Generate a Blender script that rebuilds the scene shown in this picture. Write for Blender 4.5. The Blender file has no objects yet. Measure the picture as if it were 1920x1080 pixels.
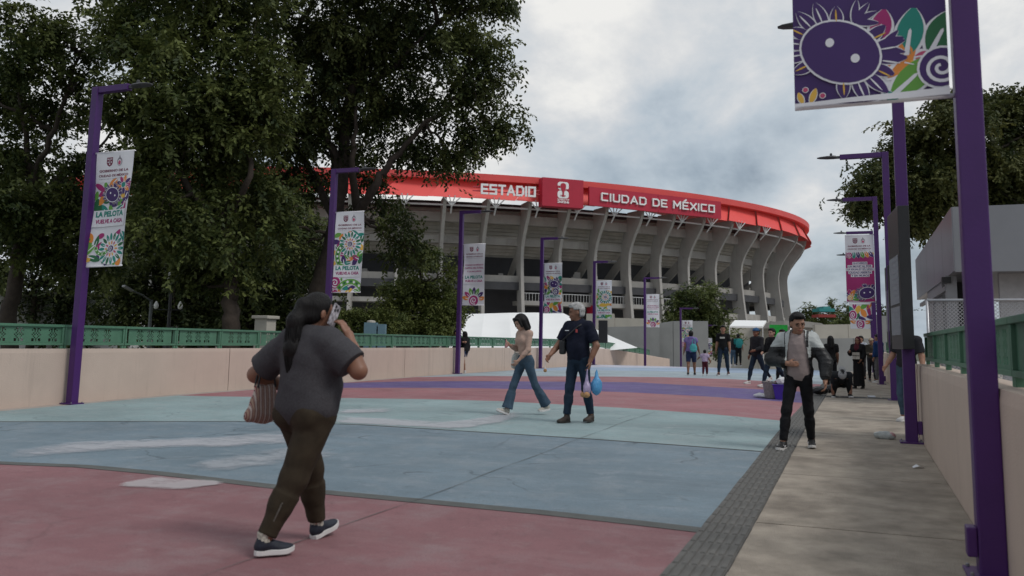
import bpy, bmesh, math, random
import numpy as np
from mathutils import Vector, Matrix

random.seed(7)
rng = np.random.default_rng(11)
sc = bpy.context.scene
col = sc.collection
R = math.radians

# ------------------------------------------------------------------ camera
F, CX, CY, EYE = 1600.0, 960.0, 440.0, 1.32          # focal length and principal point in photo pixels
YAW, PITCH, ROLL = 0.3822524, math.atan(201 / 1600.0), 0.016
_f = np.array([-math.sin(YAW) * math.cos(PITCH), math.cos(YAW) * math.cos(PITCH), math.sin(PITCH)])
_r = np.array([math.cos(YAW), math.sin(YAW), 0.0])
_u = np.cross(_r, _f)
CR = math.cos(ROLL) * _r + math.sin(ROLL) * _u
CU = -math.sin(ROLL) * _r + math.cos(ROLL) * _u
CF = _f
ORG = np.array([0.0, 0.0, EYE])
camd = bpy.data.cameras.new('camera')
cam = bpy.data.objects.new('camera', camd)
col.objects.link(cam)
m = Matrix.Identity(4)
for i in range(3):
    m[i][0], m[i][1], m[i][2], m[i][3] = CR[i], CU[i], -CF[i], ORG[i]
cam.matrix_world = m
camd.sensor_width = 36.0
camd.lens = F / 1920.0 * 36.0
camd.shift_y = -(540.0 - CY) / 1920.0
camd.clip_start = 0.1
camd.clip_end = 3000
camd.dof.use_dof = True
camd.dof.focus_distance = 17.0
camd.dof.aperture_fstop = 2.6
sc.camera = cam

# ------------------------------------------------------------------ sky, sun, exposure
SUN_EL, SUN_AZ = R(52), R(100)        # azimuth measured from +Y towards +X
w = bpy.data.worlds.new('World')
sc.world = w
w.use_nodes = True
nt = w.node_tree
nt.nodes.clear()
def nd(t, **kw):
    n = nt.nodes.new(t)
    for k, v in kw.items():
        setattr(n, k, v)
    return n
out = nd('ShaderNodeOutputWorld')
tc = nd('ShaderNodeTexCoord')
sep = nd('ShaderNodeSeparateXYZ')
nt.links.new(tc.outputs['Generated'], sep.inputs[0])
za = nd('ShaderNodeMath', operation='MAXIMUM'); za.inputs[1].default_value = 0.0
nt.links.new(sep.outputs[2], za.inputs[0])
zb = nd('ShaderNodeMath', operation='ADD'); zb.inputs[1].default_value = 0.55
nt.links.new(za.outputs[0], zb.inputs[0])
comb = nd('ShaderNodeCombineXYZ')
for i in range(3):
    nt.links.new(zb.outputs[0], comb.inputs[i])
dv = nd('ShaderNodeVectorMath', operation='DIVIDE')
nt.links.new(tc.outputs['Generated'], dv.inputs[0]); nt.links.new(comb.outputs[0], dv.inputs[1])
mp = nd('ShaderNodeMapping')
mp.inputs['Location'].default_value = (3.1, 1.7, 0.4)
nt.links.new(dv.outputs[0], mp.inputs[0])
n1 = nd('ShaderNodeTexNoise'); n1.inputs['Scale'].default_value = 3.3; n1.inputs['Detail'].default_value = 12; n1.inputs['Roughness'].default_value = 0.60; n1.inputs['Distortion'].default_value = 0.25
n2 = nd('ShaderNodeTexNoise'); n2.inputs['Scale'].default_value = 1.25; n2.inputs['Detail'].default_value = 7; n2.inputs['Roughness'].default_value = 0.55; n2.inputs['Distortion'].default_value = 0.2
nt.links.new(mp.outputs[0], n1.inputs[0]); nt.links.new(mp.outputs[0], n2.inputs[0])
nm = nd('ShaderNodeMath', operation='MULTIPLY_ADD'); nm.inputs[1].default_value = 0.45
nm2 = nd('ShaderNodeMath', operation='MULTIPLY'); nm2.inputs[1].default_value = 0.55
nt.links.new(n2.outputs[0], nm2.inputs[0]); nt.links.new(n1.outputs[0], nm.inputs[0]); nt.links.new(nm2.outputs[0], nm.inputs[2])
cr = nd('ShaderNodeValToRGB')
e = cr.color_ramp.elements
e[0].position = 0.385; e[0].color = (0.27, 0.325, 0.39, 1)
e[1].position = 0.60; e[1].color = (0.86, 0.855, 0.835, 1)
for p_, c_ in ((0.435, (0.41, 0.475, 0.54)), (0.48, (0.51, 0.575, 0.635)), (0.52, (0.60, 0.64, 0.68)), (0.555, (0.70, 0.715, 0.73))):
    x = cr.color_ramp.elements.new(p_); x.color = (*c_, 1)
nt.links.new(nm.outputs[0], cr.inputs[0])
sky = nd('ShaderNodeTexSky', sky_type='NISHITA', sun_disc=False)
sky.sun_elevation = SUN_EL
sky.sun_rotation = SUN_AZ
sky.air_density = 1.2; sky.dust_density = 2.0
bg_sky = nd('ShaderNodeBackground'); bg_sky.inputs[1].default_value = 0.10
nt.links.new(sky.outputs[0], bg_sky.inputs[0])
bg_cl = nd('ShaderNodeBackground'); bg_cl.inputs[1].default_value = 1.0
nt.links.new(cr.outputs[0], bg_cl.inputs[0])
mask = nd('ShaderNodeValToRGB')
mask.color_ramp.elements[0].position = 0.34; mask.color_ramp.elements[0].color = (0.62, 0.62, 0.62, 1)
mask.color_ramp.elements[1].position = 0.52; mask.color_ramp.elements[1].color = (1, 1, 1, 1)
nt.links.new(n2.outputs[0], mask.inputs[0])
mix = nd('ShaderNodeMixShader')
nt.links.new(mask.outputs[0], mix.inputs[0]); nt.links.new(bg_sky.outputs[0], mix.inputs[1]); nt.links.new(bg_cl.outputs[0], mix.inputs[2])
nt.links.new(mix.outputs[0], out.inputs[0])
sl = bpy.data.lights.new('sun', 'SUN')
sl.energy = 1.5
sl.angle = R(20)
sl.color = (1.0, 0.965, 0.92)
sun = bpy.data.objects.new('sun', sl)
col.objects.link(sun)
sdir = Vector((math.sin(SUN_AZ) * math.cos(SUN_EL), math.cos(SUN_AZ) * math.cos(SUN_EL), math.sin(SUN_EL)))
sun.rotation_euler = sdir.to_track_quat('Z', 'Y').to_euler()
vs = sc.view_settings
vs.view_transform = 'Standard'
vs.look = 'None'
vs.exposure = 0.0
vs.gamma = 1.0
vs.use_curve_mapping = False

# ------------------------------------------------------------------ helpers
def ray(x, y):
    return (x - CX) / F * CR - (y - CY) / F * CU + CF
def at_depth(x, y, d):
    return ORG + ray(x, y) * d
def at_y(x, y, Y):
    d = ray(x, y)
    return ORG + d * (Y / d[1])
def on_ground(x, y, z=0.0):
    d = ray(x, y)
    return ORG + d * ((z - EYE) / d[2])

def tag(o, label=None, cat=None, group=None, kind=None):
    if label: o['label'] = label
    if cat: o['category'] = cat
    if group: o['group'] = group
    if kind: o['kind'] = kind
    return o
def empty(name, loc=(0, 0, 0), rz=0.0):
    o = bpy.data.objects.new(name, None)
    o.empty_display_size = 0.2
    col.objects.link(o)
    o.location = loc
    o.rotation_euler = (0, 0, rz)
    return o
def link_mesh(name, me, parent=None, loc=None, rot=None):
    o = bpy.data.objects.new(name, me)
    col.objects.link(o)
    if parent: o.parent = parent
    if loc is not None: o.location = loc
    if rot is not None: o.rotation_euler = rot
    return o

class MB:
    """collects shapes, builds one mesh object"""
    def __init__(s):
        s.v = []; s.f = []; s.m = []
    def add(s, vs, fs, mi=0):
        b = len(s.v)
        s.v.extend([tuple(map(float, p)) for p in vs])
        s.f.extend([tuple(b + i for i in f) for f in fs])
        s.m.extend([mi] * len(fs))
        return s
    def box(s, c, size, rz=0.0, mi=0, rx=0.0, ry=0.0):
        hx, hy, hz = size[0] / 2, size[1] / 2, size[2] / 2
        M = Matrix.Rotation(rz, 3, 'Z') @ Matrix.Rotation(ry, 3, 'Y') @ Matrix.Rotation(rx, 3, 'X')
        vs = [Vector(c) + M @ Vector((x * hx, y * hy, z * hz)) for z in (-1, 1) for y in (-1, 1) for x in (-1, 1)]
        return s.add(vs, [(0, 2, 3, 1), (4, 5, 7, 6), (0, 1, 5, 4), (1, 3, 7, 5), (3, 2, 6, 7), (2, 0, 4, 6)], mi)
    def span(s, lo, hi, mi=0):
        return s.box([(a + b) / 2 for a, b in zip(lo, hi)], [b - a for a, b in zip(lo, hi)], 0, mi)
    def prism(s, pts, d, mi=0):
        """closed polygon pts (3d) extruded by vector d"""
        n = len(pts); d = Vector(d)
        a = [Vector(p) for p in pts]
        vs = a + [p + d for p in a]
        fs = [tuple(range(n))[::-1], tuple(range(n, 2 * n))] + [(i, (i + 1) % n, n + (i + 1) % n, n + i) for i in range(n)]
        return s.add(vs, fs, mi)
    def tube(s, path, rad, seg=8, mi=0, cap=True):
        P = [Vector(p) for p in path]
        n = len(P)
        rr = rad if hasattr(rad, '__len__') else [rad] * n
        vs = []; up = None
        for i in range(n):
            t = (P[min(i + 1, n - 1)] - P[max(i - 1, 0)]).normalized()
            if up is None:
                up = Vector((0, 0, 1)) if abs(t.z) < 0.9 else Vector((1, 0, 0))
            sx = t.cross(up).normalized(); sy = sx.cross(t).normalized(); up = sy
            for k in range(seg):
                a = 2 * math.pi * k / seg
                vs.append(P[i] + (sx * math.cos(a) + sy * math.sin(a)) * rr[i])
        fs = [(i * seg + k, i * seg + (k + 1) % seg, (i + 1) * seg + (k + 1) % seg, (i + 1) * seg + k) for i in range(n - 1) for k in range(seg)]
        if cap:
            fs += [tuple(range(seg))[::-1], tuple(range((n - 1) * seg, n * seg))]
        return s.add(vs, fs, mi)
    def lathe(s, prof, seg=16, c=(0, 0, 0), mi=0):
        vs = [(c[0] + r * math.cos(2 * math.pi * k / seg), c[1] + r * math.sin(2 * math.pi * k / seg), c[2] + z) for r, z in prof for k in range(seg)]
        n = len(prof)
        fs = [(i * seg + k, i * seg + (k + 1) % seg, (i + 1) * seg + (k + 1) % seg, (i + 1) * seg + k) for i in range(n - 1) for k in range(seg)]
        fs += [tuple(range(seg))[::-1], tuple(range((n - 1) * seg, n * seg))]
        return s.add(vs, fs, mi)
    def mesh(s, name, mats, smooth=False, bevel=0.0):
        me = bpy.data.meshes.new(name)
        me.from_pydata(s.v, [], s.f)
        for mt in (mats if isinstance(mats, (list, tuple)) else [mats]):
            me.materials.append(mt)
        me.polygons.foreach_set('material_index', s.m)
        if bevel:
            bm = bmesh.new(); bm.from_mesh(me)
            bmesh.ops.remove_doubles(bm, verts=bm.verts, dist=1e-5)
            ed = [e for e in bm.edges if len(e.link_faces) == 2 and e.calc_face_angle(0) > 0.6]
            bmesh.ops.bevel(bm, geom=ed, offset=bevel, segments=2, affect='EDGES', profile=0.6, clamp_overlap=True)
            bm.to_mesh(me); bm.free()
        if smooth:
            me.polygons.foreach_set('use_smooth', [True] * len(me.polygons))
        me.update()
        return me
    def build(s, name, mats, parent=None, smooth=False, bevel=0.0, loc=None, rot=None):
        return link_mesh(name, s.mesh(name, mats, smooth, bevel), parent, loc, rot)

# ------------------------------------------------------------------ materials
MATS = {}
def mat(name, c, rough=0.7, var=0.12, scale=6.0, bump=0.0, bscale=60.0, metal=0.0, detail=5.0, stain=None, spec=0.4, coat=0.0):
    """principled surface with noise-varied base colour, optional second stain colour and fine relief"""
    if name in MATS: return MATS[name]
    mt = bpy.data.materials.new(name); MATS[name] = mt
    mt.use_nodes = True
    t = mt.node_tree; b = t.nodes['Principled BSDF']
    b.inputs['Roughness'].default_value = rough
    b.inputs['Metallic'].default_value = metal
    b.inputs['Specular IOR Level'].default_value = spec
    if coat: b.inputs['Coat Weight'].default_value = coat
    tc = t.nodes.new('ShaderNodeTexCoord')
    no = t.nodes.new('ShaderNodeTexNoise')
    no.inputs['Scale'].default_value = scale; no.inputs['Detail'].default_value = detail; no.inputs['Roughness'].default_value = 0.6
    t.links.new(tc.outputs['Object'], no.inputs['Vector'])
    rp = t.nodes.new('ShaderNodeValToRGB')
    rp.color_ramp.elements[0].position = 0.28; rp.color_ramp.elements[1].position = 0.72
    lo = [max(0, v * (1 - var)) for v in c]; hi = [min(1, v * (1 + var)) for v in c]
    rp.color_ramp.elements[0].color = (*lo, 1); rp.color_ramp.elements[1].color = (*hi, 1)
    t.links.new(no.outputs[0], rp.inputs[0])
    src = rp.outputs[0]
    if stain:
        sc_, sthr, scol, samt = stain
        n2 = t.nodes.new('ShaderNodeTexNoise'); n2.inputs['Scale'].default_value = sc_; n2.inputs['Detail'].default_value = 8; n2.inputs['Roughness'].default_value = 0.65
        t.links.new(tc.outputs['Object'], n2.inputs['Vector'])
        r2 = t.nodes.new('ShaderNodeValToRGB'); r2.color_ramp.elements[0].position = sthr; r2.color_ramp.elements[1].position = min(1, sthr + 0.18)
        r2.color_ramp.elements[0].color = (0, 0, 0, 1); r2.color_ramp.elements[1].color = (samt, samt, samt, 1)
        t.links.new(n2.outputs[0], r2.inputs[0])
        mx = t.nodes.new('ShaderNodeMix'); mx.data_type = 'RGBA'
        t.links.new(r2.outputs[0], mx.inputs['Factor']); t.links.new(src, mx.inputs['A']); mx.inputs['B'].default_value = (*scol, 1)
        src = mx.outputs['Result']
    t.links.new(src, b.inputs['Base Color'])
    if bump:
        n3 = t.nodes.new('ShaderNodeTexNoise'); n3.inputs['Scale'].default_value = bscale; n3.inputs['Detail'].default_value = 4
        t.links.new(tc.outputs['Object'], n3.inputs['Vector'])
        bp = t.nodes.new('ShaderNodeBump'); bp.inputs['Strength'].default_value = bump; bp.inputs['Distance'].default_value = 0.02
        t.links.new(n3.outputs[0], bp.inputs['Height']); t.links.new(bp.outputs[0], b.inputs['Normal'])
    return mt

def paint_mat(name, c, worn, crack=0.5, wthr=0.60):
    """painted asphalt: sun-bleached variation, scuffs down to the ground below, fine cracks, grit relief"""
    mt = bpy.data.materials.new(name); MATS[name] = mt; mt.use_nodes = True
    t = mt.node_tree; b = t.nodes['Principled BSDF']; L = t.links.new
    b.inputs['Roughness'].default_value = 0.72; b.inputs['Specular IOR Level'].default_value = 0.35
    tc = t.nodes.new('ShaderNodeTexCoord')
    def noise(sx, detail=8, rough=0.62, stretch=None):
        n = t.nodes.new('ShaderNodeTexNoise'); n.inputs['Scale'].default_value = sx; n.inputs['Detail'].default_value = detail; n.inputs['Roughness'].default_value = rough
        if stretch:
            mp = t.nodes.new('ShaderNodeMapping'); mp.inputs['Scale'].default_value = stretch
            L(tc.outputs['Object'], mp.inputs[0]); L(mp.outputs[0], n.inputs['Vector'])
        else:
            L(tc.outputs['Object'], n.inputs['Vector'])
        return n.outputs[0]
    def ramp(src, p0, p1, c0, c1):
        r = t.nodes.new('ShaderNodeValToRGB'); r.color_ramp.elements[0].position = p0; r.color_ramp.elements[1].position = p1
        r.color_ramp.elements[0].color = (*c0, 1); r.color_ramp.elements[1].color = (*c1, 1); L(src, r.inputs[0]); return r.outputs[0]
    def mixc(fac, a, bb):
        mx = t.nodes.new('ShaderNodeMix'); mx.data_type = 'RGBA'; L(fac, mx.inputs['Factor'])
        if isinstance(a, tuple): mx.inputs['A'].default_value = (*a, 1)
        else: L(a, mx.inputs['A'])
        if isinstance(bb, tuple): mx.inputs['B'].default_value = (*bb, 1)
        else: L(bb, mx.inputs['B'])
        return mx.outputs['Result']
    base = ramp(noise(0.55), 0.3, 0.72, tuple(v * 0.76 for v in c), tuple(min(1, v * 1.20) for v in c))
    streak = ramp(noise(1.0, 8, 0.7, (0.35, 2.6, 1)), 0.52, 0.78, (0, 0, 0), (0.42, 0.42, 0.42))
    base = mixc(streak, base, worn)
    scuff = ramp(noise(3.2, 10, 0.72), wthr - 0.03, wthr + 0.11, (0, 0, 0), (0.68, 0.68, 0.68))
    base = mixc(scuff, base, tuple(v * 0.8 + 0.03 for v in worn))
    grime = ramp(noise(7.5, 10, 0.78), 0.52, 0.66, (0, 0, 0), (0.55, 0.55, 0.55))
    base = mixc(grime, base, tuple(v * 0.62 + 0.012 for v in c))
    dust = ramp(noise(1.7, 9, 0.72), 0.49, 0.64, (0, 0, 0), (0.46, 0.46, 0.46))
    base = mixc(dust, base, tuple(v * 0.55 + 0.15 for v in c))
    speck = ramp(noise(75, 3, 0.7), 0.48, 0.64, (0, 0, 0), (0.42, 0.42, 0.42))
    base = mixc(speck, base, tuple(v * 0.55 for v in c))
    if crack:
        vo = t.nodes.new('ShaderNodeTexVoronoi'); vo.feature = 'DISTANCE_TO_EDGE'; vo.inputs['Scale'].default_value = 0.62
        wn = t.nodes.new('ShaderNodeTexNoise'); wn.inputs['Scale'].default_value = 1.6; wn.inputs['Detail'].default_value = 6
        L(tc.outputs['Object'], wn.inputs['Vector'])
        vm = t.nodes.new('ShaderNodeVectorMath'); vm.operation = 'MULTIPLY_ADD'; vm.inputs[1].default_value = (0.7, 0.7, 0.7)
        L(wn.outputs[1], vm.inputs[0]); L(tc.outputs['Object'], vm.inputs[2]); L(vm.outputs[0], vo.inputs['Vector'])
        cm = ramp(vo.outputs[0], 0.004, 0.016, (crack, crack, crack), (0, 0, 0))
        br = ramp(noise(0.8, 3, 0.5), 0.48, 0.60, (0, 0, 0), (1, 1, 1))
        ml = t.nodes.new('ShaderNodeMix'); ml.data_type = 'RGBA'; ml.blend_type = 'MULTIPLY'; ml.inputs['Factor'].default_value = 1
        L(cm, ml.inputs['A']); L(br, ml.inputs['B'])
        base = mixc(ml.outputs['Result'], base, tuple(v * 0.45 for v in c))
    L(base, b.inputs['Base Color'])
    bp = t.nodes.new('ShaderNodeBump'); bp.inputs['Strength'].default_value = 0.35; bp.inputs['Distance'].default_value = 0.01
    L(noise(120, 3, 0.6), bp.inputs['Height']); L(bp.outputs[0], b.inputs['Normal'])
    return mt

M_concrete = mat('concrete_walk', (0.33, 0.285, 0.235), 0.85, 0.32, 3.0, 0.8, 90, detail=11, stain=(0.9, 0.50, (0.125, 0.102, 0.082), 0.6))
M_gutter = mat('gutter_concrete', (0.34, 0.30, 0.27), 0.85, 0.15, 2.0, 0.4, 80)
M_tact = mat('tactile_grey', (0.115, 0.112, 0.106), 0.8, 0.25, 3.0, 0.5, 120, stain=(2.5, 0.58, (0.2, 0.185, 0.165), 0.5))
M_seam = mat('seam_sealant', (0.10, 0.103, 0.098), 0.8, 0.2, 4.0, 0.4, 80)
M_wall = mat('beige_wall_paint', (0.52, 0.415, 0.35), 0.75, 0.06, 1.3, 0.25, 70, stain=(0.7, 0.60, (0.40, 0.32, 0.28), 0.35))
def drip(mt, c, amt=0.5, sc=(5.0, 5.0, 0.35), thr=0.54):
    t = mt.node_tree; b = t.nodes['Principled BSDF']; src = b.inputs['Base Color'].links[0].from_socket
    tc = [n for n in t.nodes if n.type == 'TEX_COORD'][0]
    mp = t.nodes.new('ShaderNodeMapping'); mp.inputs['Scale'].default_value = sc; t.links.new(tc.outputs['Object'], mp.inputs[0])
    n = t.nodes.new('ShaderNodeTexNoise'); n.inputs['Scale'].default_value = 1.0; n.inputs['Detail'].default_value = 8; n.inputs['Roughness'].default_value = 0.68; t.links.new(mp.outputs[0], n.inputs['Vector'])
    r = t.nodes.new('ShaderNodeValToRGB'); r.color_ramp.elements[0].position = thr; r.color_ramp.elements[1].position = thr + 0.2; r.color_ramp.elements[0].color = (0, 0, 0, 1); r.color_ramp.elements[1].color = (amt, amt, amt, 1); t.links.new(n.outputs[0], r.inputs[0])
    mx = t.nodes.new('ShaderNodeMix'); mx.data_type = 'RGBA'; t.links.new(r.outputs[0], mx.inputs['Factor']); t.links.new(src, mx.inputs['A']); mx.inputs['B'].default_value = (*c, 1); t.links.new(mx.outputs['Result'], b.inputs['Base Color'])
drip(M_wall, (0.33, 0.26, 0.22), 0.45)
M_green = mat('green_rail_paint', (0.075, 0.18, 0.115), 0.5, 0.12, 4.0, 0.1, 60, stain=(6.0, 0.62, (0.05, 0.12, 0.07), 0.5))
M_purple = mat('purple_post_paint', (0.058, 0.013, 0.115), 0.42, 0.10, 3.0, 0.05, 40, stain=(3.0, 0.64, (0.06, 0.02, 0.09), 0.5))
M_black = mat('black_metal', (0.018, 0.018, 0.02), 0.45, 0.2, 5.0)
M_lampgrey = mat('lamp_grey', (0.06, 0.06, 0.065), 0.5, 0.1, 5.0)
M_white = mat('white_vinyl', (0.78, 0.77, 0.80), 0.55, 0.03, 2.0)
M_stad = mat('stadium_concrete', (0.36, 0.342, 0.315), 0.9, 0.14, 0.25, 0.3, 6, stain=(0.35, 0.56, (0.16, 0.145, 0.13), 0.5))
M_stadlight = mat('stadium_rib_concrete', (0.365, 0.35, 0.328), 0.9, 0.12, 0.3, 0.2, 6, stain=(0.5, 0.58, (0.22, 0.2, 0.18), 0.5))
M_stadin = mat('stadium_soffit', (0.56, 0.52, 0.47), 0.9, 0.2, 0.3, stain=(0.5, 0.58, (0.30, 0.27, 0.24), 0.5))
drip(M_stad, (0.20, 0.18, 0.16), 0.6, (0.9, 0.9, 0.06)); drip(M_stadlight, (0.26, 0.24, 0.215), 0.6, (0.9, 0.9, 0.06))
M_staddark = mat('stadium_dark_and_shade', (0.055, 0.055, 0.06), 0.7, 0.15, 0.5)  # dark band and parapet; on the inner ring it stands for interior shade
M_red = mat('stadium_red', (0.78, 0.085, 0.075), 0.55, 0.05, 0.2)
M_redrim = mat('stadium_red_rim', (0.72, 0.09, 0.085), 0.55, 0.06, 0.3)
M_crimson = mat('sign_crimson', (0.42, 0.02, 0.045), 0.5, 0.06, 0.4)
M_lett = mat('letter_white', (0.82, 0.82, 0.82), 0.5, 0.02, 1.0)
M_steelw = mat('white_steel', (0.55, 0.55, 0.55), 0.5, 0.1, 2.0)
M_greywall = mat('grey_block_wall', (0.25, 0.255, 0.25), 0.9, 0.12, 0.5, 0.2, 10)
M_tanwall = mat('tan_wall', (0.42, 0.395, 0.345), 0.9, 0.12, 0.4)
M_soil = mat('park_ground', (0.07, 0.075, 0.045), 0.95, 0.3, 0.3)
M_asph = mat('asphalt', (0.055, 0.055, 0.058), 0.9, 0.2, 0.6)
drip(M_concrete, (0.12, 0.098, 0.078), 0.4, (2.2, 2.6, 1.0), 0.54)
M_bounce_paving = mat('bounce_paving', (0.33, 0.315, 0.29), 0.9, 0.15, 0.2)
# ================================================================== THE SETTING
def sstep(t):
    t = min(1.0, max(0.0, t)); return t * t * (3 - 2 * t)
CREST = 47.0
def zg(Y):
    """height of the bridge deck: a slight rise, then the ramp falls away beyond the crest"""
    z = 0.10 * sstep((Y - 5.0) / 10.0)
    if Y > CREST:
        d = Y - CREST
        z -= 0.05 * (d * d / (d + 5.0))
    return z
def gpt(x, y):
    """deck point seen at photo pixel x, y"""
    d = ray(x, y)
    lo, hi = 0.5, 49.5
    for _ in range(50):
        mY = (lo + hi) / 2; p = ORG + d * (mY / d[1])
        if p[2] > zg(mY): lo = mY
        else: hi = mY
    return ORG + d * (lo / d[1])

# park and city ground far below the deck, reaching the horizon
g = MB(); g.add([(-1500, -300, -3.2), (1500, -300, -3.2), (1500, 2500, -3.2), (-1500, 2500, -3.2)], [(0, 1, 2, 3)])
tag(g.build('ground', M_soil), kind='structure')

g = MB(); g.add([(-240, 98, -3.15), (90, 98, -3.15), (90, 330, -3.15), (-240, 330, -3.15)], [(0, 1, 2, 3)])  # pale paved sheet added to bounce light up into the stadium
tag(g.build('bounce_plaza', M_bounce_paving), kind='structure')

# left edge line of the deck (foot of the left parapet)
_lw = [gpt(*p) for p in ((0, 767), (114, 757.5), (427, 732), (758, 707), (843, 701))]
LWY = [-8.0] + [p[1] for p in _lw] + [CREST, 90.0]
LWX = [_lw[0][0] + 0.7] + [p[0] for p in _lw] + [_lw[-1][0] + 0.05, _lw[-1][0] + 0.3]
def lwx(Y): return float(np.interp(Y, LWY, LWX))
RWX = 0.775
TL, TR = -1.085, -0.74            # tactile strip edges

# deck body
d = MB()
Ys = [-8, 0, 4, 5, 6, 7, 8, 9, 10, 11, 12, 13, 14, 15, 17, 20, 25, 30, 36, 42] + [CREST + k for k in (0, 1, 2, 3, 4, 5, 6, 8, 10, 12, 15, 20, 26, 34, 43, 60)]
vv = []; ff = []
for i, Y in enumerate(Ys):
    z = zg(Y) - 0.004
    vv += [(lwx(Y) - 0.4, Y, z), (9.0, Y, z), (9.0, Y, -3.5), (lwx(Y) - 0.4, Y, -3.5)]
    if i:
        b = 4 * (i - 1)
        for k in range(4): ff.append((b + k, b + (k + 1) % 4, b + 4 + (k + 1) % 4, b + 4 + k))
ff.append((3, 2, 1, 0))
d.add(vv, ff)
tag(d.build('bridge_deck', M_gutter), kind='structure')

# painted bands: boundaries traced on the deck
def bnd(px):
    q = sorted([gpt(*p) for p in px], key=lambda p: p[0])
    X = np.array([p[0] for p in q]); Y = np.array([p[1] for p in q])
    def fn(x):
        if x < X[0]: return Y[0] + (x - X[0]) * (Y[1] - Y[0]) / (X[1] - X[0]) * 0.6
        if x > X[-1]: return Y[-1] + (x - X[-1]) * (Y[-1] - Y[-2]) / (X[-1] - X[-2])
        return float(np.interp(x, X, Y))
    return fn
B1 = bnd([(0, 869), (156, 875), (305, 889), (500, 912), (609, 924), (781, 940), (1016, 962), (1172, 979), (1301, 994)])
B2 = bnd([(0, 791), (234, 790.5), (500, 790.5), (680, 797), (859, 808), (1094, 822.5), (1250, 833.5), (1434, 847.5)])
B3 = bnd([(398, 743), (625, 746), (781, 748), (937, 752), (1172, 765), (1328, 776), (1469, 789)])
B4 = bnd([(625, 727), (780, 727), (900, 728), (1050, 731), (1190, 736), (1320, 743), (1425, 750)])
B5 = bnd([(640, 718), (760, 715), (900, 714.5), (1190, 716.5), (1300, 723), (1425, 730)])
B6 = bnd([(730, 708), (900, 705), (1150, 706), (1240, 707), (1373, 711), (1460, 716)])
B7 = bnd([(880, 696), (1100, 694), (1300, 697), (1480, 702)])
B8 = bnd([(900, 690), (1100, 688.5), (1300, 690), (1500, 693)])
C = lambda v: (lambda x: v)
def band(name, lo, hi, material, label, rows=6, dz=0.0, olo=0.0, ohi=0.0, nt_=48):
    vs = []; fs = []
    for j in range(rows + 1):
        s = j / rows
        for i in range(nt_ + 1):
            t = i / nt_
            X = -15 + t * (15 + TL)
            for _ in range(4):
                Y = (lo(X) + olo) * (1 - s) + (hi(X) + ohi) * s
                X = (lwx(Y) + 0.32) * (1 - t) + TL * t
            vs.append((X, Y, zg(Y) + dz))
    for j in range(rows):
        for i in range(nt_):
            a = j * (nt_ + 1) + i
            fs.append((a, a + 1, a + nt_ + 2, a + nt_ + 1))
    mb = MB(); mb.add(vs, fs)
    o = mb.build(name, material)
    o['label'] = label
    return tag(o, kind='structure')
P_pink = paint_mat('paint_dusty_pink', (0.235, 0.112, 0.121), (0.33, 0.215, 0.215), 0.25)
P_blue = paint_mat('paint_slate_blue', (0.165, 0.22, 0.26), (0.30, 0.345, 0.39), 0.75, 0.57)
P_teal = paint_mat('paint_pale_teal', (0.25, 0.335, 0.345), (0.40, 0.45, 0.47), 0.45, 0.58)
P_purp = paint_mat('paint_purple', (0.118, 0.085, 0.235), (0.20, 0.17, 0.29), 0.2)
P_pink2 = paint_mat('paint_rose', (0.31, 0.135, 0.15), (0.40, 0.25, 0.255), 0.2)
P_pale = paint_mat('paint_pale_blue', (0.33, 0.40, 0.44), (0.47, 0.50, 0.53), 0.2)
P_lav = paint_mat('paint_lavender_white', (0.50, 0.51, 0.60), (0.55, 0.56, 0.60), 0.0)
P_blue2 = paint_mat('paint_soft_blue', (0.31, 0.40, 0.52), (0.45, 0.50, 0.56), 0.0)
band('paint_band', C(-6.0), B1, P_pink, 'dusty pink painted ground nearest the camera', rows=10, ohi=-0.05)
band('paint_band', B1, B2, P_blue, 'slate blue painted ground with white scuffs', olo=0.09)
band('paint_band', B2, B3, P_teal, 'pale teal painted ground under the walking couple', olo=0.025)
band('paint_band', B3, B4, P_pink2, 'rose painted band between pale teal and purple')
band('paint_band', B4, B5, P_purp, 'purple painted band across the bridge')
band('paint_band', B5, B6, P_pink2, 'narrow rose painted band beyond the purple one')
band('paint_band', B6, B7, P_pale, 'pale blue painted band beyond the far rose band')
band('paint_band', B7, B8, P_blue2, 'soft blue painted band near the crest')
band('paint_band', B8, C(CREST + 6), P_lav, 'lavender white painted strip at the crest of the bridge', rows=14)
band('seam_strip', B1, B1, M_seam, 'dark grey sealed seam between pink and blue ground', rows=1, dz=0.004, olo=-0.07, ohi=0.10)
band('seam_strip', B2, B2, M_seam, 'thin dark seam between blue and pale teal ground', rows=1, dz=0.004, olo=-0.012, ohi=0.035)
# long straight deck joint
mb = MB()
yy = np.linspace(1.0, gpt(1250, 773)[1], 40)
vs = []; fs = []
for i, Y in enumerate(yy):
    wv = 0.0035 + 0.002 * math.sin(i * 2.1)
    X = -3.42 + 0.012 * math.sin(i * 0.9)
    vs += [(X - wv, Y, zg(Y) + 0.007), (X + wv, Y, zg(Y) + 0.007)]
    if i: fs.append((2 * i - 2, 2 * i - 1, 2 * i + 1, 2 * i))
mb.add(vs, fs)
o = mb.build('deck_joint', M_seam); o['label'] = 'thin dark joint running lengthwise through the painted ground'; tag(o, kind='structure')

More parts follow.
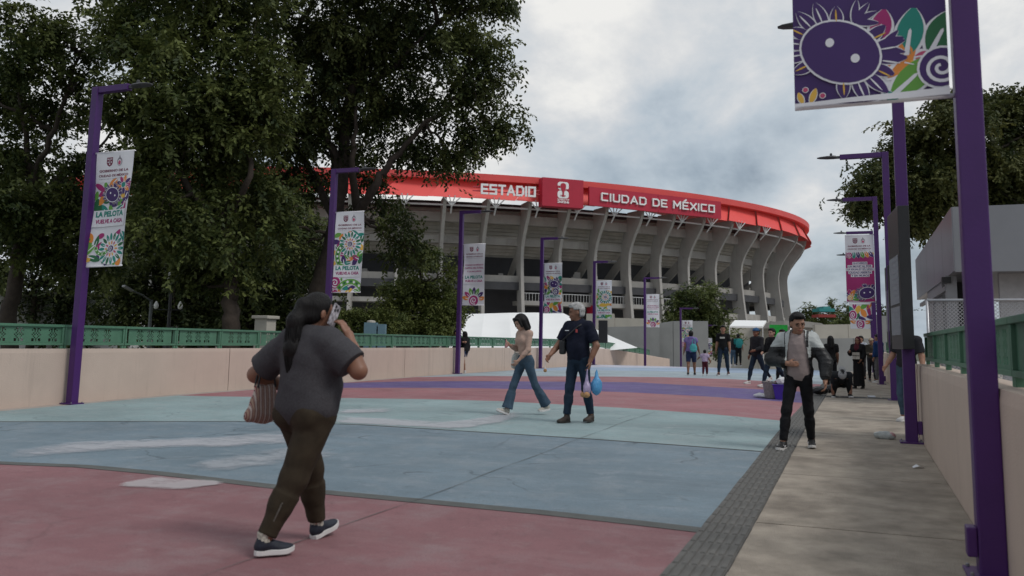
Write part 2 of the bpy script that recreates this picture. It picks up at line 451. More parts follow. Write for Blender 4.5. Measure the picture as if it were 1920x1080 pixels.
# patches of whitish overpaint, worn through by noise
def worn_mat(name, c, thr):
    mt = bpy.data.materials.new(name); mt.use_nodes = True
    t = mt.node_tree; b = t.nodes['Principled BSDF']; L = t.links.new
    b.inputs['Base Color'].default_value = (*c, 1); b.inputs['Roughness'].default_value = 0.8
    tc = t.nodes.new('ShaderNodeTexCoord')
    mp = t.nodes.new('ShaderNodeMapping'); mp.inputs['Scale'].default_value = (0.75, 1.0, 1); mp.inputs['Rotation'].default_value = (0, 0, 0.2)
    L(tc.outputs['Object'], mp.inputs[0])
    n = t.nodes.new('ShaderNodeTexNoise'); n.inputs['Scale'].default_value = 2.2; n.inputs['Detail'].default_value = 10; n.inputs['Roughness'].default_value = 0.7
    L(mp.outputs[0], n.inputs['Vector'])
    at = t.nodes.new('ShaderNodeAttribute'); at.attribute_name = 'edge'
    ad = t.nodes.new('ShaderNodeMath'); ad.operation = 'MULTIPLY_ADD'; ad.inputs[1].default_value = 0.46
    L(at.outputs['Fac'], ad.inputs[0]); L(n.outputs[0], ad.inputs[2])
    r = t.nodes.new('ShaderNodeValToRGB'); r.color_ramp.elements[0].position = thr; r.color_ramp.elements[1].position = thr + 0.34
    r.color_ramp.elements[1].color = (0.66, 0.66, 0.66, 1)
    L(ad.outputs[0], r.inputs[0])
    tr = t.nodes.new('ShaderNodeBsdfTransparent'); mx = t.nodes.new('ShaderNodeMixShader')
    L(r.outputs[0], mx.inputs[0]); L(tr.outputs[0], mx.inputs[1]); L(b.outputs[0], mx.inputs[2])
    L(mx.outputs[0], t.nodes['Material Output'].inputs[0])
    return mt
M_worn = worn_mat('whitish_overpaint', (0.50, 0.50, 0.53), 0.62)
M_worn2 = worn_mat('faint_overpaint', (0.40, 0.42, 0.45), 0.72)
M_wornp = worn_mat('pinkish_white_overpaint', (0.50, 0.46, 0.47), 0.60)
def patch(px, material, label, n=32, dz=0.010, crisp=False):
    """px: list of (x, y_far, y_near) photo columns turned into deck points"""
    xs = [p[0] for p in px]
    vs = []; fs = []; ed = []
    rows = 8
    for i in range(n + 1):
        x = xs[0] + (xs[-1] - xs[0]) * i / n
        yf = np.interp(x, xs, [p[1] for p in px]); yn = np.interp(x, xs, [p[2] for p in px])
        for j in range(rows + 1):
            s = j / rows
            p = gpt(x, yf * (1 - s) + yn * s)
            vs.append((p[0], p[1], zg(p[1]) + dz))
            ed.append(min(1.0, 4.5 * min(s, 1 - s)) * min(1.0, 9 * min(i / n, 1 - i / n)) if crisp else math.sin(math.pi * s) ** 0.7 * min(1.0, math.sin(math.pi * i / n) * 1.5))
    for i in range(n):
        for j in range(rows):
            a = i * (rows + 1) + j
            fs.append((a, a + 1, a + rows + 2, a + rows + 1))
    mb = MB(); mb.add(vs, fs)
    o = mb.build('worn_overpaint', material)
    at = o.data.attributes.new('edge', 'FLOAT', 'POINT'); at.data.foreach_set('value', ed)
    o['label'] = label
    tag(o, kind='structure')
patch([(-20, 846, 866), (60, 836, 860), (140, 828, 852), (230, 824, 846), (330, 822, 842), (430, 818, 842), (540, 806, 834), (650, 796, 826)], M_worn, 'long curved whitish overpaint streak on the slate blue ground')
patch([(330, 868, 898), (430, 850, 890), (540, 834, 872), (660, 822, 858)], M_worn2, 'broad faint whitish scuff on the blue ground behind the woman with the phone')
patch([(212, 909, 914), (260, 899, 917), (300, 893, 920), (340, 896, 922), (400, 902, 912), (425, 905, 909)], M_wornp, 'whitish overpaint patch on the near pink ground', crisp=True)
patch([(610, 778, 794), (720, 784, 800), (830, 790, 806), (870, 786, 806), (920, 778, 798), (985, 766, 786)], M_worn, 'whitish overpaint streak on the pale teal ground', crisp=True)
patch([(622, 768, 780), (680, 766, 776), (745, 766, 773)], M_worn, 'small whitish overpaint patch behind the woman with the phone')

# ------------------------------------------------------------------ pavement: slabs and tactile tiles
pv = empty('pavement', (0, 0, 0)); tag(pv, kind='structure'); pv['label'] = 'grey concrete pavement with tactile strip along the right parapet'
js = [-3.4, -0.85, 1.7, 4.25, 6.8, 9.25, 10.75, 13.2, 15.6, 18.1, 20.6, 22.55]
js += [23.1 + 2.6 * k for k in range(10)]
for i in range(len(js) - 1):
    a, b_ = js[i] + 0.008, js[i + 1] - 0.008
    if abs(b_ - a) < 0.7: continue
    n = 6
    mb = MB(); vs = []; fs = []
    xr = RWX - 0.004 if b_ < 14 else 1.9
    dz = 0.004 + 0.003 * random.random()
    for k in range(n + 1):
        Y = a + (b_ - a) * k / n
        vs += [(TR + 0.005, Y, zg(Y) + dz), (xr, Y, zg(Y) + dz + 0.003), (xr, Y, zg(Y) - 0.05), (TR + 0.005, Y, zg(Y) - 0.05)]
        if k:
            q = 4 * (k - 1)
            for m_ in range(4): fs.append((q + m_, q + (m_ + 1) % 4, q + 4 + (m_ + 1) % 4, q + 4 + m_))
    fs += [(3, 2, 1, 0), (4 * n, 4 * n + 1, 4 * n + 2, 4 * n + 3)]
    mb.add(vs, fs)
    mb.build('slab', M_concrete, pv)
TW = TR - TL
def tile_mesh():
    mb = MB()
    mb.box((0, 0, -0.012), (TW - 0.004, 0.308, 0.03))
    nb = 6
    for k in range(nb):
        x = -TW / 2 + TW * (k + 0.5) / nb
        w0, w1, l0, l1 = 0.021, 0.015, 0.140, 0.132
        z0, z1 = 0.002, 0.013
        vs = [(x - w0, -l0, z0), (x + w0, -l0, z0), (x + w0, l0, z0), (x - w0, l0, z0), (x - w1, -l1, z1), (x + w1, -l1, z1), (x + w1, l1, z1), (x - w1, l1, z1)]
        mb.add(vs, [(4, 5, 6, 7), (0, 1, 5, 4), (1, 2, 6, 5), (2, 3, 7, 6), (3, 0, 4, 7)])
    return mb.mesh('tactile_tile', M_tact)
tile_me = tile_mesh()
Y = 3.0
while Y < 36:
    sl_ = (zg(Y + 0.1) - zg(Y - 0.1)) / 0.2
    link_mesh('tactile_tile', tile_me, pv, ((TL + TR) / 2 + random.uniform(-.003, .003), Y, zg(Y) + 0.004), (math.atan(sl_), 0, random.uniform(-.004, .004)))
    Y += 0.312
for k in range(5):
    link_mesh('tactile_tile', tile_me, pv, (TR + 0.02 + 0.155 + 0.312 * k, 22.83, zg(22.8) + 0.006), (0, 0, math.pi / 2))
mb = MB(); mb.span((TL, 36.0, zg(40) - 0.02), (TR, CREST, zg(40) + 0.007)); mb.build('tactile_strip', M_tact, pv)

# ------------------------------------------------------------------ parapet walls
def wall_panel(parent, a, b_, xf, thick, ztop, n=8, name='wall_panel', side=1):
    """one cast panel following the edge line; xf(Y) is the face towards the walkway, side=-1 grows to -X"""
    mb = MB(); vs = []; fs = []
    prof = [(0, 0), (0, 0.93), (0.03, 1.0), (0.97, 1.0), (1.0, 0.93), (1.0, -0.25)]
    for k in range(n + 1):
        Y = a + (b_ - a) * k / n
        z0 = zg(Y) - 0.05; z1 = ztop(Y)
        for u, v in prof:
            vs.append((xf(Y) + side * thick * u, Y, z0 + (z1 - z0) * v))
        if k:
            q = 6 * (k - 1)
            for m_ in range(6): fs.append((q + m_, q + 6 + m_, q + 6 + (m_ + 1) % 6, q + (m_ + 1) % 6))
    fs += [tuple(range(6)), tuple(range(6 * n, 6 * n + 6))[::-1]]
    if side < 0: fs = [f[::-1] for f in fs]
    mb.add(vs, fs)
    return mb.build(name, M_wall, parent)
def ltop(Y): return 1.065 if Y < CREST else 1.065 + zg(Y) - zg(CREST)
lw = empty('parapet_wall', (lwx(10), 10, 0)); lw.matrix_world = Matrix.Identity(4)
tag(lw, 'long beige concrete parapet along the left side of the bridge', 'wall')
jl = [-8.0, gpt(427, 732)[1] - 9.3, gpt(427, 732)[1], gpt(758, 707)[1], gpt(932, 694)[1], 42.5, CREST + 3, CREST + 12, CREST + 22]
for a, b_ in zip(jl[:-1], jl[1:]):
    wall_panel(lw, a + 0.011, b_ - 0.011, lwx, 0.30, ltop, 10, side=-1)
rw = empty('parapet_wall', (0, 0, 0)); tag(rw, 'beige concrete parapet along the near right edge of the bridge', 'wall')
RE = 13.55
wall_panel(rw, -4.0, RE - 0.42, lambda Y: RWX, 0.30, lambda Y: 1.09, 10)
wall_panel(rw, RE - 0.40, RE, lambda Y: RWX - 0.012, 0.32, lambda Y: 1.10, 2, 'end_pier')
rs = empty('parapet_wall', (0, 0, 0)); tag(rs, 'short beige parapet stub beyond the gap in the right railing', 'wall')
wall_panel(rs, 27.5, 44.0, lambda Y: 1.02, 0.32, lambda Y: 1.12, 4)
wall_panel(rs, 27.0, 27.48, lambda Y: 1.0, 0.36, lambda Y: 1.16, 2, 'end_pier')

# ------------------------------------------------------------------ green railings
MOT = [".##.##.", "#.#.#.#", "..#.#..", ".#.#.#.", "#.#.#.#", ".#...#.", "..#.#..", "##.#.##", "##.#.##"]
def rail_panel_mesh(W, n_mot, name):
    cw, ch = 0.026, 0.0255
    nx = int(round(W / cw)); nz = 11
    hole = np.zeros((nx, nz), bool)
    cs = [nx * (k + 0.5) / n_mot for k in range(n_mot)] if n_mot == 4 else [nx * (0.5 + 0.23 * (k - 1)) for k in range(n_mot)]
    for c in cs:
        x0 = int(c - 3.5)
        for rI, row in enumerate(MOT):
            for cI, chh in enumerate(row):
                if chh == '#' and 0 <= x0 + cI < nx: hole[x0 + cI, nz - 2 - rI] = True
    mb = MB(); idx = {}
    def vid(i, k, s):
        key = (i, k, s)
        if key not in idx:
            idx[key] = len(mb.v); mb.v.append((0.006 * (1 if s else -1), -W / 2 + i * W / nx, k * 0.29 / nz))
        return idx[key]
    for i in range(nx):
        for k in range(nz):
            if hole[i, k]: continue
            mb.f.append((vid(i, k, 1), vid(i + 1, k, 1), vid(i + 1, k + 1, 1), vid(i, k + 1, 1))); mb.m.append(0)
            mb.f.append((vid(i, k, 0), vid(i, k + 1, 0), vid(i + 1, k + 1, 0), vid(i + 1, k, 0))); mb.m.append(0)
            for di, dk, e0, e1 in ((-1, 0, (0, 0), (0, 1)), (1, 0, (1, 1), (1, 0)), (0, -1, (1, 0), (0, 0)), (0, 1, (0, 1), (1, 1))):
                a, b2 = i + di, k + dk
                if not (0 <= a < nx and 0 <= b2 < nz) or hole[a, b2]:
                    mb.f.append((vid(i + e0[0], k + e0[1], 1), vid(i + e1[0], k + e1[1], 1), vid(i + e1[0], k + e1[1], 0), vid(i + e0[0], k + e0[1], 0))); mb.m.append(0)
    return mb.mesh(name, M_green)
ML = 1.44
def rail_frame_mesh():
    mb = MB()
    mb.box((0, 0, 0.415), (0.09, ML, 0.045)); mb.box((0, 0, 0.083), (0.07, ML, 0.04))
    for s in (-1, 1):
        mb.box((0, s * (ML / 2 - 0.022), 0.2465), (0.07, 0.044, 0.285))
        mb.box((0, s * (ML / 2 - 0.028), 0.03), (0.05, 0.05, 0.064))
    return mb.mesh('rail_frame', M_green, bevel=0.004)
rf_me = rail_frame_mesh()
pan_me = [rail_panel_mesh(ML - 0.09, 3, 'rail_panel'), rail_panel_mesh(ML - 0.24, 3, 'rail_panel'), rail_panel_mesh(ML - 0.09, 4, 'rail_panel')]
def railing(root, ys, xf, ztop, kinds):
    for i, Y in enumerate(ys):
        x0, x1 = xf(Y - ML / 2), xf(Y + ML / 2)
        z0, z1 = ztop(Y - ML / 2), ztop(Y + ML / 2)
        fr = link_mesh('rail_frame', rf_me, root, ((x0 + x1) / 2, Y, (z0 + z1) / 2), (math.atan2(z1 - z0, ML), 0, -math.atan2(x1 - x0, ML)))
        link_mesh('rail_panel', pan_me[kinds[i % len(kinds)]], fr, (0, 0, 0.105))
lr = empty('green_railing', (0, 0, 0)); tag(lr, 'green metal railing with pierced panels on the long left parapet', 'railing')
y0 = at_y(232, 640, 12.9)[1]
d_ = ray(232, 640); y0 = float((ORG + d_ * ((lwx(12.8) - 0.15) / d_[0]))[1])
ys = [y0 + (ML + 0.012) * (k + 0.5) for k in range(-7, 34)]
railing(lr, ys, lambda Y: lwx(Y) - 0.15, ltop, [0, 0, 0, 0, 0, 2, 0, 1, 1, 0, 1])
rr = empty('green_railing', (0, 0, 0)); tag(rr, 'green metal railing on the near right parapet', 'railing')
railing(rr, [RE - 0.1 - (ML + 0.012) * (k + 0.5) for k in range(11)], lambda Y: RWX + 0.16, lambda Y: 1.09, [0])
rr2 = empty('green_railing', (0, 0, 0)); tag(rr2, 'distant green railing on the far right parapet stub', 'railing')
railing(rr2, [27.6 + (ML + 0.012) * (k + 0.5) for k in range(8)], lambda Y: 1.2, lambda Y: 1.12, [0])
# ================================================================== STADIUM
SP = (-103.786, 212.38, 103.838, 69.68, 0.658)
def sfr(th):
    """centre-line point of the roof rim and outward normal"""
    cx, cy, a, b, t = SP
    ex, ey = a * math.cos(th), b * math.sin(th)
    nx, ny = math.cos(th) / a, math.sin(th) / b
    l = math.hypot(nx, ny); nx /= l; ny /= l
    c, s = math.cos(t), math.sin(t)
    return Vector((cx + c * ex - s * ey, cy + s * ex + c * ey, 0)), Vector((c * nx - s * ny, s * nx + c * ny, 0))
def spt(th, rho, z):
    p, n = sfr(th)
    return p + n * rho + Vector((0, 0, z))
def pix(p):
    dd = np.array(p) - ORG; z = dd @ CF
    return CX + F * (dd @ CR) / z, CY - F * (dd @ CU) / z
TH = [4.474, 4.563, 4.648, 4.731, 4.814, 4.897, 4.983, 5.068, 5.157, 5.255, 5.368, 5.495, 5.631, 5.788, 5.96, 6.12, 6.27, 6.42, 6.57, 6.72, 6.87]
TH = [4.474 - 0.0925 * k for k in range(9, 0, -1)] + TH
stad = empty('stadium', (SP[0], SP[1], 0)); 
tag(stad, 'huge oval concrete stadium with curved ribs under a bright red roof', 'stadium')
def part(mb, name, mats, **k):
    o = mb.build(name, mats, None, **k)
    o.parent = stad
    o.matrix_parent_inverse = Matrix.Translation((-SP[0], -SP[1], 0))
    return o
RIB_OUT = [(-0.3, 29.6), (-0.5, 28.4), (-1.5, 26.6), (-3.0, 24.7), (-4.3, 22.8), (-5.2, 20.8), (-5.5, 18.8), (-5.4, 16), (-4.95, 12), (-4.4, 8), (-3.8, 3.0), (-3.4, -2)]
RIB_IN = [(-6.3, -2), (-6.8, 3.0), (-7.5, 8), (-8.2, 13), (-8.7, 18), (-8.5, 21.5), (-7.5, 24.5), (-6.4, 27), (-5.8, 29.6)]
RAKER = [(-8.9, 20.4), (-8.9, 17.8), (-22, 8.3), (-22, 11)]
for th in TH:
    p, n = sfr(th)
    tv = Vector((-n.y, n.x, 0)) * 0.33
    mb = MB()
    poly = [p + n * r_ + Vector((0, 0, z)) - tv for r_, z in RIB_OUT + RIB_IN]
    mb.prism(poly, tv * 2)
    part(mb, 'rib', M_stadlight)
    mb = MB(); mb.prism([p + n * r_ + Vector((0, 0, z)) - tv * 0.7 for r_, z in RAKER], tv * 1.4)
    part(mb, 'raker_beam', M_stad)
def ring(mb, prof, ths, closed=True, mi=0):
    """sweeps profile (rho, z) along the oval"""
    n = len(prof); vs = []; fs = []
    for th in ths:
        p, nn = sfr(th)
        vs += [p + nn * r_ + Vector((0, 0, z)) for r_, z in prof]
    for i in range(len(ths) - 1):
        for k in range(n if closed else n - 1):
            a = i * n + k; b = i * n + (k + 1) % n
            fs.append((a, a + n, b + n, b))
    if closed: fs += [tuple(range(n)), tuple(range((len(ths) - 1) * n, len(ths) * n))[::-1]]
    mb.add(vs, fs, mi)
def rect(r0, r1, z0, z1): return [(r1, z0), (r1, z1), (r0, z1), (r0, z0)]
def sub(a, b, n): return [a + (b - a) * k / n for k in range(n + 1)]
for a, b in zip(TH[:-1], TH[1:]):
    g_ = 0.0
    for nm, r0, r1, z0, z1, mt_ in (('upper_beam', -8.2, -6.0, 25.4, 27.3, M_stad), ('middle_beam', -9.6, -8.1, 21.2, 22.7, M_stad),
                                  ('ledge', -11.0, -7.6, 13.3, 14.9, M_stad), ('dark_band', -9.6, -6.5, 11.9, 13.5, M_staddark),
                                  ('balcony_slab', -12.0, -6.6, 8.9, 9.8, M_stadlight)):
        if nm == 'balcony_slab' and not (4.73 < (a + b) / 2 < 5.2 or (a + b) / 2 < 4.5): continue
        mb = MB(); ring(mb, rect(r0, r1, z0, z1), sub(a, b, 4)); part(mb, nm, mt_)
    if 4.70 < (a + b) / 2 < 5.2:
        mb = MB(); ring(mb, rect(-6.9, -6.8, 11.3, 11.45), sub(a, b, 4))
        for t_ in sub(a, b, 12):
            c0 = spt(t_, -6.85, 9.8); mb.box(c0 + Vector((0, 0, 0.8)), (0.09, 0.09, 1.6))
        part(mb, 'balcony_railing', M_steelw)
    if 5.2 <= (a + b) / 2 < 5.8 :
        mb = MB(); ring(mb, rect(-12, -6.3, 7.5, 8.9), sub(a, b, 4)); part(mb, 'balcony_slab', M_stad)
    # stay cable pipe under the roof
    mb = MB(); mb.tube([spt(t_, -1.2, 28.0) for t_ in sub(a, b, 5)], 0.2, 6); part(mb, 'roof_pipe', M_steelw)
    # red roof panels, each slanting and slightly proud of its neighbour
    mb = MB(); vs = []; fs = []
    for i, t_ in enumerate(sub(a, b, 6)):
        k = i / 6
        for s in (0, 1):
            top = spt(t_, -1.6 + 0.5 * (1 - k), 33.2)
            bot = spt(t_ - 0.034, 0.55 + 0.6 * (1 - k), 29.2)
            off = Vector((0, 0, 0)) if s == 0 else sfr(t_)[1] * -0.12
            vs += [top + off, bot + off]
    for i in range(6):
        q = 4 * i
        fs += [(q, q + 1, q + 5, q + 4), (q + 2, q + 6, q + 7, q + 3), (q, q + 4, q + 6, q + 2), (q + 1, q + 3, q + 7, q + 5)]
    fs += [(0, 2, 3, 1), (24, 25, 27, 26)]
    mb.add(vs, fs); part(mb, 'roof_panel', M_red)
full = [TH[0] + (TH[-1] - TH[0]) * k / 120 for k in range(121)]
mb = MB(); ring(mb, [(0.35, 33.0), (0.45, 34.3), (-34, 36.5), (-34, 36.2), (-1.7, 33.0)], full); part(mb, 'roof_rim_and_light_cover', M_redrim)  # visible rim plus an unseen inward roof sheet added to keep light out
# stepped underside of the stands
prof = []
ns = 22
for k in range(ns + 1):
    r_ = -7.3 - 14.5 * k / ns; z = 28.3 - 14.3 * k / ns
    prof += [(r_, z), (r_ - 14.5 / ns, z)] if k < ns else [(r_, z)]
mb = MB(); ring(mb, prof, full, closed=False); part(mb, 'stand_soffit', M_stadin)
mb = MB(); ring(mb, [(-16.0, -3.2), (-16.0, 19.4), (-16.5, 19.4), (-16.5, -3.2)], full); part(mb, 'inner_wall_shade', M_staddark)  # near-black ring stands in for the shaded interior behind the ribs
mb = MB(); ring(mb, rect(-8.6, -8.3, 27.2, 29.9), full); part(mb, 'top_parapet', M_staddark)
# doors and panels of the lower concourse seen between the ribs
rr_ = random.Random(3)
for a, b in zip(TH[:-1], TH[1:]):
    for z0, z1 in ((4.2, 7.4), (14.9, 16.6)):
        for q in range(rr_.randint(1, 3)):
            u0 = rr_.uniform(0.1, 0.7); u1 = u0 + rr_.uniform(0.08, 0.28)
            mb = MB(); ring(mb, rect(-10.5 if z0 > 10 else -15.9, -10.2 if z0 > 10 else -15.4, z0, z1 * rr_.uniform(0.85, 1.0)), [a + (b - a) * u0, a + (b - a) * u1]); part(mb, 'concourse_panel', M_stad)
# red number plate wrapped round one rib
p, n = sfr(4.897); mb = MB()
tv = Vector((-n.y, n.x, 0))
mb.prism([p + n * r_ + Vector((0, 0, z)) - tv * 0.5 for r_, z in ((-4.55, 6.4), (-4.75, 9.2), (-8.5, 9.2), (-8.2, 6.4))], tv * 1.0)
part(mb, 'gate_plate', M_crimson)
# white branching brackets under the roof
for th in TH[9:20]:
    mb = MB()
    base = spt(th + 0.012, -0.2, 26.3)
    p, n = sfr(th); tv = Vector((-n.y, n.x, 0))
    mid = base + Vector((0, 0, 1.3)) + n * 0.6
    mb.tube([base - n * 0.8, mid], 0.16, 5)
    for s, q in ((-1.7, 2.6), (-0.6, 2.9), (0.6, 2.9), (1.7, 2.6)):
        mb.tube([mid, mid + tv * s + Vector((0, 0, q - 0.9)) + n * 0.4], 0.12, 5)
    part(mb, 'roof_bracket', M_steelw)

# ------------------------------------------------------------------ stroke lettering for the roof signs
GL = {
 'E': (0.86, [[(.86, 1), (0, 1), (0, 0), (.86, 0)], [(0, .5), (.74, .5)]]),
 'S': (0.9, [[(.9, 1), (0, 1), (0, .5), (.9, .5), (.9, 0), (0, 0)]]),
 'T': (0.9, [[(0, 1), (.9, 1)], [(.45, 1), (.45, 0)]]),
 'A': (1.0, [[(0, 0), (.5, 1), (1.0, 0)], [(.2, .3), (.8, .3)]]),
 'D': (0.95, [[(0, 0), (0, 1), (.7, 1), (.95, .78), (.95, .22), (.7, 0), (0, 0)]]),
 'I': (0.0, [[(0, 0), (0, 1)]]),
 'O': (0.95, [[(0, 0), (0, 1), (.95, 1), (.95, 0), (0, 0)]]),
 'C': (0.9, [[(.9, 1), (.1, 1), (0, .9), (0, .1), (.1, 0), (.9, 0)]]),
 'U': (0.92, [[(0, 1), (0, .12), (.12, 0), (.8, 0), (.92, .12), (.92, 1)]]),
 'M': (1.1, [[(0, 0), (0, 1), (.55, .3), (1.1, 1), (1.1, 0)]]),
 'X': (0.95, [[(0, 1), (.95, 0)], [(0, 0), (.95, 1)]]),
 'É': (0.86, [[(.86, 1), (0, 1), (0, 0), (.86, 0)], [(0, .5), (.74, .5)], [(.3, 1.22), (.55, 1.4)]]),
}
def stroke_text(emit, txt, A, ux, uz, nrm, width, height, th_=0.19, ext=0.3):
    """letters along ux from A, each stroke a bar; total width fitted"""
    adv = []; x = 0
    for ch in txt:
        if ch == ' ': x += 0.75; adv.append(None); continue
        adv.append(x); x += GL[ch][0] + 0.46
    tot = x - 0.46
    sx = width / tot; q = 0
    for ch, x0 in zip(txt, adv):
        if x0 is None: continue
        mb = MB()
        for pl in GL[ch][1]:
            for (xa, ya), (xb, yb) in zip(pl[:-1], pl[1:]):
                pa = Vector(((x0 + xa) * sx, ya * height)); pb = Vector(((x0 + xb) * sx, yb * height))
                dd = (pb - pa).normalized(); hw = th_ * height / 2
                pa -= dd * hw * 0.95; pb += dd * hw * 0.95
                nn = Vector((-dd.y, dd.x)) * hw
                pts = [pa - nn, pb - nn, pb + nn, pa + nn]
                q += 1
                e = nrm * (0.02 * (q % 4))
                mb.prism([A + ux * v.x + uz * v.y + e for v in pts], nrm * ext)
        emit(mb)
def letter_part(parent, inv_):
    def f(mb):
        o = mb.build('letter', M_lett, parent); o.matrix_parent_inverse = inv_
    return f
def th_at(px, rho, z):
    lo, hi = 4.3, 5.9
    for _ in range(50):
        mid = (lo + hi) / 2
        if pix(spt(mid, rho, z))[0] < px: lo = mid
        else: hi = mid
    return lo
def z_at(px, py, P):
    """height of the vertical line through P seen at photo row py"""
    lo, hi = 0, 60
    for _ in range(50):
        mid = (lo + hi) / 2
        if pix((P.x, P.y, mid))[1] > py: lo = mid
        else: hi = mid
    return lo
def board(pxa, ytop_a, ybot_a, pxb, ytop_b, ybot_b, rho):
    A = spt(th_at(pxa, rho, 31), rho, 0); B = spt(th_at(pxb, rho, 31), rho, 0)
    return A, B, (z_at(pxa, ybot_a, A) + z_at(pxb, ybot_b, B)) / 2, (z_at(pxa, ytop_a, A) + z_at(pxb, ytop_b, B)) / 2
Z = Vector((0, 0, 1))
# CIUDAD DE MEXICO
A, B, z0, z1 = board(1105, 351, 387, 1352, 377, 408, 2.6)
s1 = empty('roof_sign', (A.x, A.y, z0)); tag(s1, 'wide crimson board on the stadium roof reading CIUDAD DE MÉXICO', 'sign')
ux = (B - A).normalized(); nr = Vector((ux.y, -ux.x, 0)); W_ = (B - A).length; H_ = z1 - z0
inv = Matrix.Translation((-A.x, -A.y, -z0))
mb = MB(); b0 = A + Z * z0
mid = W_ * 0.5
for u0, u1 in ((0, mid - 0.04), (mid + 0.04, W_)):
    mb.prism([b0 + ux * u0, b0 + ux * u1, b0 + ux * u1 + Z * H_, b0 + ux * u0 + Z * H_], nr * -0.5)
o = mb.build('board', M_crimson, s1); o.matrix_parent_inverse = inv
stroke_text(letter_part(s1, inv), 'CIUDAD DE MÉXICO', b0 + ux * W_ * 0.082 + Z * H_ * 0.33 + nr * 0.02, ux, Z, nr, W_ * 0.855, H_ * 0.37, 0.205)
# square emblem board
A, B, z0, z1 = board(1017, 332, 386.5, 1094, 338, 390, 3.0)
s2 = empty('roof_sign', (A.x, A.y, z0)); tag(s2, 'square crimson roof board with a white emblem and 2026 on it', 'sign')
ux = (B - A).normalized(); nr = Vector((ux.y, -ux.x, 0)); W_ = (B - A).length; H_ = z1 - z0
inv = Matrix.Translation((-A.x, -A.y, -z0)); b0 = A + Z * z0
mb = MB(); mb.prism([b0, b0 + ux * W_, b0 + ux * W_ + Z * H_, b0 + Z * H_], nr * -2.2); o = mb.build('board', M_crimson, s2, bevel=0.05); o.matrix_parent_inverse = inv
def em(pts, lay, mi, mb):
    mb.prism([b0 + ux * (W_ * (0.5 + x)) + Z * (H_ * y) + nr * (0.02 + 0.03 * lay) for x, y in pts], nr * 0.025, mi)
def rrect(x0, x1, y0, y1, rx, ry, n=5):
    pts = []
    for cx_, cy_, a0 in ((x1 - rx, y1 - ry, 0), (x0 + rx, y1 - ry, 90), (x0 + rx, y0 + ry, 180), (x1 - rx, y0 + ry, 270)):
        for k in range(n + 1):
            a = R(a0 + 90 * k / n); pts.append((cx_ + rx * math.cos(a), cy_ + ry * math.sin(a)))
    return pts
mb = MB()
em(rrect(-.135, .135, .60, .885, .07, .09), 0, 0, mb)      # upper figure block
em(rrect(-.135, .135, .305, .575, .07, .09), 0, 0, mb)     # lower figure block
em([(-.145, .66), (-.07, .66), (-.07, .74), (-.145, .74)], 1, 1, mb)
em([(.05, .615), (.145, .615), (.145, .64), (.05, .64)], 1, 1, mb)
tro = [(-.032, .36), (.032, .36), (.03, .40), (.018, .44), (.022, .52), (.05, .62), (.066, .70), (.066, .78), (.045, .825), (0, .845), (-.045, .825), (-.066, .78), (-.066, .70), (-.05, .62), (-.022, .52), (-.018, .44), (-.03, .40)]
em(tro, 2, 1, mb)
o = mb.build('emblem', [M_lett, M_crimson], s2); o.matrix_parent_inverse = inv
def font_tris(txt, bold=0.0, spacing=1.0):
    """outlines of a line of text as triangles in a unit-height plane"""
    cu = bpy.data.curves.new('t', 'FONT'); cu.body = txt; cu.size = 1.0; cu.resolution_u = 3; cu.offset = bold; cu.space_character = spacing
    ob = bpy.data.objects.new('t', cu); col.objects.link(ob)
    dg = bpy.context.evaluated_depsgraph_get()
    me = ob.evaluated_get(dg).to_mesh()
    me.calc_loop_triangles()
    v = np.array([tuple(p.co) for p in me.vertices]); f = np.array([tuple(t_.vertices) for t_ in me.loop_triangles])
    ob.evaluated_get(dg).to_mesh_clear()
    bpy.data.objects.remove(ob); bpy.data.curves.remove(cu)
    return v[:, :2], f
FONT = {}
def txt_mesh(txt, bold=0.02, spacing=1.0):
    k = (txt, bold, spacing)
    if k not in FONT: FONT[k] = font_tris(txt, bold, spacing)
    return FONT[k]
mb = MB()
for s_, y_, h_, w_ in (('FIFA', .375, .05, .13), ('WORLD CUP', .235, .052, .29), ('2026', .135, .085, .29)):
    mb = MB()
    v, f = txt_mesh(s_, 0.03)
    lo = v.min(0); hi = v.max(0); q = (v - lo) / (hi - lo)
    mb.add([b0 + ux * (W_ * (0.5 + (x - .5) * w_)) + Z * (H_ * (y_ + y * h_)) + nr * 0.14 for x, y in q], [tuple(t_) for t_ in f], 1 if s_ == 'FIFA' else 0)
    o = mb.build('lettering', [M_lett, M_crimson], s2); o.matrix_parent_inverse = inv
# ESTADIO
A, B, z0, z1 = board(901, 346.5, 363, 1004, 352.5, 368, 2.6)
s3 = empty('roof_sign', (A.x, A.y, z0)); tag(s3, 'free-standing white letters ESTADIO on the red stadium roof', 'sign')
ux = (B - A).normalized(); nr = Vector((ux.y, -ux.x, 0)); W_ = (B - A).length; H_ = z1 - z0
inv = Matrix.Translation((-A.x, -A.y, -z0)); b0 = A + Z * z0
stroke_text(letter_part(s3, inv), 'ESTADIO', b0 + ux * 0.2, ux, Z, nr, W_ - 0.4, H_, 0.22, 0.4)
mb = MB(); mb.tube([b0 - ux * 1.5 - nr * 0.3 + Z * H_ * 0.3, b0 + ux * (W_ + 1) - nr * 0.3 + Z * H_ * 0.3], 0.12, 6); mb.tube([b0 - ux * 1.5 - nr * 0.3 + Z * H_ * 0.75, b0 + ux * (W_ + 1) - nr * 0.3 + Z * H_ * 0.75], 0.12, 6)
o = mb.build('support_truss', M_crimson, s3); o.matrix_parent_inverse = inv
M_galvb = mat('bolt_steel', (0.25, 0.25, 0.27), 0.4, 0.1, 10, metal=0.6)
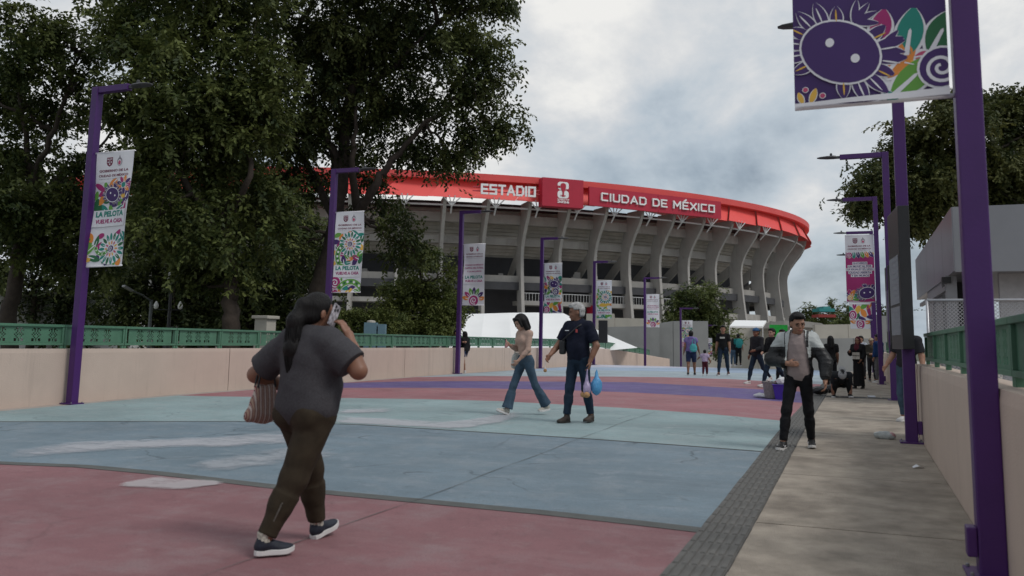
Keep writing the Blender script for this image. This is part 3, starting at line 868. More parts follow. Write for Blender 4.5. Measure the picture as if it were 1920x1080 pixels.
# ================================================================== LAMP POSTS AND BANNERS
def post(base_px, top_px, armdir, label, arm=0.95, size=0.15, lean=None, base=None, height=None, lamp=True, boxside=None):
    b_ = gpt(*base_px) if base is None else np.array(base, float)
    h = (at_y(top_px[0], top_px[1], b_[1])[2] - b_[2]) if height is None else height
    o = empty('lamp_post', (b_[0], b_[1], b_[2]))
    tag(o, label, 'lamp post', 'purple lamp posts along the bridge')
    if lean: o.rotation_euler = (0, lean, 0)
    mb = MB(); mb.box((0, 0, h / 2), (size, size, h)); mb.build('pole', M_purple, o, bevel=0.012)
    mb = MB(); mb.box((0, 0, 0.012), (size * 1.9, size * 1.9, 0.02)); mb.build('base_plate', M_purple, o)
    for bx_ in (-1, 1):
        for by_ in (-1, 1):
            mb = MB(); mb.lathe([(.011, .02), (.011, .038), (.004, .042)], 6, (bx_ * size * .78, by_ * size * .78, 0)); mb.build('bolt', M_galvb, o)
    if lamp:
        a = size * 0.8
        mb = MB(); mb.box((armdir * (size / 2 + arm / 2), 0, h - a / 2), (arm, a, a)); mb.build('arm', M_purple, o, bevel=0.008)
        x0 = armdir * (size / 2 + arm)
        mb = MB()
        mb.box((x0 + armdir * 0.06, 0, h - a / 2), (0.12, 0.06, 0.06))
        vs = []
        prof = [(0.08, 0.05, 0.035), (0.14, 0.09, 0.045), (0.30, 0.11, 0.04), (0.46, 0.09, 0.025), (0.53, 0.04, 0.012)]
        sec = []
        for px_, wy, wz in prof:
            sec.append([(x0 + armdir * px_, wy * math.cos(t_), h - a / 2 + 0.01 + wz * math.sin(t_)) for t_ in [2 * math.pi * k / 10 for k in range(10)]])
        vs = [p for s_ in sec for p in s_]; fs = []
        for i in range(len(sec) - 1):
            for k in range(10): fs.append((i * 10 + k, i * 10 + (k + 1) % 10, (i + 1) * 10 + (k + 1) % 10, (i + 1) * 10 + k))
        fs += [tuple(range(10)), tuple(range(40, 50))]
        mb.add(vs, fs)
        lh = mb.build('lamp_head', M_lampgrey, o)
        mb = MB(); mb.lathe([(0.03, 0), (0.03, 0.05), (0.02, 0.065)], 10, (x0 + armdir * 0.2, 0, h - a / 2 + 0.05)); mb.build('sensor', M_lampgrey, lh)
    if boxside:
        mb = MB(); mb.box((boxside * (size / 2 + 0.03), -0.02, 0.20), (0.055, 0.11, 0.17)); mb.build('access_box', M_purple, o, bevel=0.01)
    return o, b_, h

M_art = None
# ---- banner art: flat vector print in banner units (u 0..w to the right, v 0..h upward)
PAL = {k: mat('print_' + k, c, 0.55, 0.05, 3.0) for k, c in dict(
    white=(0.74, 0.735, 0.77), purple=(0.052, 0.02, 0.125), magenta=(0.36, 0.022, 0.15), teal=(0.015, 0.235, 0.185), green=(0.13, 0.34, 0.055),
    orange=(0.72, 0.25, 0.045), yellow=(0.72, 0.43, 0.07), wine=(0.17, 0.02, 0.055), grey=(0.25, 0.23, 0.26), pink=(0.5, 0.07, 0.16), black=(0.05, 0.04, 0.05), dgreen=(0.02, 0.13, 0.05)).items()}
PK = list(PAL)
class Art:
    def __init__(s): s.p = []; s.n = 0
    def poly(s, pts, c, lay=1): s.p.append((np.array(pts, float), None, c, lay))
    def text(s, t, cx, y, w, h, c, lay=3, bold=0.025, outline=None):
        v, f = txt_mesh(t, bold)
        lo = v.min(0); hi = v.max(0); q = (v - lo) / (hi - lo)
        q[:, 0] = cx + (q[:, 0] - 0.5) * w; q[:, 1] = y + q[:, 1] * h
        if outline: s.poly([(cx - w * .53, y - h * .22), (cx + w * .53, y - h * .22), (cx + w * .53, y + h * 1.22), (cx - w * .53, y + h * 1.22)], outline, lay - 1)
        s.p.append((q, f, c, lay))
    def ell(s, cx, cy, rx, ry, c, lay=1, n=20, a0=0.0):
        a = a0; s.poly([(cx + rx * math.cos(t) * math.cos(a) - ry * math.sin(t) * math.sin(a), cy + rx * math.cos(t) * math.sin(a) + ry * math.sin(t) * math.cos(a)) for t in [2 * math.pi * k / n for k in range(n)]], c, lay)
    def leaf(s, x, y, L, W, ang, c, lay=1, rim='white', slot=True, rw=0.016):
        def shape(g, L0=0.0):
            pts = []
            for k in range(9):
                t = k / 8; pts.append((t * (L + g) - L0, (W / 2 + g) * math.sin(math.pi * min(1, t * 0.86 + 0.10)) ** 0.8))
            for k in range(8, -1, -1):
                t = k / 8; pts.append((t * (L + g) - L0, -(W / 2 + g) * math.sin(math.pi * min(1, t * 0.86 + 0.10)) ** 0.8))
            return [(x + px * math.cos(ang) - py * math.sin(ang), y + px * math.sin(ang) + py * math.cos(ang)) for px, py in pts]
        if rim: s.poly(shape(rw, rw), rim, lay)
        s.poly(shape(0), c, lay + 1)
        if slot:
            pts = [(-.01, -W * .10), (L * .5, -W * .06), (L * .56, 0), (L * .5, W * .06), (-.01, W * .10)]
            s.poly([(x + px * math.cos(ang) - py * math.sin(ang), y + px * math.sin(ang) + py * math.cos(ang)) for px, py in pts], rim or 'white', lay + 2)
    def arc(s, cx, cy, r, a0, a1, wd, c, lay=2, n=14, r1=None):
        r1 = r if r1 is None else r1
        for k in range(n):
            t0 = a0 + (a1 - a0) * k / n; t1 = a0 + (a1 - a0) * (k + 1) / n
            q0 = r + (r1 - r) * k / n; q1 = r + (r1 - r) * (k + 1) / n
            s.poly([(cx + (q0 - wd / 2) * math.cos(t0), cy + (q0 - wd / 2) * math.sin(t0)), (cx + (q0 + wd / 2) * math.cos(t0), cy + (q0 + wd / 2) * math.sin(t0)),
                    (cx + (q1 + wd / 2) * math.cos(t1), cy + (q1 + wd / 2) * math.sin(t1)), (cx + (q1 - wd / 2) * math.cos(t1), cy + (q1 - wd / 2) * math.sin(t1))], c, lay)
    def spiral(s, cx, cy, r, c, lay=1, bg='white'):
        s.ell(cx, cy, r * 1.12, r * 1.12, bg, lay); s.ell(cx, cy, r, r, c, lay + 1)
        s.arc(cx, cy, r * 0.74, R(-60), R(-60 - 560), r * 0.17, bg, lay + 2, 30, r * 0.12)
    def petals(s, cx, cy, r, L, W, n, cs, lay=1, a0=0, a1=2 * math.pi):
        for k in range(n):
            a = a0 + (a1 - a0) * k / n
            s.leaf(cx + r * math.cos(a), cy + r * math.sin(a), L, W, a, cs[k % len(cs)], lay, rw=0.008, slot=(k % 2 == 0))
    def gill_animal(s, cx, cy, R0, ang, lay=4, ring=0.016, body='purple'):
        """round-headed amphibian motif with feathery side fringes, folk embroidery style"""
        ca, sa = math.cos(ang), math.sin(ang)
        T = lambda x, y: (cx + x * ca - y * sa, cy + x * sa + y * ca)
        for sgn in (-1, 1):
            for k in range(7):
                a = (math.pi if sgn < 0 else 0) + R(-62 + 20.5 * k)
                L = R0 * (0.95 if k in (1, 2, 4, 5) else 0.72)
                bx, by = R0 * 1.12 * math.cos(a), R0 * 0.78 * math.sin(a)
                X, Y = T(bx * 0.9, by * 0.9)
                s.leaf(X, Y, L, R0 * 0.36, a * 0.9 + ang + (0.05 * k if sgn > 0 else 0) + (math.pi * 0.1 if sgn < 0 else 0), body, lay, rw=ring * 0.55, slot=False)
                X2, Y2 = T(bx * 1.15, by * 1.15)
                s.leaf(X2, Y2, L * 0.55, R0 * 0.05, a * 0.9 + ang + (math.pi * 0.1 if sgn < 0 else 0), 'white' if k % 3 else 'yellow', lay + 2, rim=None, slot=False)
        for hx, hy, ha in ((-0.15, 1.0, 1.25), (0.95, 0.62, 0.6)):
            X, Y = T(hx * R0, hy * R0)
            for k in range(4):
                s.leaf(X, Y, R0 * 0.72, R0 * 0.2, ha + ang + R(-48 + 30 * k), body, lay, rw=ring * 0.6, slot=False)
        pts = [T((R0 * 1.2 + ring) * math.cos(t), (R0 * 0.92 + ring) * math.sin(t)) for t in [2 * math.pi * k / 28 for k in range(28)]]
        s.poly(pts, 'white', lay + 3)
        s.poly([T(R0 * 1.2 * math.cos(t), R0 * 0.92 * math.sin(t)) for t in [2 * math.pi * k / 28 for k in range(28)]], body, lay + 4)
        for ex, ey in ((-0.42, 0.12), (0.5, 0.02)):
            X, Y = T(ex * R0, ey * R0); s.ell(X, Y, R0 * 0.13, R0 * 0.145, 'white', lay + 5, 12)

def clip_art(art, w, h, us, vs_):
    """bmesh of the print cut along the cloth grid and trimmed to the cloth"""
    bm = bmesh.new()
    ml = bm.faces.layers.int.new('lay')
    for pts, f, c, lay in art.p:
        vv = [bm.verts.new((x, y, 0)) for x, y in pts]
        for idx in ([range(len(pts))] if f is None else f):
            try:
                fc = bm.faces.new([vv[int(i)] for i in idx]); fc.material_index = PK.index(c); fc[ml] = lay
            except ValueError: pass
    for co, no in (((0.001, 0, 0), (-1, 0, 0)), ((w - 0.001, 0, 0), (1, 0, 0)), ((0, 0.001, 0), (0, -1, 0)), ((0, h - 0.001, 0), (0, 1, 0))):
        bmesh.ops.bisect_plane(bm, geom=bm.verts[:] + bm.edges[:] + bm.faces[:], plane_co=co, plane_no=no, clear_outer=True)
    for u in us[1:-1]: bmesh.ops.bisect_plane(bm, geom=bm.verts[:] + bm.edges[:] + bm.faces[:], plane_co=(u, 0, 0), plane_no=(1, 0, 0))
    for v in vs_[1:-1]: bmesh.ops.bisect_plane(bm, geom=bm.verts[:] + bm.edges[:] + bm.faces[:], plane_co=(0, v, 0), plane_no=(0, 1, 0))
    return bm, ml

def banner(name_label, P0, art, w, h, base='white', bend=0.045, sway=0.0, curl=0.0, pole_side=-1, seed=0, arm_x=None):
    """P0: lower corner next to u=0, banner faces -Y; parts: cloth, print, hem rods"""
    o = empty('banner', P0); tag(o, name_label, 'banner', 'printed banners hung on the lamp posts')
    nu, nv = 8, 18
    us = [w * k / nu for k in range(nu + 1)]; vs_ = [h * k / nv for k in range(nv + 1)]
    rr_ = random.Random(seed); ph = [rr_.uniform(0, 6) for _ in range(4)]
    def surf(u, v, off=0.0):
        s, t = u / w, v / h
        k = math.sin(math.pi * t)
        y = bend * k * (math.sin(2.6 * s + ph[0]) + 0.5 * math.sin(5 * t + 4 * s + ph[1])) + 0.006 * math.sin(9 * s + 7 * t + ph[2])
        x = u - sway * (1 - t) ** 1.6 - 0.02 * abs(sway) * k
        z = v + curl * (1 - t) ** 2 * s
        return (x, y - off, z)
    vs = [surf(u, v, -0.0015) for v in vs_ for u in us]; fs = []
    for j in range(nv):
        for i in range(nu):
            a = j * (nu + 1) + i; fs.append((a, a + 1, a + nu + 2, a + nu + 1))
    mb = MB(); mb.add(vs, fs); mb.build('cloth', PAL[base], o, smooth=True)
    bm, ml = clip_art(art, w, h, us, vs_)
    bm.verts.ensure_lookup_table()
    seen = {}
    # lift each layer by its own small height
    lay_of = {}
    for fc in bm.faces:
        for v in fc.verts: lay_of[v.index] = max(lay_of.get(v.index, 0), fc[ml])
    bm.verts.index_update()
    lay_of = {}
    for fc in bm.faces:
        for v in fc.verts: lay_of[v.index] = max(lay_of.get(v.index, 0), fc[ml])
    for v in bm.verts:
        v.co = surf(v.co.x, v.co.y, 0.002 + 0.0016 * lay_of.get(v.index, 1))
    me = bpy.data.meshes.new('print'); bm.to_mesh(me); bm.free()
    for k in PK: me.materials.append(PAL[k])
    link_mesh('print', me, o)
    for v in (0.0, h):
        a, b_ = Vector(surf(0, v, -0.01)), Vector(surf(w, v, -0.01))
        dd = (b_ - a).normalized()
        mb = MB(); mb.tube([a - dd * (0.10 if pole_side < 0 else 0.0), b_ + dd * (0.10 if pole_side > 0 else 0.0)], 0.016, 8); mb.build('hanging_rod', M_white, o, smooth=True)
    return o

def header(a, w, h):
    """white top with shield, second crest and two lines of lettering"""
    t = h
    a.poly([(0, h - 0.60), (w, h - 0.60), (w, h), (0, h)], 'white', 1)
    x, y = w * 0.36, t - 0.19
    a.poly([(x - .075, y + .085), (x + .075, y + .085), (x + .075, y - .03), (x + .05, y - .075), (x, y - .10), (x - .05, y - .075), (x - .075, y - .03)], 'wine', 2)
    for dx, dy in ((-.045, .05), (0.0, .05), (.045, .05), (-.04, -.01), (.04, -.01), (0, -.055)):
        a.ell(x + dx, y + dy, .014, .014, 'white', 3, 8)
    a.poly([(x - .006, y + .03), (x + .006, y + .03), (x + .006, y - .04), (x - .006, y - .04)], 'white', 3)
    x = w * 0.64
    a.ell(x, y - .015, .065, .085, 'grey', 2, 14); a.ell(x, y - .03, .048, .06, 'white', 3, 14); a.ell(x, y - .035, .034, .045, 'pink', 4, 12)
    a.poly([(x - .018, y + .06), (x, y + .125), (x + .018, y + .06)], 'grey', 3)
    a.text('GOBIERNO DE LA', w * .5, t - .40, w * .80, .050, 'wine', 3, 0.03)
    a.text('CIUDAD DE MÉXICO', w * .5, t - .495, w * .82, .058, 'wine', 3, 0.03)
    a.text('CAPITAL DE LA TRANSFORMACIÓN', w * .5, t - .545, w * .80, .022, 'grey', 3, 0.0)
def slogan(a, w, y):
    a.poly([(0.01, y - .07), (w * .96, y - .07), (w * .96, y + .26), (0.01, y + .26)], 'white', 6)
    a.text('LA PELOTA', w * .5, y + .125, w * .84, .115, 'teal', 8, 0.045)
    a.text('VUELVE A CASA', w * .5, y - .005, w * .82, .085, 'magenta', 8, 0.04)
def confetti(a, w, y0, y1, seed, n=16, cs=('purple', 'magenta', 'teal', 'orange', 'green', 'yellow', 'dgreen'), big=1.0):
    q = random.Random(seed)
    pts = []
    n = int(n * 1.8)
    for k in range(n * 8):
        x = q.uniform(0.02, w - .02); y = q.uniform(y0, y1)
        if all((x - px) ** 2 + (y - py) ** 2 > (0.118 * big) ** 2 for px, py in pts): pts.append((x, y))
        if len(pts) >= n: break
    for i, (x, y) in enumerate(pts):
        L = q.uniform(.18, .30) * big
        an = q.uniform(0, 6.28)
        a.leaf(x - L * .5 * math.cos(an), y - L * .5 * math.sin(an), L, q.uniform(.10, .155) * big, an, cs[(i * 3 + seed) % len(cs)], 1, rw=.012, slot=q.random() < .6)
def sunhead(a, cx, cy, r, lay=4):
    a.ell(cx, cy, r * 1.3, r * 1.3, 'white', lay)
    a.petals(cx, cy, r * .72, r * .62, r * .26, 18, ('teal', 'dgreen', 'teal'), lay)
    a.ell(cx, cy, r * .74, r * .74, 'white', lay + 2)
    a.petals(cx, cy, r * .36, r * .32, r * .15, 12, ('orange', 'yellow', 'pink'), lay + 3)
    a.ell(cx, cy, r * .36, r * .36, 'white', lay + 5); a.spiral(cx, cy, r * .27, 'purple', lay + 6)
def scales(a, cx, cy, r, a0, a1, wd, lay=4):
    a.arc(cx, cy, r, a0, a1, wd, 'white', lay, 16); a.arc(cx, cy, r, a0, a1, wd * .82, 'green', lay + 1, 16)
    for k in range(9):
        t = a0 + (a1 - a0) * (k + .5) / 9
        a.ell(cx + r * math.cos(t), cy + r * math.sin(t), wd * .20, wd * .20, 'white' if k % 2 else 'dgreen', lay + 2, 10)
def art_A(w, h):
    a = Art(); confetti(a, w, 1.12, h - .62, 1, 14); confetti(a, w, 0.02, .66, 5, 12)
    a.petals(w * .82, h - .68, .06, .13, .07, 9, ('magenta', 'purple', 'orange'), 3)
    a.gill_animal(w * .52, 1.42, .145, R(-18), 5); slogan(a, w, .86)
    sunhead(a, w * .66, .34, .24); scales(a, w * .42, .42, .18, R(190), R(330), .075, 8); header(a, w, h); return a
def art_B(w, h):
    a = Art(); confetti(a, w, .80, h - .62, 2, 20); confetti(a, w, .0, .30, 9, 8)
    sunhead(a, w * .55, h - .92, .26); scales(a, w * .52, 1.02, .36, R(125), R(215), .17, 4); slogan(a, w, .50)
    scales(a, w * .62, -.12, .42, R(25), R(150), .19, 4); a.spiral(w * .08, .27, .17, 'magenta', 4); header(a, w, h); return a
def art_C(w, h):
    a = Art(); header(a, w, h)
    for k, s_ in enumerate(('CIUDAD DE MÉXICO', 'CAPITAL DEL FUTBOL', 'Y LA INCLUSIÓN')):
        a.text(s_, w * .5, 1.47 - .12 * k, w * (.86, .9, .7)[k], .065, 'magenta', 3, 0.03)
    slogan(a, w, .86)
    for ang, c in ((165, 'orange'), (140, 'magenta'), (112, 'green'), (90, 'purple'), (66, 'green'), (38, 'purple'), (12, 'orange')):
        t = R(ang); a.leaf(w * .52 + .22 * math.cos(t), .17 + .22 * math.sin(t), .27, .15, t, c, 2)
    a.spiral(w * .52, .17, .19, 'magenta', 4); return a
def art_D(w, h):
    a = Art(); confetti(a, w, .85, h - .62, 4, 16); confetti(a, w, 0, .5, 8, 7, big=1.4)
    a.gill_animal(w * .56, 1.32, .17, R(-12), 5); a.spiral(w * .66, .97, .16, 'purple', 8); slogan(a, w, .58); a.spiral(w * .16, .16, .15, 'magenta', 4)
    header(a, w, h); return a
def art_E(w, h):
    a = Art(); confetti(a, w, .55, h - .62, 6, 14, ('orange', 'green', 'purple', 'yellow'))
    sunhead(a, w * .6, 1.28, .30); scales(a, w * .5, .95, .42, R(110), R(250), .13, 5); a.leaf(w * .2, .78, .6, .26, R(8), 'yellow', 3, slot=False)
    slogan(a, w, .30); confetti(a, w, 0, .22, 7, 6, ('green', 'teal')); header(a, w, h); return a
def art_F(w, h):
    a = Art(); a.poly([(0, 0), (w, 0), (w, h - .6), (0, h - .6)], 'magenta', 0)
    for k, c in enumerate(('magenta', 'yellow', 'teal', 'purple', 'green', 'orange', 'purple', 'yellow')):
        a.leaf(w * (.03 + .135 * k), h - .58, .22, .12, R(-105 + 8 * k), c, 2)
    a.spiral(w * .14, h - .68, .09, 'magenta', 5)
    for k, s_ in enumerate(('QUEREMOS', 'UN MUNDIAL POR', 'LA IGUALDAD, UNA', 'CIUDAD ABIERTA', 'Y SIN MUROS')):
        ww = w * (.5, .82, .92, .78, .62)[k]
        a.text(s_, w * .5, 1.28 - .105 * k, ww, .065, 'purple', 4, 0.03, outline='white')
    for k, c in enumerate(('green', 'teal', 'orange', 'magenta', 'purple')):
        a.leaf(w * .14, .16, .28, .14, R(-20 + 40 * k), c, 2)
    a.spiral(w * .13, .14, .09, 'yellow', 5); a.gill_animal(w * .72, .30, .2, R(12), 5); header(a, w, h); return a
def art_H(w, h):
    a = art_D(w, h); return a
def art_G(w, h):
    a = Art()
    # lower part of the near banner: animal on the left, fan of leaves on the right (only this part is in view)
    a.gill_animal(w * .315, .355, .215, R(-33), 5, ring=.014)
    for x, y, L, W, an, c in ((.50, .34, .26, .10, 65, 'purple'), (.565, .40, .22, .13, 78, 'magenta'), (.60, .17, .27, .16, 48, 'orange'), (.745, .30, .30, .16, 80, 'teal'),
                              (.90, .30, .28, .17, 62, 'dgreen'), (.66, .04, .34, .17, 42, 'green'), (.80, .27, .10, .06, 5, 'pink'), (.74, .24, .09, .05, -20, 'yellow'), (.60, .06, .12, .06, -50, 'teal')):
        a.leaf(w * x, y, L, W, R(an), c, 3, rw=.018)
    a.poly([(w * .56, .06), (w * .72, .10), (w * .86, .26), (w * .66, .30), (w * .52, .26)], 'white', 1)
    a.spiral(w * .955, .185, .125, 'purple', 7)
    for x, y, rx, c in ((.075, .12, .016, 'pink'), (.19, .07, .016, 'pink')):
        a.ell(w * x, y, rx * 1.3, rx * 1.3, 'white', 3); a.ell(w * x, y, rx, rx, c, 4)
    a.leaf(w * .055, .03, .08, .035, R(110), 'yellow', 3, rw=.006, slot=False); a.leaf(w * .11, .03, .10, .04, R(70), 'yellow', 3, rw=.006, slot=False)
    a.poly([(0, 0), (w, 0), (w, .05), (0, .022)], 'white', 20)
    return a

WB, HB = 0.90, 2.28
LP = [((125, 757), (172, 166), 'tallest purple lamp post against the left parapet, leftmost in the row', 0.0),
      ((598, 719), (619, 318), 'purple lamp post behind the woman holding the phone', 0.0),
      ((848, 700.5), (857, 396), 'purple lamp post with a standing couple at its foot', 0.0),
      ((991, 690), (1003, 446), 'purple lamp post rising behind the young woman with the white bag', 0.0),
      ((1130, 684.5), (1135, 489), 'purple lamp post carrying a notice board near the crest', 0.0)]
posts = []
for bp, tp, lb, ln in LP:
    g0 = gpt(*bp)
    base = (lwx(g0[1]) + 0.17, g0[1], g0[2])
    posts.append(post(bp, tp, 1, lb, base=base, lean=0.006, arm=0.72))
def hang_left(i, art, label, ztop_px, zbot_px, sway=0.0, seed=0, curl=0.0):
    o, b_, h = posts[i]
    zt = at_y(ztop_px[0], ztop_px[1], b_[1])[2]; zb = at_y(zbot_px[0], zbot_px[1], b_[1])[2]
    H2 = zt - zb
    bn = banner(label, (b_[0] + 0.12 + 0.012 * zb, b_[1], zb), art(WB, 2.28), WB, 2.28, sway=sway, seed=seed, curl=curl)
    bn.scale = (1, 1, H2 / 2.28)
    return bn
hang_left(0, art_A, 'banner on the leftmost lamp post, bottom swinging towards the pole', (200, 286), (190, 500), 0.11, 1, 0.02)
hang_left(1, art_B, 'banner with green scaled patterns on the lamp post behind the woman with the phone', (640, 398), (640, 548), 0.03, 2)
hang_left(2, art_C, 'mostly white banner with magenta lettering and a spiral above the standing couple', (875, 458), (875, 572), 0.02, 3)
hang_left(3, art_D, 'banner with purple amphibian motif above the young woman with the white bag', (1017, 494), (1017, 587), 0.0, 4)
hang_left(4, art_E, 'banner with green ring pattern on the lamp post with the notice board', (1150, 526), (1150, 597), 0.0, 5)
# posts beyond the crest stand lower on the ramp
def far_post(px_x, py_top, Y, arm, label, btop=None, bbot=None, art=None, blabel=None, bw=0.9):
    t_ = at_y(px_x, py_top, Y); z0 = zg(Y)
    o, b_, h = post(None, None, 1, label, base=(t_[0], Y, z0), height=t_[2] - z0, arm=arm)
    if art:
        zt = at_y(px_x, btop, Y)[2]; zb = at_y(px_x, bbot, Y)[2]
        bn = banner(blabel, (t_[0] + 0.1, Y, zb), art(WB, 2.28), WB, 2.28, seed=int(Y)); bn.scale = (bw / 0.9, 1, (zt - zb) / 2.28)
far_post(1209, 520, 58.0, 0.95, 'purple lamp post just beyond the crest in front of the grey wall', 552, 613, art_C, 'mostly white banner just beyond the crest in front of the grey wall')
far_post(1276, 577, 73.0, 0.95, 'small purple lamp post beside the person in the lavender hoodie', 601, 650, art_B, 'small colourful banner beside the person in the lavender hoodie')
far_post(1315, 609, 84.0, 0.95, 'smallest purple lamp post, down the ramp above the toddler', 634, 665, art_D, 'smallest banner, down the ramp above the toddler')
# right-hand row
pr_, pb_, ph_ = post(None, None, -1, 'close purple post at the right edge of the picture', base=(0.70, gpt(1868, 1079)[1] - 0.04, zg(5.5)), height=5.9, boxside=-1)
YR = float(pb_[1])
wG = 0.93
bl = at_y(1487, 200, YR); br = at_y(1790, 182, YR)
bn = banner('big purple banner with amphibian and leaves at the upper right corner', (pb_[0] - 0.10 - wG, YR, (bl[2] + br[2]) / 2 - 0.0), art_G(wG, HB), wG, HB, base='purple', bend=0.015, pole_side=1, seed=8)
r2, b2_, h2_ = post((1703, 831), (1672, 150), -1, 'purple post with the large black notice board at the right', base=(0.64, gpt(1703, 831)[1], zg(13)), height=5.9, boxside=1)
b3 = gpt(1679, 751); r3, b3_, h3_ = post(None, None, -1, 'purple lamp post with the second black notice board', base=(0.80, b3[1], b3[2]), height=at_y(1665, 285, b3[1])[2] - b3[2])
b4 = gpt(1651, 721); r4, b4_, h4_ = post(None, None, -1, 'purple lamp post with the magenta banner beyond the street sellers', base=(0.76, b4[1], b4[2]), height=at_y(1640, 369, b4[1])[2] - b4[2], boxside=1)
Yb = float(b4_[1])
zt = at_y(1610, 441, Yb)[2]; zb = at_y(1610, 701 - 135, Yb)[2]
bn = banner('magenta banner with white slogan on the right-hand lamp post', (b4_[0] - 0.10 - 0.9, Yb, zb), art_F(WB, 2.28), WB, 2.28, base='magenta', pole_side=1, seed=11); bn.scale = (1, 1, (zt - zb) / 2.28)
for k, (Y, topy, px_, art, lb, bt, bb) in enumerate(((40.3, 433, 1634, art_D, 'second', 470, 600), (46.0, 475, 1630, art_C, 'third', 505, 616))):
    q = at_y(px_, topy, Y)
    o, b_, h = post(None, None, -1, ('purple lamp post partly hidden behind the magenta banner', 'farthest purple lamp post of the right-hand row')[k], base=(0.78, Y, zg(Y)), height=q[2] - zg(Y))
    zt = at_y(px_, bt, Y)[2]; zb = at_y(px_, bb, Y)[2]
    bn = banner(('colourful banner showing just below the magenta banner', 'banner with magenta spiral, lowest of the three on the right')[k], (b_[0] - 1.0, Y, zb), art(WB, 2.28), WB, 2.28, pole_side=1, seed=20 + k); bn.scale = (1, 1, (zt - zb) / 2.28)
# ================================================================== BACKGROUND AND STREET FURNITURE
def V(p): return Vector([float(q) for q in p])
M_tent = mat('tent_fabric', (0.80, 0.80, 0.79), 0.6, 0.03, 0.6)
M_booth = mat('booth_panel', (0.24, 0.24, 0.255), 0.4, 0.06, 1.0, 0, 60, 0.3)
M_boothsh = mat('booth_gloss_panel', (0.20, 0.195, 0.215), 0.30, 0.08, 0.8, 0, 60, 0.3)
M_boothshade = mat('booth_opening_shade', (0.035, 0.035, 0.038), 0.7, 0.2, 1.0)
M_paperw = mat('paper_white', (0.62, 0.63, 0.66), 0.7, 0.08, 5.0)
M_paper = mat('paper_sheet', (0.22, 0.225, 0.25), 0.7, 0.12, 5.0)
M_ink = mat('printed_text_grey', (0.22, 0.22, 0.25), 0.7, 0.2, 60.0)
M_galv = mat('galvanised_wire', (0.42, 0.42, 0.44), 0.4, 0.1, 10, 0, 60, 0.7)
M_lantern = mat('lantern_glass', (0.75, 0.75, 0.72), 0.3, 0.03, 3)
M_skyblue = mat('blue_cabinet', (0.13, 0.22, 0.27), 0.6, 0.08, 2.0)
# --- white marquee tent beyond the left railing
tent = empty('marquee_tent', V(at_depth(960, 640, 52))); tag(tent, 'large white marquee tent roof beyond the left railing', 'tent')
tinv = Matrix.Translation(-tent.location)
def tpart(mb, nm, mt_, **k):
    o = mb.build(nm, mt_, tent, **k); o.matrix_parent_inverse = tinv; return o
ridge = [(862, 589), (908, 588), (955, 586.5), (1004, 586), (1056, 587.5)]
eave = [(838, 662), (898, 662), (960, 660), (1030, 660), (1110, 660)]
RD = [V(at_depth(x, y, 60)) for x, y in ridge]; EV = [V(at_depth(x, y, 52)) for x, y in eave]
BK = [2 * r_ - e_ for r_, e_ in zip(RD, EV)]
for b_, e_ in zip(BK, EV): b_.z = e_.z
def sheet(mb, a, b, c, d, n=6, sag=0.12):
    vs = []; fs = []
    for i in range(n + 1):
        for j in range(n + 1):
            s, t = i / n, j / n
            p = (a * (1 - s) + b * s) * (1 - t) + (d * (1 - s) + c * s) * t
            p.z -= sag * math.sin(math.pi * t) * math.sin(math.pi * s) + sag * .6 * math.sin(math.pi * t)
            vs.append(p)
    for i in range(n):
        for j in range(n):
            q = i * (n + 1) + j; fs.append((q, q + n + 1, q + n + 2, q + 1))
    mb.add(vs, fs)
for i in range(4):
    for A_ in (EV, BK):
        mb = MB(); sheet(mb, RD[i], RD[i + 1], A_[i + 1], A_[i]); tpart(mb, 'roof_panel', M_tent, smooth=True)
tip = [V(at_depth(1196, 652, 53)), V(at_depth(1150, 650, 66))]
for a_, b_ in ((EV[4], tip[0]), (tip[0], tip[1]), (tip[1], BK[4])):
    mb = MB(); sheet(mb, RD[4], RD[4] + Vector((0.05, 0, 0)), b_, a_); tpart(mb, 'roof_panel', M_tent, smooth=True)
for r_ in (RD[0], RD[2], RD[4]):
    mb = MB(); mb.tube([(r_.x, r_.y, -3.2), (r_.x, r_.y, r_.z - 0.05)], 0.08, 8); tpart(mb, 'pole', M_steelw)
# --- walls and ramps behind the crest
def px_wall(name, label, cat, pts, depth, thick, mt_, zlow=-3.2, tilt=0.0):
    """upright wall whose top follows photo points at the given depth"""
    tops = [V(at_depth(x, y, depth + tilt * (x - pts[0][0]))) for x, y in pts]
    o = empty(name, (tops[0].x, tops[0].y, zlow)); tag(o, label, cat)
    inv_ = Matrix.Translation((-tops[0].x, -tops[0].y, -zlow))
    nrm = Vector((math.sin(YAW), -math.cos(YAW), 0)) * -thick
    for i in range(len(tops) - 1):
        a, b = tops[i], tops[i + 1]
        n = max(1, int((b - a).length / 5.0))
        for k in range(n):
            p, q = a + (b - a) * (k / n), a + (b - a) * ((k + 1) / n)
            g_ = (q - p).normalized() * 0.02
            p, q = p + g_, q - g_
            mb = MB(); mb.prism([(p.x, p.y, zlow), (q.x, q.y, zlow), q, p], nrm)
            w_ = mb.build('wall_panel', mt_, o); w_.matrix_parent_inverse = inv_
    return o
px_wall('grey_wall', 'tall grey block wall beyond the crest, left of the round tree', 'wall', [(1236, 606), (1262, 602), (1328, 602)], 80, 0.6, M_greywall)
px_wall('grey_wall', 'lower grey wall beside the tent end', 'wall', [(1140, 613), (1237, 611)], 79, 0.6, M_greywall)
px_wall('tan_wall', 'pale tan wall in front of the stadium ribs', 'wall', [(1100, 588), (1152, 588), (1153, 596), (1240, 598)], 105, 0.8, M_tanwall)
px_wall('tan_wall', 'long pale concrete wall at the foot of the right stadium ribs', 'wall', [(1310, 600), (1420, 602), (1500, 608)], 130, 0.8, M_tanwall)
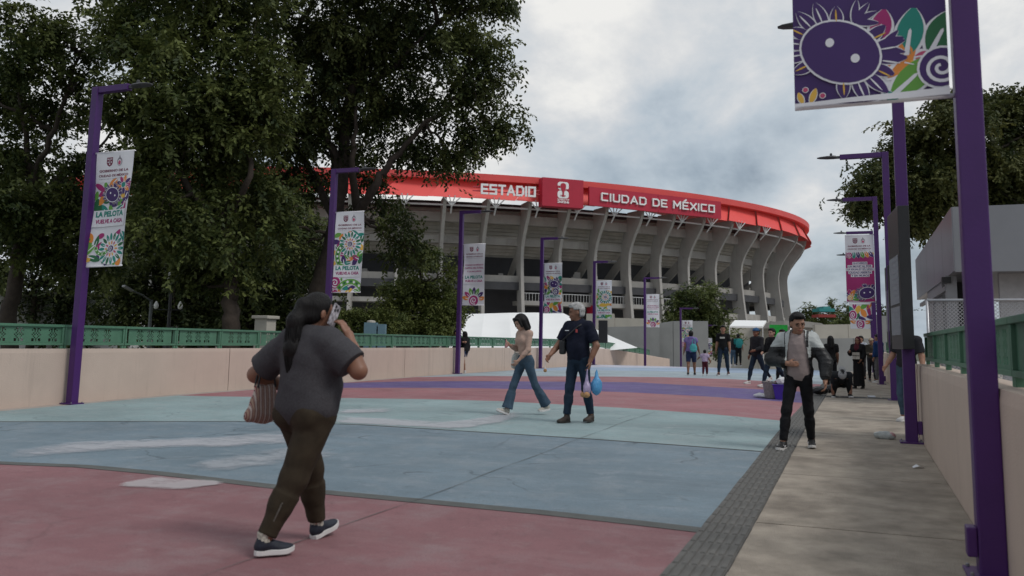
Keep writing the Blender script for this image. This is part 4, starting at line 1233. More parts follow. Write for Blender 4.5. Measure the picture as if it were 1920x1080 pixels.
px_wall('ramp_wall', 'pale concrete ramp wall right of the stadium', 'wall', [(1528, 609), (1590, 608), (1680, 610)], 95, 0.8, M_tanwall)
px_wall('ramp_wall', 'lower grey ramp wall behind the street sellers', 'wall', [(1500, 635), (1600, 634), (1680, 636)], 78, 0.6, M_greywall)
px_wall('grey_building', 'plain grey block behind the right-hand lamp posts', 'building', [(1650, 592), (1700, 592)], 60, 0.8, M_greywall)
# overpass end
ov = empty('overpass', V(at_depth(1520, 610, 110))); tag(ov, 'dark rounded end of a concrete overpass beside the stadium', 'bridge'); oinv = Matrix.Translation(-ov.location)
mb = MB(); prof = [(1470, 601), (1515, 603), (1540, 606), (1549, 611), (1545, 618), (1520, 614), (1470, 612)]
mb.prism([V(at_depth(x, y, 110)) for x, y in prof], Vector((-6, 20, 0))); o = mb.build('deck', M_stad, ov); o.matrix_parent_inverse = oinv
mb = MB(); q = V(at_depth(1505, 612, 112)); mb.box((q.x, q.y, (q.z - 3.2) / 2), (2, 2, q.z + 3.2)); o = mb.build('pier', M_stad, ov); o.matrix_parent_inverse = oinv
# far pavilion with teal roof
fp = empty('far_pavilion', V(at_depth(1556, 600, 150))); tag(fp, 'distant pavilion with teal roof above the far trees', 'building'); finv = Matrix.Translation(-fp.location)
q = V(at_depth(1544, 582, 150)); c_, s_ = math.cos(YAW), math.sin(YAW)
for nm, w_, h_, zo, mt_ in (('wall', 3.0, 0.5, -1.0, mat('far_orange_wall', (0.25, 0.04, 0.035), 0.8)), ('roof', 2.7, 0.55, 0.0, mat('far_teal_roof', (0.03, 0.22, 0.22), 0.6)), ('ridge_ornament', 1.2, 0.35, 0.45, mat('far_teal_roof2', (0.05, 0.26, 0.25), 0.6))):
    mb = MB(); mb.box(q + Vector((0, 0, zo)), (w_, 3.5, h_), YAW); o = mb.build(nm, mt_, fp); o.matrix_parent_inverse = finv
# white awnings in the plaza behind the walkers
for k, (x0, x1, y_, dp, lb) in enumerate(((1368, 1430, 614, 62, 'white awning behind the man in the blue cap'), (1478, 1500, 628, 66, 'small white awning right of the green and orange sign'))):
    a, b = V(at_depth(x0, y_, dp)), V(at_depth(x1, y_ + 1, dp))
    aw = empty('awning', (a.x, a.y, -2)); tag(aw, lb, 'awning'); ainv = Matrix.Translation((-a.x, -a.y, 2))
    mb = MB(); mb.prism([a, b, b + Vector((0, 3, .5)), a + Vector((0, 3, .5))], (0, 0, .12)); o = mb.build('canopy', M_tent, aw); o.matrix_parent_inverse = ainv
    for p in (a, b):
        mb = MB(); mb.tube([(p.x, p.y, zg(p.y) - .1), p], .04, 6); o = mb.build('post', M_steelw, aw); o.matrix_parent_inverse = ainv
# green sign with orange diamond
sg = at_depth(1460, 630, 42.0)
sgo = empty('painted_sign', (sg[0], sg[1], zg(sg[1]))); tag(sgo, 'bright green board with an orange diamond held above the crowd', 'sign')
hz = at_depth(1460, 609, 42.0)[2]; wz = 34 / 1600 * 42
mb = MB(); mb.box((0, 0, hz - 0.6 - zg(sg[1])), (wz, 0.03, 1.2)); mb.build('board', mat('sign_green', (0.02, 0.40, 0.05), 0.6), sgo, rot=(0, 0, YAW))
mb = MB(); hh = hz - 0.72 - zg(sg[1]); mb.prism([(0.05, -0.03, hh + .40), (-.36, -0.03, hh - .15), (0.0, -0.03, hh - .62), (.36, -0.03, hh - .15)], (0, 0.012, 0)); mb.build('diamond', mat('sign_orange', (0.75, 0.12, 0.03), 0.6), sgo, rot=(0, 0, YAW))
mb = MB(); mb.tube([(0, .03, 0), (0, .03, hz - .6 - zg(sg[1]))], 0.025, 6); mb.build('stick', M_steelw, sgo)
# --- park side, left: house, pillar, cabinets, street lamp, lantern post
hs = V(at_depth(60, 590, 46)); ho = empty('park_house', (hs.x, hs.y, -3.2)); tag(ho, 'plain white building glimpsed under the trees at far left', 'building')
mb = MB(); mb.box((-2, 3, 3.3), (8.4, 6, 6.6), YAW); mb.build('wall', mat('white_render', (0.55, 0.54, 0.53), 0.8), ho)
mb = MB(); mb.box((-2, 3, 6.7), (8.9, 6.5, 0.25), YAW); mb.build('roof', M_tanwall, ho)
pl = V(at_depth(498, 598, 27)); po = empty('gate_pillar', (pl.x, pl.y, -3.2)); tag(po, 'cream masonry pillar behind the left railing', 'pillar')
mb = MB(); mb.box((0, 0, (pl.z + 3.2) / 2), (0.46, 0.46, pl.z + 3.2)); mb.build('shaft', M_tanwall, po)
mb = MB(); mb.box((0, 0, pl.z + 3.2 + 0.05), (0.62, 0.62, 0.10)); mb.build('cap', M_tanwall, po, bevel=0.02)
for x, y, w_, lb in ((696, 605, 0.42, 'pale blue cabinet with a white domed cap behind the railing'), (717, 608, 0.24, 'narrower pale blue cabinet beside the small leafy tree')):
    q = V(at_depth(x, y, 29)); co = empty('blue_cabinet', (q.x, q.y, -3.2)); tag(co, lb, 'cabinet')
    mb = MB(); mb.box((0, 0, (q.z + 3.2) / 2), (w_, 0.35, q.z + 3.2), YAW); mb.build('body', M_skyblue, co)
    if w_ > .3:
        mb = MB(); mb.lathe([(0.15, 0), (0.15, 0.04), (0.11, 0.07), (0.03, 0.085)], 14, (0, 0, q.z + 3.2)); mb.build('cap', M_tanwall, co)
q = V(at_depth(284, 562, 28)); st = empty('street_lamp', (q.x, q.y, -3.2)); tag(st, 'grey street lamp with a curved arm in front of the dark trees', 'street lamp')
e_ = V(at_depth(236, 541, 27)); ho_ = q.z + 3.2
mb = MB(); mb.tube([(0, 0, 0), (0, 0, ho_)], [0.06, 0.05], 8); mb.build('pole', mat('lamp_dull_grey', (0.10, 0.11, 0.11), 0.5), st)
dd = e_ - q
mb = MB(); mb.tube([(0, 0, ho_ - .05), tuple(dd * .35 + Vector((0, 0, ho_ + .02))), tuple(dd * .8 + Vector((0, 0, ho_ + .02)))], 0.028, 6); mb.build('arm', MATS['lamp_dull_grey'], st)
mb = MB(); mb.box(dd * .93 + Vector((0, 0, ho_ + .03)), (0.40, 0.13, 0.07), math.atan2(dd.y, dd.x), 0, 0, -0.35); mb.build('lamp_head', mat('lamp_pale_grey', (0.35, 0.35, 0.35), 0.4), st, bevel=0.02)
q = V(at_depth(322, 520, 30)); lp = empty('lantern_post', (q.x, q.y, -3.2)); tag(lp, 'dark multi-armed post with white lanterns under the trees', 'street lamp')
zt = q.z + 3.2
mb = MB(); mb.tube([(0, 0, 0), (0, 0, zt)], [0.08, 0.05], 8); mb.build('pole', M_black, lp)
rv = Vector((math.cos(YAW), math.sin(YAW), 0))
sx = 30 / 1600.0
for dz, arms in ((0.0, (-.08, .42, .78)), (-1.02, (-.48, .36))):
    mb = MB(); mb.tube([rv * (arms[0] - .1) + Vector((0, 0, zt + dz - .12)), rv * (arms[-1] + .1) + Vector((0, 0, zt + dz - .12))], 0.02, 6); mb.build('cross_arm', M_black, lp)
    for a_ in arms:
        p = rv * a_ + Vector((0, 0, zt + dz - .1))
        mb = MB(); mb.lathe([(0.035, 0), (0.075, .04), (0.085, .14), (0.05, .22), (0.015, .28)], 12, p); mb.build('lantern', M_lantern, lp, smooth=True)
# --- notice boards
def notice(label, x, Y, z0, z1, wid, thick, ang, sheets):
    o = empty('notice_board', (x, Y, zg(Y))); tag(o, label, 'notice board'); o.rotation_euler = (0, 0, ang)
    z0 -= zg(Y); z1 -= zg(Y)
    mb = MB(); mb.box((thick / 2, wid / 2, (z0 + z1) / 2), (thick, wid, z1 - z0)); mb.build('case', M_black, o, bevel=0.008)
    for u0, u1, v0, v1 in sheets:
        mb = MB(); mb.box((-0.004, wid * (u0 + u1) / 2, z0 + (z1 - z0) * (v0 + v1) / 2), (0.006, wid * (u1 - u0), (z1 - z0) * (v1 - v0)))
        s = mb.build('poster', M_paper, o)
        q = random.Random(int(v0 * 100))
        n = int((v1 - v0) * 26)
        mb = MB()
        for k in range(n):
            zz = z0 + (z1 - z0) * (v0 + (v1 - v0) * (k + .6) / (n + .4)); L_ = wid * (u1 - u0) * q.uniform(.4, .85)
            mb.box((-0.0085, wid * u0 + L_ / 2 + .05, zz), (0.002, L_, (z1 - z0) * (v1 - v0) / n * .38))
        t_ = mb.build('printed_lines', M_ink, s); t_['kind'] = 'stuff'
    return o
Yn = float(b2_[1]) - 0.30
za_, zb_ = at_y(1695, 385, Yn)[2], at_y(1700, 655, Yn)[2]
xl = at_y(1687, 500, Yn)[0]
notice('large black notice board with white posters at the right', xl, Yn, zb_, za_, 1.05, 0.14, R(5), [(.1, .92, .32, .66), (.1, .92, .10, .30)])
Y3 = float(b3_[1]) - 0.25
xl = at_y(1667, 560, Y3)[0]
notice('second black notice board, behind the large one', xl, Y3, at_y(1670, 652, Y3)[2], at_y(1668, 497, Y3)[2], 0.9, 0.14, R(3), [(.1, .9, .2, .7)])
o5, b5_, h5_ = posts[4]
nb = notice('small notice board on the lamp post near the crest', b5_[0] + 0.35, b5_[1] - 0.15, at_y(1135, 643, b5_[1])[2], at_y(1135, 601, b5_[1])[2], 0.5, 0.30, R(-90 + 10), [(.1, .9, .3, .95), (.1, .9, .05, .25)])
# --- grey kiosk right of the bridge
YB = 20.3
c0 = at_y(1785, 388, YB); z1 = c0[2]; z0 = at_y(1785, 510, YB)[2]; XB = float(c0[0])
kb = empty('kiosk', (XB, YB, zg(YB))); tag(kb, 'grey metal-clad kiosk behind the chain-link fence', 'kiosk')
kinv = Matrix.Translation((-XB, -YB, -zg(YB)))
def kp(mb, nm, mt_, **k):
    o = mb.build(nm, mt_, kb, **k); o.matrix_parent_inverse = kinv; return o
x_ = XB
for w_ in (1.48, 1.5, 1.5, 1.5):
    mb = MB(); mb.span((x_ + .006, YB, z0), (x_ + w_ - .006, YB + .12, z1)); kp(mb, 'fascia_panel', M_booth); x_ += w_
y_ = YB
for w_ in (2.4, 2.4, 2.4, 2.4, 2.4):
    mb = MB(); mb.span((XB - .02, y_ + .008, z0 + .02), (XB + .10, y_ + w_ - .008, z1 - .004)); kp(mb, 'side_panel', M_boothsh); y_ += w_
mb = MB(); mb.span((XB + .1, YB + .12, z1 - .25), (XB + 6, YB + 12, z1 - .05)); kp(mb, 'roof', M_booth)
mb = MB(); mb.span((XB + .1, YB + .12, z0 + .03), (XB + 6, YB + 12, z0 + .10)); kp(mb, 'soffit', M_booth)
mb = MB(); mb.span((XB + .95, YB + 1.0, zg(YB)), (XB + 6, YB + 1.2, z0 + .03)); kp(mb, 'wall', mat('kiosk_white_wall', (0.42, 0.41, 0.42), 0.6))
mb = MB(); mb.span((XB + .3, YB + 3.6, zg(YB)), (XB + .95, YB + 3.8, z0 + .03)); kp(mb, 'opening_back_shade', M_boothshade)  # near-black colour stands in for the shade inside the kiosk opening
mb = MB(); mb.span((XB + .02, YB + 3.4, zg(YB)), (XB + .30, YB + 8, z0 + .03)); kp(mb, 'side_wall', M_booth)
mb = MB(); mb.span((XB - .08, YB + 1.2, zg(YB)), (XB + .14, YB + 1.45, z0 + .02)); kp(mb, 'column', M_booth)
mb = MB(); mb.span((XB - .02, YB + 5.6, zg(YB)), (XB + .02, YB + 6.6, z0 - .2)); kp(mb, 'door', M_boothsh)
mb = MB(); mb.span((XB - .16, YB + 1.1, z0 - .16), (XB + .02, YB + 1.35, z0 - .02)); kp(mb, 'floodlight', M_black)
mb = MB(); mb.span((XB - .1, YB + 1.3, z0 - .32), (XB - .02, YB + 9.5, z0 - .22)); kp(mb, 'gutter', M_booth)
# --- chain-link fence
YFn = 16.2
fz1 = at_y(1738, 563, YFn)[2]; fx0 = float(at_y(1738, 563, YFn)[0])
fe = empty('chain_link_fence', (fx0, YFn, zg(YFn))); tag(fe, 'galvanised chain-link fence above the right green railing', 'fence')
zb0 = 0.55; zt0 = fz1 - zg(YFn); WF = 3.6
mb = MB(); mb.tube([(0, 0, zt0), (WF, 0, zt0)], 0.024, 8); mb.build('top_rail', M_galv, fe, smooth=True)
for x in (0, 1.8, 3.6):
    mb = MB(); mb.tube([(x, 0, 0), (x, 0, zt0)], 0.024, 8); mb.build('post', M_galv, fe, smooth=True)
mb = MB(); dx = 0.062; n = int(WF / dx); Hm = zt0 - zb0
for k in range(-int(Hm / dx), n + 1):
    for s in (1, -1):
        x0 = k * dx if s > 0 else k * dx + Hm
        a = (x0, zb0); b = (x0 + s * Hm, zt0 - .02)
        t0 = max(0, min(1, ((0 - a[0]) / (b[0] - a[0])))) if a[0] < 0 or b[0] < 0 else None
        p, q = Vector((a[0], 0.002 * s, a[1])), Vector((b[0], 0.002 * s, b[1]))
        if p.x > q.x: p, q = q, p
        if q.x <= 0 or p.x >= WF: continue
        if p.x < 0: p = p + (q - p) * ((0 - p.x) / (q.x - p.x))
        if q.x > WF: q = p + (q - p) * ((WF - p.x) / (q.x - p.x))
        mb.tube([p, q], 0.006, 3, cap=False)
w_ = mb.build('wire_mesh', M_galv, fe); w_['kind'] = 'stuff'
# ================================================================== TREES
def leaf_mat(name, c, c2, trans=0.28):
    mt = bpy.data.materials.new(name); mt.use_nodes = True
    t = mt.node_tree; b = t.nodes['Principled BSDF']; L = t.links.new
    at = t.nodes.new('ShaderNodeAttribute'); at.attribute_name = 'tint'
    r = t.nodes.new('ShaderNodeValToRGB'); r.color_ramp.elements[0].color = (*c, 1); r.color_ramp.elements[1].color = (*c2, 1)
    L(at.outputs['Fac'], r.inputs[0]); L(r.outputs[0], b.inputs['Base Color'])
    b.inputs['Roughness'].default_value = 0.6; b.inputs['Specular IOR Level'].default_value = 0.25
    tl = t.nodes.new('ShaderNodeBsdfTranslucent'); L(r.outputs[0], tl.inputs[0])
    mx = t.nodes.new('ShaderNodeMixShader'); mx.inputs[0].default_value = trans
    L(b.outputs[0], mx.inputs[1]); L(tl.outputs[0], mx.inputs[2]); L(mx.outputs[0], t.nodes['Material Output'].inputs[0])
    return mt
M_leaf = leaf_mat('leaf_dark_green', (0.022, 0.036, 0.011), (0.135, 0.155, 0.048))
M_leaf2 = leaf_mat('leaf_mid_green', (0.026, 0.043, 0.012), (0.155, 0.18, 0.052))
M_leafy = leaf_mat('leaf_yellow_green', (0.06, 0.085, 0.02), (0.16, 0.18, 0.05))
M_leafr = leaf_mat('leaf_olive', (0.035, 0.05, 0.016), (0.15, 0.15, 0.045))
M_bark = mat('bark', (0.055, 0.042, 0.033), 0.9, 0.3, 5.0, 0.8, 12)
M_bark2 = mat('bark_far', (0.07, 0.055, 0.045), 0.9, 0.3, 5.0)
def spray_proto(g, n=11, L=0.55, lw=0.05, ll=0.15):
    """one twig: leaves along a drooping axis, returned as (leaves, 4, 3)"""
    out = []
    for k in range(n):
        t = (k + 0.5) / n
        base = np.array([0.04 * g.normal(), t * L, -0.28 * L * t * t + 0.02 * g.normal()])
        side = 1 if k % 2 else -1
        az = side * g.uniform(0.5, 1.2); dr = g.uniform(-0.9, 0.15)
        d = np.array([math.sin(az) * math.cos(dr), math.cos(az) * math.cos(dr), math.sin(dr)])
        s = np.cross(d, [0, 0, 1]); s /= np.linalg.norm(s); s = s * math.cos(g.uniform(-.7, .7)) + np.cross(s, d) * g.uniform(-.6, .6)
        l = ll * g.uniform(.7, 1.25); w_ = lw * g.uniform(.8, 1.2)
        out.append([base, base + d * l * .45 + s * w_, base + d * l, base + d * l * .45 - s * w_])
    return np.array(out)
def foliage(blobs, dens, g, lsize=1.0, clump=0.55, inner=0.45, droop=0.5, nleaf=11, flat=0.85):
    """blobs: (centre, radius). leaves gathered on twigs, twigs in clumps over each blob"""
    protos = [spray_proto(g, nleaf, 0.5 * lsize, 0.042 * lsize, 0.15 * lsize) for _ in range(5)]
    allq = []; tint = []
    for c, r_ in blobs:
        nc = max(5, int(9 * r_ * r_ / (clump * lsize) ** 2 * 0.55))
        for _ in range(nc):
            dr = g.normal(size=3); dr /= np.linalg.norm(dr)
            if dr[2] < -0.75: dr[2] *= .4
            cc = c + dr * r_ * np.array([1, 1, flat]) * (inner + (1 - inner) * g.random() ** 0.6) * g.uniform(.85, 1.12)
            cr = clump * lsize * g.uniform(.5, 1.45)
            ct = g.uniform(0, .8)
            ns_ = max(3, int(3.3 * dens * cr * cr / (lsize * lsize)))
            P = protos[g.integers(5)]
            az = g.uniform(0, 2 * np.pi, ns_); el = g.normal(-.15, .55, ns_) - droop * .4
            off = g.normal(size=(ns_, 3)) * cr * np.array([.42, .42, .30])
            ca, sa, ce, se = np.cos(az), np.sin(az), np.cos(el), np.sin(el)
            Rm = np.zeros((ns_, 3, 3))
            Rm[:, 0, 0] = ca; Rm[:, 0, 1] = -sa * ce; Rm[:, 0, 2] = sa * se
            Rm[:, 1, 0] = sa; Rm[:, 1, 1] = ca * ce; Rm[:, 1, 2] = -ca * se
            Rm[:, 2, 1] = se; Rm[:, 2, 2] = ce
            q = np.einsum('nij,lkj->nlki', Rm, P) + (cc + off)[:, None, None, :]
            allq.append(q.reshape(-1, 4, 3))
            tt = np.clip(ct + g.normal(0, .14, (ns_, P.shape[0])), 0, 1)
            tint.append(tt.reshape(-1))
    return np.concatenate(allq), np.concatenate(tint)
def leaf_mesh(name, q, tint, material):
    n = len(q)
    me = bpy.data.meshes.new(name)
    me.vertices.add(4 * n); me.vertices.foreach_set('co', q.reshape(-1).astype(np.float32))
    me.loops.add(4 * n); me.loops.foreach_set('vertex_index', np.arange(4 * n, dtype=np.int32))
    me.polygons.add(n); me.polygons.foreach_set('loop_start', np.arange(0, 4 * n, 4, dtype=np.int32))
    me.update(calc_edges=True)
    at = me.attributes.new('tint', 'FLOAT', 'FACE'); at.data.foreach_set('value', tint.astype(np.float32))
    me.materials.append(material)
    return me
def limb(mb, pts, r0, r1, g, wob=0.10, seg=7):
    P = [np.array(p, float) for p in pts]
    path = []; n = 5
    for i in range(len(P) - 1):
        for k in range(n):
            t = k / n
            path.append(P[i] * (1 - t) + P[i + 1] * t + (g.normal(size=3) * wob * (1 if (i or k) else 0)))
    path.append(P[-1])
    m_ = len(path)
    mb.tube(path, [r0 + (r1 - r0) * (k / (m_ - 1)) ** .8 for k in range(m_)], seg)
def tree(name, label, depth, circles, limbs, material, seed, dens=16, lsize=1.0, ddep=1.0, base_z=-3.2, bark=None, group=None, clump=0.55, twigs=True, inner=.45, nleaf=11):
    """circles: (px, py, r_px[, depth offset]) crown lobes; limbs: lists of (px, py, dd) with radii"""
    g = np.random.default_rng(seed)
    blobs = []
    for c in circles:
        dd = depth + (c[3] if len(c) > 3 else g.uniform(-ddep, ddep))
        blobs.append((at_depth(c[0], c[1], dd), c[2] * dd / F))
    b0 = limbs[0][0]
    root = at_depth(b0[0][0], b0[0][1], depth); root[2] = base_z
    o = empty(name, tuple(root)); tag(o, label, 'tree', group)
    inv_ = Matrix.Translation(-Vector(root))
    tr = MB(); br = MB()
    for i, (pts, r0, r1) in enumerate(limbs):
        W3 = [at_depth(p[0], p[1], depth + (p[2] if len(p) > 2 else 0)) for p in pts]
        if i == 0: W3 = [root] + W3
        limb(tr if i == 0 else br, W3, r0, r1, g, 0.05)
        ends = W3
    allp = [at_depth(p[0], p[1], depth + (p[2] if len(p) > 2 else 0)) for L_ in limbs for p in L_[0][1:]]
    if twigs:
        for c, r_ in blobs:
            st = min(allp, key=lambda p: np.linalg.norm(p - c))
            if np.linalg.norm(st - c) > 9 * r_ + 1: continue
            limb(br, [st, (st + c) / 2 + g.normal(size=3) * .15, c], 0.05 * lsize + 0.02 * r_, 0.02, g, 0.05, 5)
            for _ in range(3):
                limb(br, [c, c + g.normal(size=3) * r_ * .6], 0.02, 0.006, g, 0.03, 4)
    t_ = tr.build('trunk', bark or M_bark, o, smooth=True); t_.matrix_parent_inverse = inv_
    if br.v:
        b_ = br.build('limbs', bark or M_bark, o, smooth=True); b_.matrix_parent_inverse = inv_
    q, ti = foliage(blobs, dens, g, lsize, clump, inner, nleaf=nleaf)
    cw = link_mesh('crown', leaf_mesh('crown', q, ti, material), o); cw.matrix_parent_inverse = inv_
    return len(q)
NL = {}
NL[1] = tree('shade_tree', 'big dark tree overhanging the stadium roof, trunk behind the second lamp post', 33,
     [(700, 60, 130), (820, 40, 105), (880, 95, 70), (770, 175, 105), (885, 205, 68), (640, 190, 110), (560, 110, 115), (895, 262, 38), (800, 275, 62), (925, 150, 36), (680, 285, 55), (560, 255, 75),
      (740, 430, 42), (722, 385, 30), (775, 470, 34), (620, -70, 150), (790, -80, 130), (930, 20, 34), (850, 298, 14), (938, 245, 20), (520, 330, 50), (500, 400, 50), (540, 470, 50), (590, 340, 36), (700, 340, 26), (745, 490, 30), (905, -40, 70)],
     [([(592, 600), (600, 540), (625, 440), (640, 330), (650, 200), (690, 60)], 0.62, 0.12), ([(628, 440), (672, 400, -.5), (700, 350, -1), (735, 300, -1), (800, 230, -1), (860, 180, -1)], 0.26, 0.06),
      ([(640, 330), (610, 250), (570, 150), (560, 60)], 0.22, 0.06), ([(632, 420), (590, 330, 1), (540, 250, 1), (500, 150, 1)], 0.2, 0.05), ([(650, 200), (740, 120), (820, 40)], 0.15, 0.04), ([(672, 400), (660, 300, -1), (668, 200, -1)], 0.2, 0.06)],
     M_leaf, 1, dens=14.5, lsize=1.2, ddep=1.6)
NL[2] = tree('shade_tree', 'dense dark tree behind the leftmost banner, filling the left of the picture', 27,
     [(400, 225, 120), (330, 310, 95), (450, 345, 100), (290, 150, 110), (380, 75, 120), (480, 425, 66), (385, 425, 80), (290, 420, 60), (450, 145, 110), (255, 60, 90), (420, -60, 150), (240, 200, 60), (470, 240, 80), (330, 500, 60), (250, 330, 45), (430, 500, 60), (250, -40, 90), (215, 75, 34), (340, 230, 90)],
     [([(432, 610), (430, 540), (425, 450), (410, 330), (400, 200)], 0.36, 0.10), ([(425, 450), (360, 360, -1), (310, 280, -1), (280, 150, -1)], 0.16, 0.04), ([(420, 420), (470, 330, -1), (460, 200)], 0.16, 0.04), ([(410, 330), (330, 200), (260, 80)], 0.12, 0.04)],
     M_leaf2, 2, dens=14.5, lsize=1.2, ddep=1.8)
NL[3] = tree('shade_tree', 'sparser tree at the far left with bare limbs against the sky', 30,
     [(40, 105, 72), (105, 75, 50), (60, 215, 66), (135, 150, 42), (20, 400, 80), (90, 455, 66), (-10, 290, 70), (120, 345, 34), (175, 500, 56), (30, 40, 34), (160, 205, 26), (215, 200, 30), (145, 300, 20), (215, 300, 30), (75, 60, 30), (-40, 150, 90), (150, 420, 50), (165, 90, 26), (40, 320, 60), (110, 400, 55)],
     [([(20, 600), (35, 480), (50, 380), (60, 330)], 0.34, 0.16), ([(58, 350), (95, 260, -.5), (130, 165, -.5), (150, 100, -.5)], 0.13, 0.04), ([(92, 245), (60, 222), (0, 195)], 0.09, 0.05), ([(50, 380), (110, 330), (170, 285), (240, 225)], 0.11, 0.03), ([(60, 330), (40, 200), (40, 80)], 0.12, 0.04)],
     M_leaf2, 3, dens=16, lsize=1.15, ddep=1.5)
back = [(4, 46, [(60, 540, 90), (170, 510, 80), (250, 470, 70), (-20, 480, 90), (110, 600, 70), (60, 395, 70), (130, 385, 70), (20, 330, 50), (190, 410, 60)], 'shadowy tree low behind the leftmost lamp post'),
        (5, 44, [(300, 540, 90), (380, 560, 80), (330, 480, 80), (240, 570, 70), (290, 600, 60), (370, 610, 60), (260, 375, 70), (330, 360, 80), (400, 375, 70), (300, 440, 70)], 'shadowy tree behind the white lanterns'),
        (6, 43, [(470, 540, 90), (540, 500, 80), (560, 570, 70), (430, 590, 70), (520, 600, 70), (590, 520, 50), (480, 610, 60), (470, 380, 70), (530, 400, 60), (560, 450, 50), (450, 440, 70)], 'shadowy tree behind the cream pillar')]
for sd, dp, cs, lb in back:
    NL[sd] = tree('shade_tree', lb, dp, cs, [([(cs[0][0], 610), (cs[0][0] + 5, cs[0][1])], 0.3, 0.12)], M_leaf, sd, dens=11, lsize=1.5, ddep=2.0, clump=.7)
NL[7] = tree('park_tree', 'small leafy light green tree between the second and third lamp posts', 38,
     [(790, 498, 34), (758, 548, 44), (822, 556, 44), (790, 600, 50), (838, 505, 20), (750, 610, 40), (830, 610, 40), (785, 545, 40), (850, 580, 24), (735, 580, 24), (800, 470, 16)],
     [([(795, 640), (793, 590), (790, 530)], 0.12, 0.05)], M_leafy, 7, dens=15, lsize=0.95, ddep=.8)
hg = np.random.default_rng(8)
NL[8] = tree('hedge_shrub', 'bright green clipped shrub behind the railing near the blue cabinets', 31,
     [(640, 598, 22), (665, 596, 22), (690, 592, 20), (715, 592, 22), (740, 600, 22), (650, 618, 22), (680, 618, 22), (715, 616, 22), (625, 606, 18)],
     [([(680, 640), (680, 605)], 0.06, 0.03)], M_leafy, 8, dens=20, lsize=0.6, ddep=.4, clump=.4)
NL[9] = tree('round_tree', 'dark round tree in front of the stadium ribs, right of the centre', 92,
     [(1300, 548, 30), (1272, 585, 32), (1335, 580, 32), (1302, 612, 42), (1345, 625, 28), (1262, 610, 22), (1300, 580, 40), (1330, 645, 26), (1330, 545, 18), (1355, 600, 16), (1280, 555, 20), (1350, 655, 18)],
     [([(1312, 690), (1310, 640), (1305, 580)], 0.35, 0.12)], M_leaf2, 9, dens=14, lsize=2.0, ddep=2.0, clump=.55)
NL[10] = tree('shade_tree', 'broad olive green tree above the kiosk at the right', 42,
     [(1880, 210, 62), (1800, 240, 66), (1722, 290, 58), (1662, 340, 46), (1638, 372, 30), (1750, 355, 62), (1840, 335, 80), (1905, 310, 70), (1728, 412, 34), (1950, 230, 80), (1900, 400, 70), (1620, 380, 14), (1700, 240, 24), (1650, 300, 24), (1780, 195, 24), (1810, 420, 60), (1700, 370, 40)],
     [([(1850, 640), (1850, 520), (1845, 420), (1850, 300)], 0.4, 0.14), ([(1845, 430), (1780, 370), (1700, 330), (1650, 350)], 0.16, 0.04), ([(1848, 400), (1800, 300), (1790, 230)], 0.14, 0.04)],
     M_leafr, 10, dens=30, lsize=1.35, ddep=1.8)
for k, (cs, lb, dp) in enumerate((([(1512, 580, 12), (1520, 592, 16), (1505, 600, 14), (1530, 600, 14)], 'grey-green distant tree right of the stadium', 170), ([(1575, 592, 14), (1590, 584, 12), (1585, 600, 16), (1600, 600, 14), (1612, 590, 12), (1560, 602, 12)], 'distant tree right of the teal pavilion', 165),
                                 ([(1625, 600, 18), (1655, 585, 16), (1650, 600, 18), (1675, 590, 16), (1540, 605, 12)], 'distant tree behind the far right lamp posts', 150))):
    NL[20 + k] = tree('distant_tree', lb, dp, cs, [([(cs[0][0], 620), (cs[0][0], cs[0][1])], 0.3, 0.1)], M_leaf2, 30 + k, dens=10, lsize=3.6, ddep=3, clump=.5, twigs=False, group='trees on the skyline right of the stadium')
NL[25] = tree('conifer', 'slim pointed conifer on the skyline beyond the teal pavilion', 165, [(1560, 562, 3), (1560, 570, 5), (1560, 579, 6), (1560, 589, 8), (1560, 599, 9)], [([(1560, 612), (1560, 560)], 0.2, 0.04)], M_leaf2, 40, dens=10, lsize=2.2, ddep=.3, clump=.4, twigs=False)
print('LEAVES', NL, sum(NL.values()))
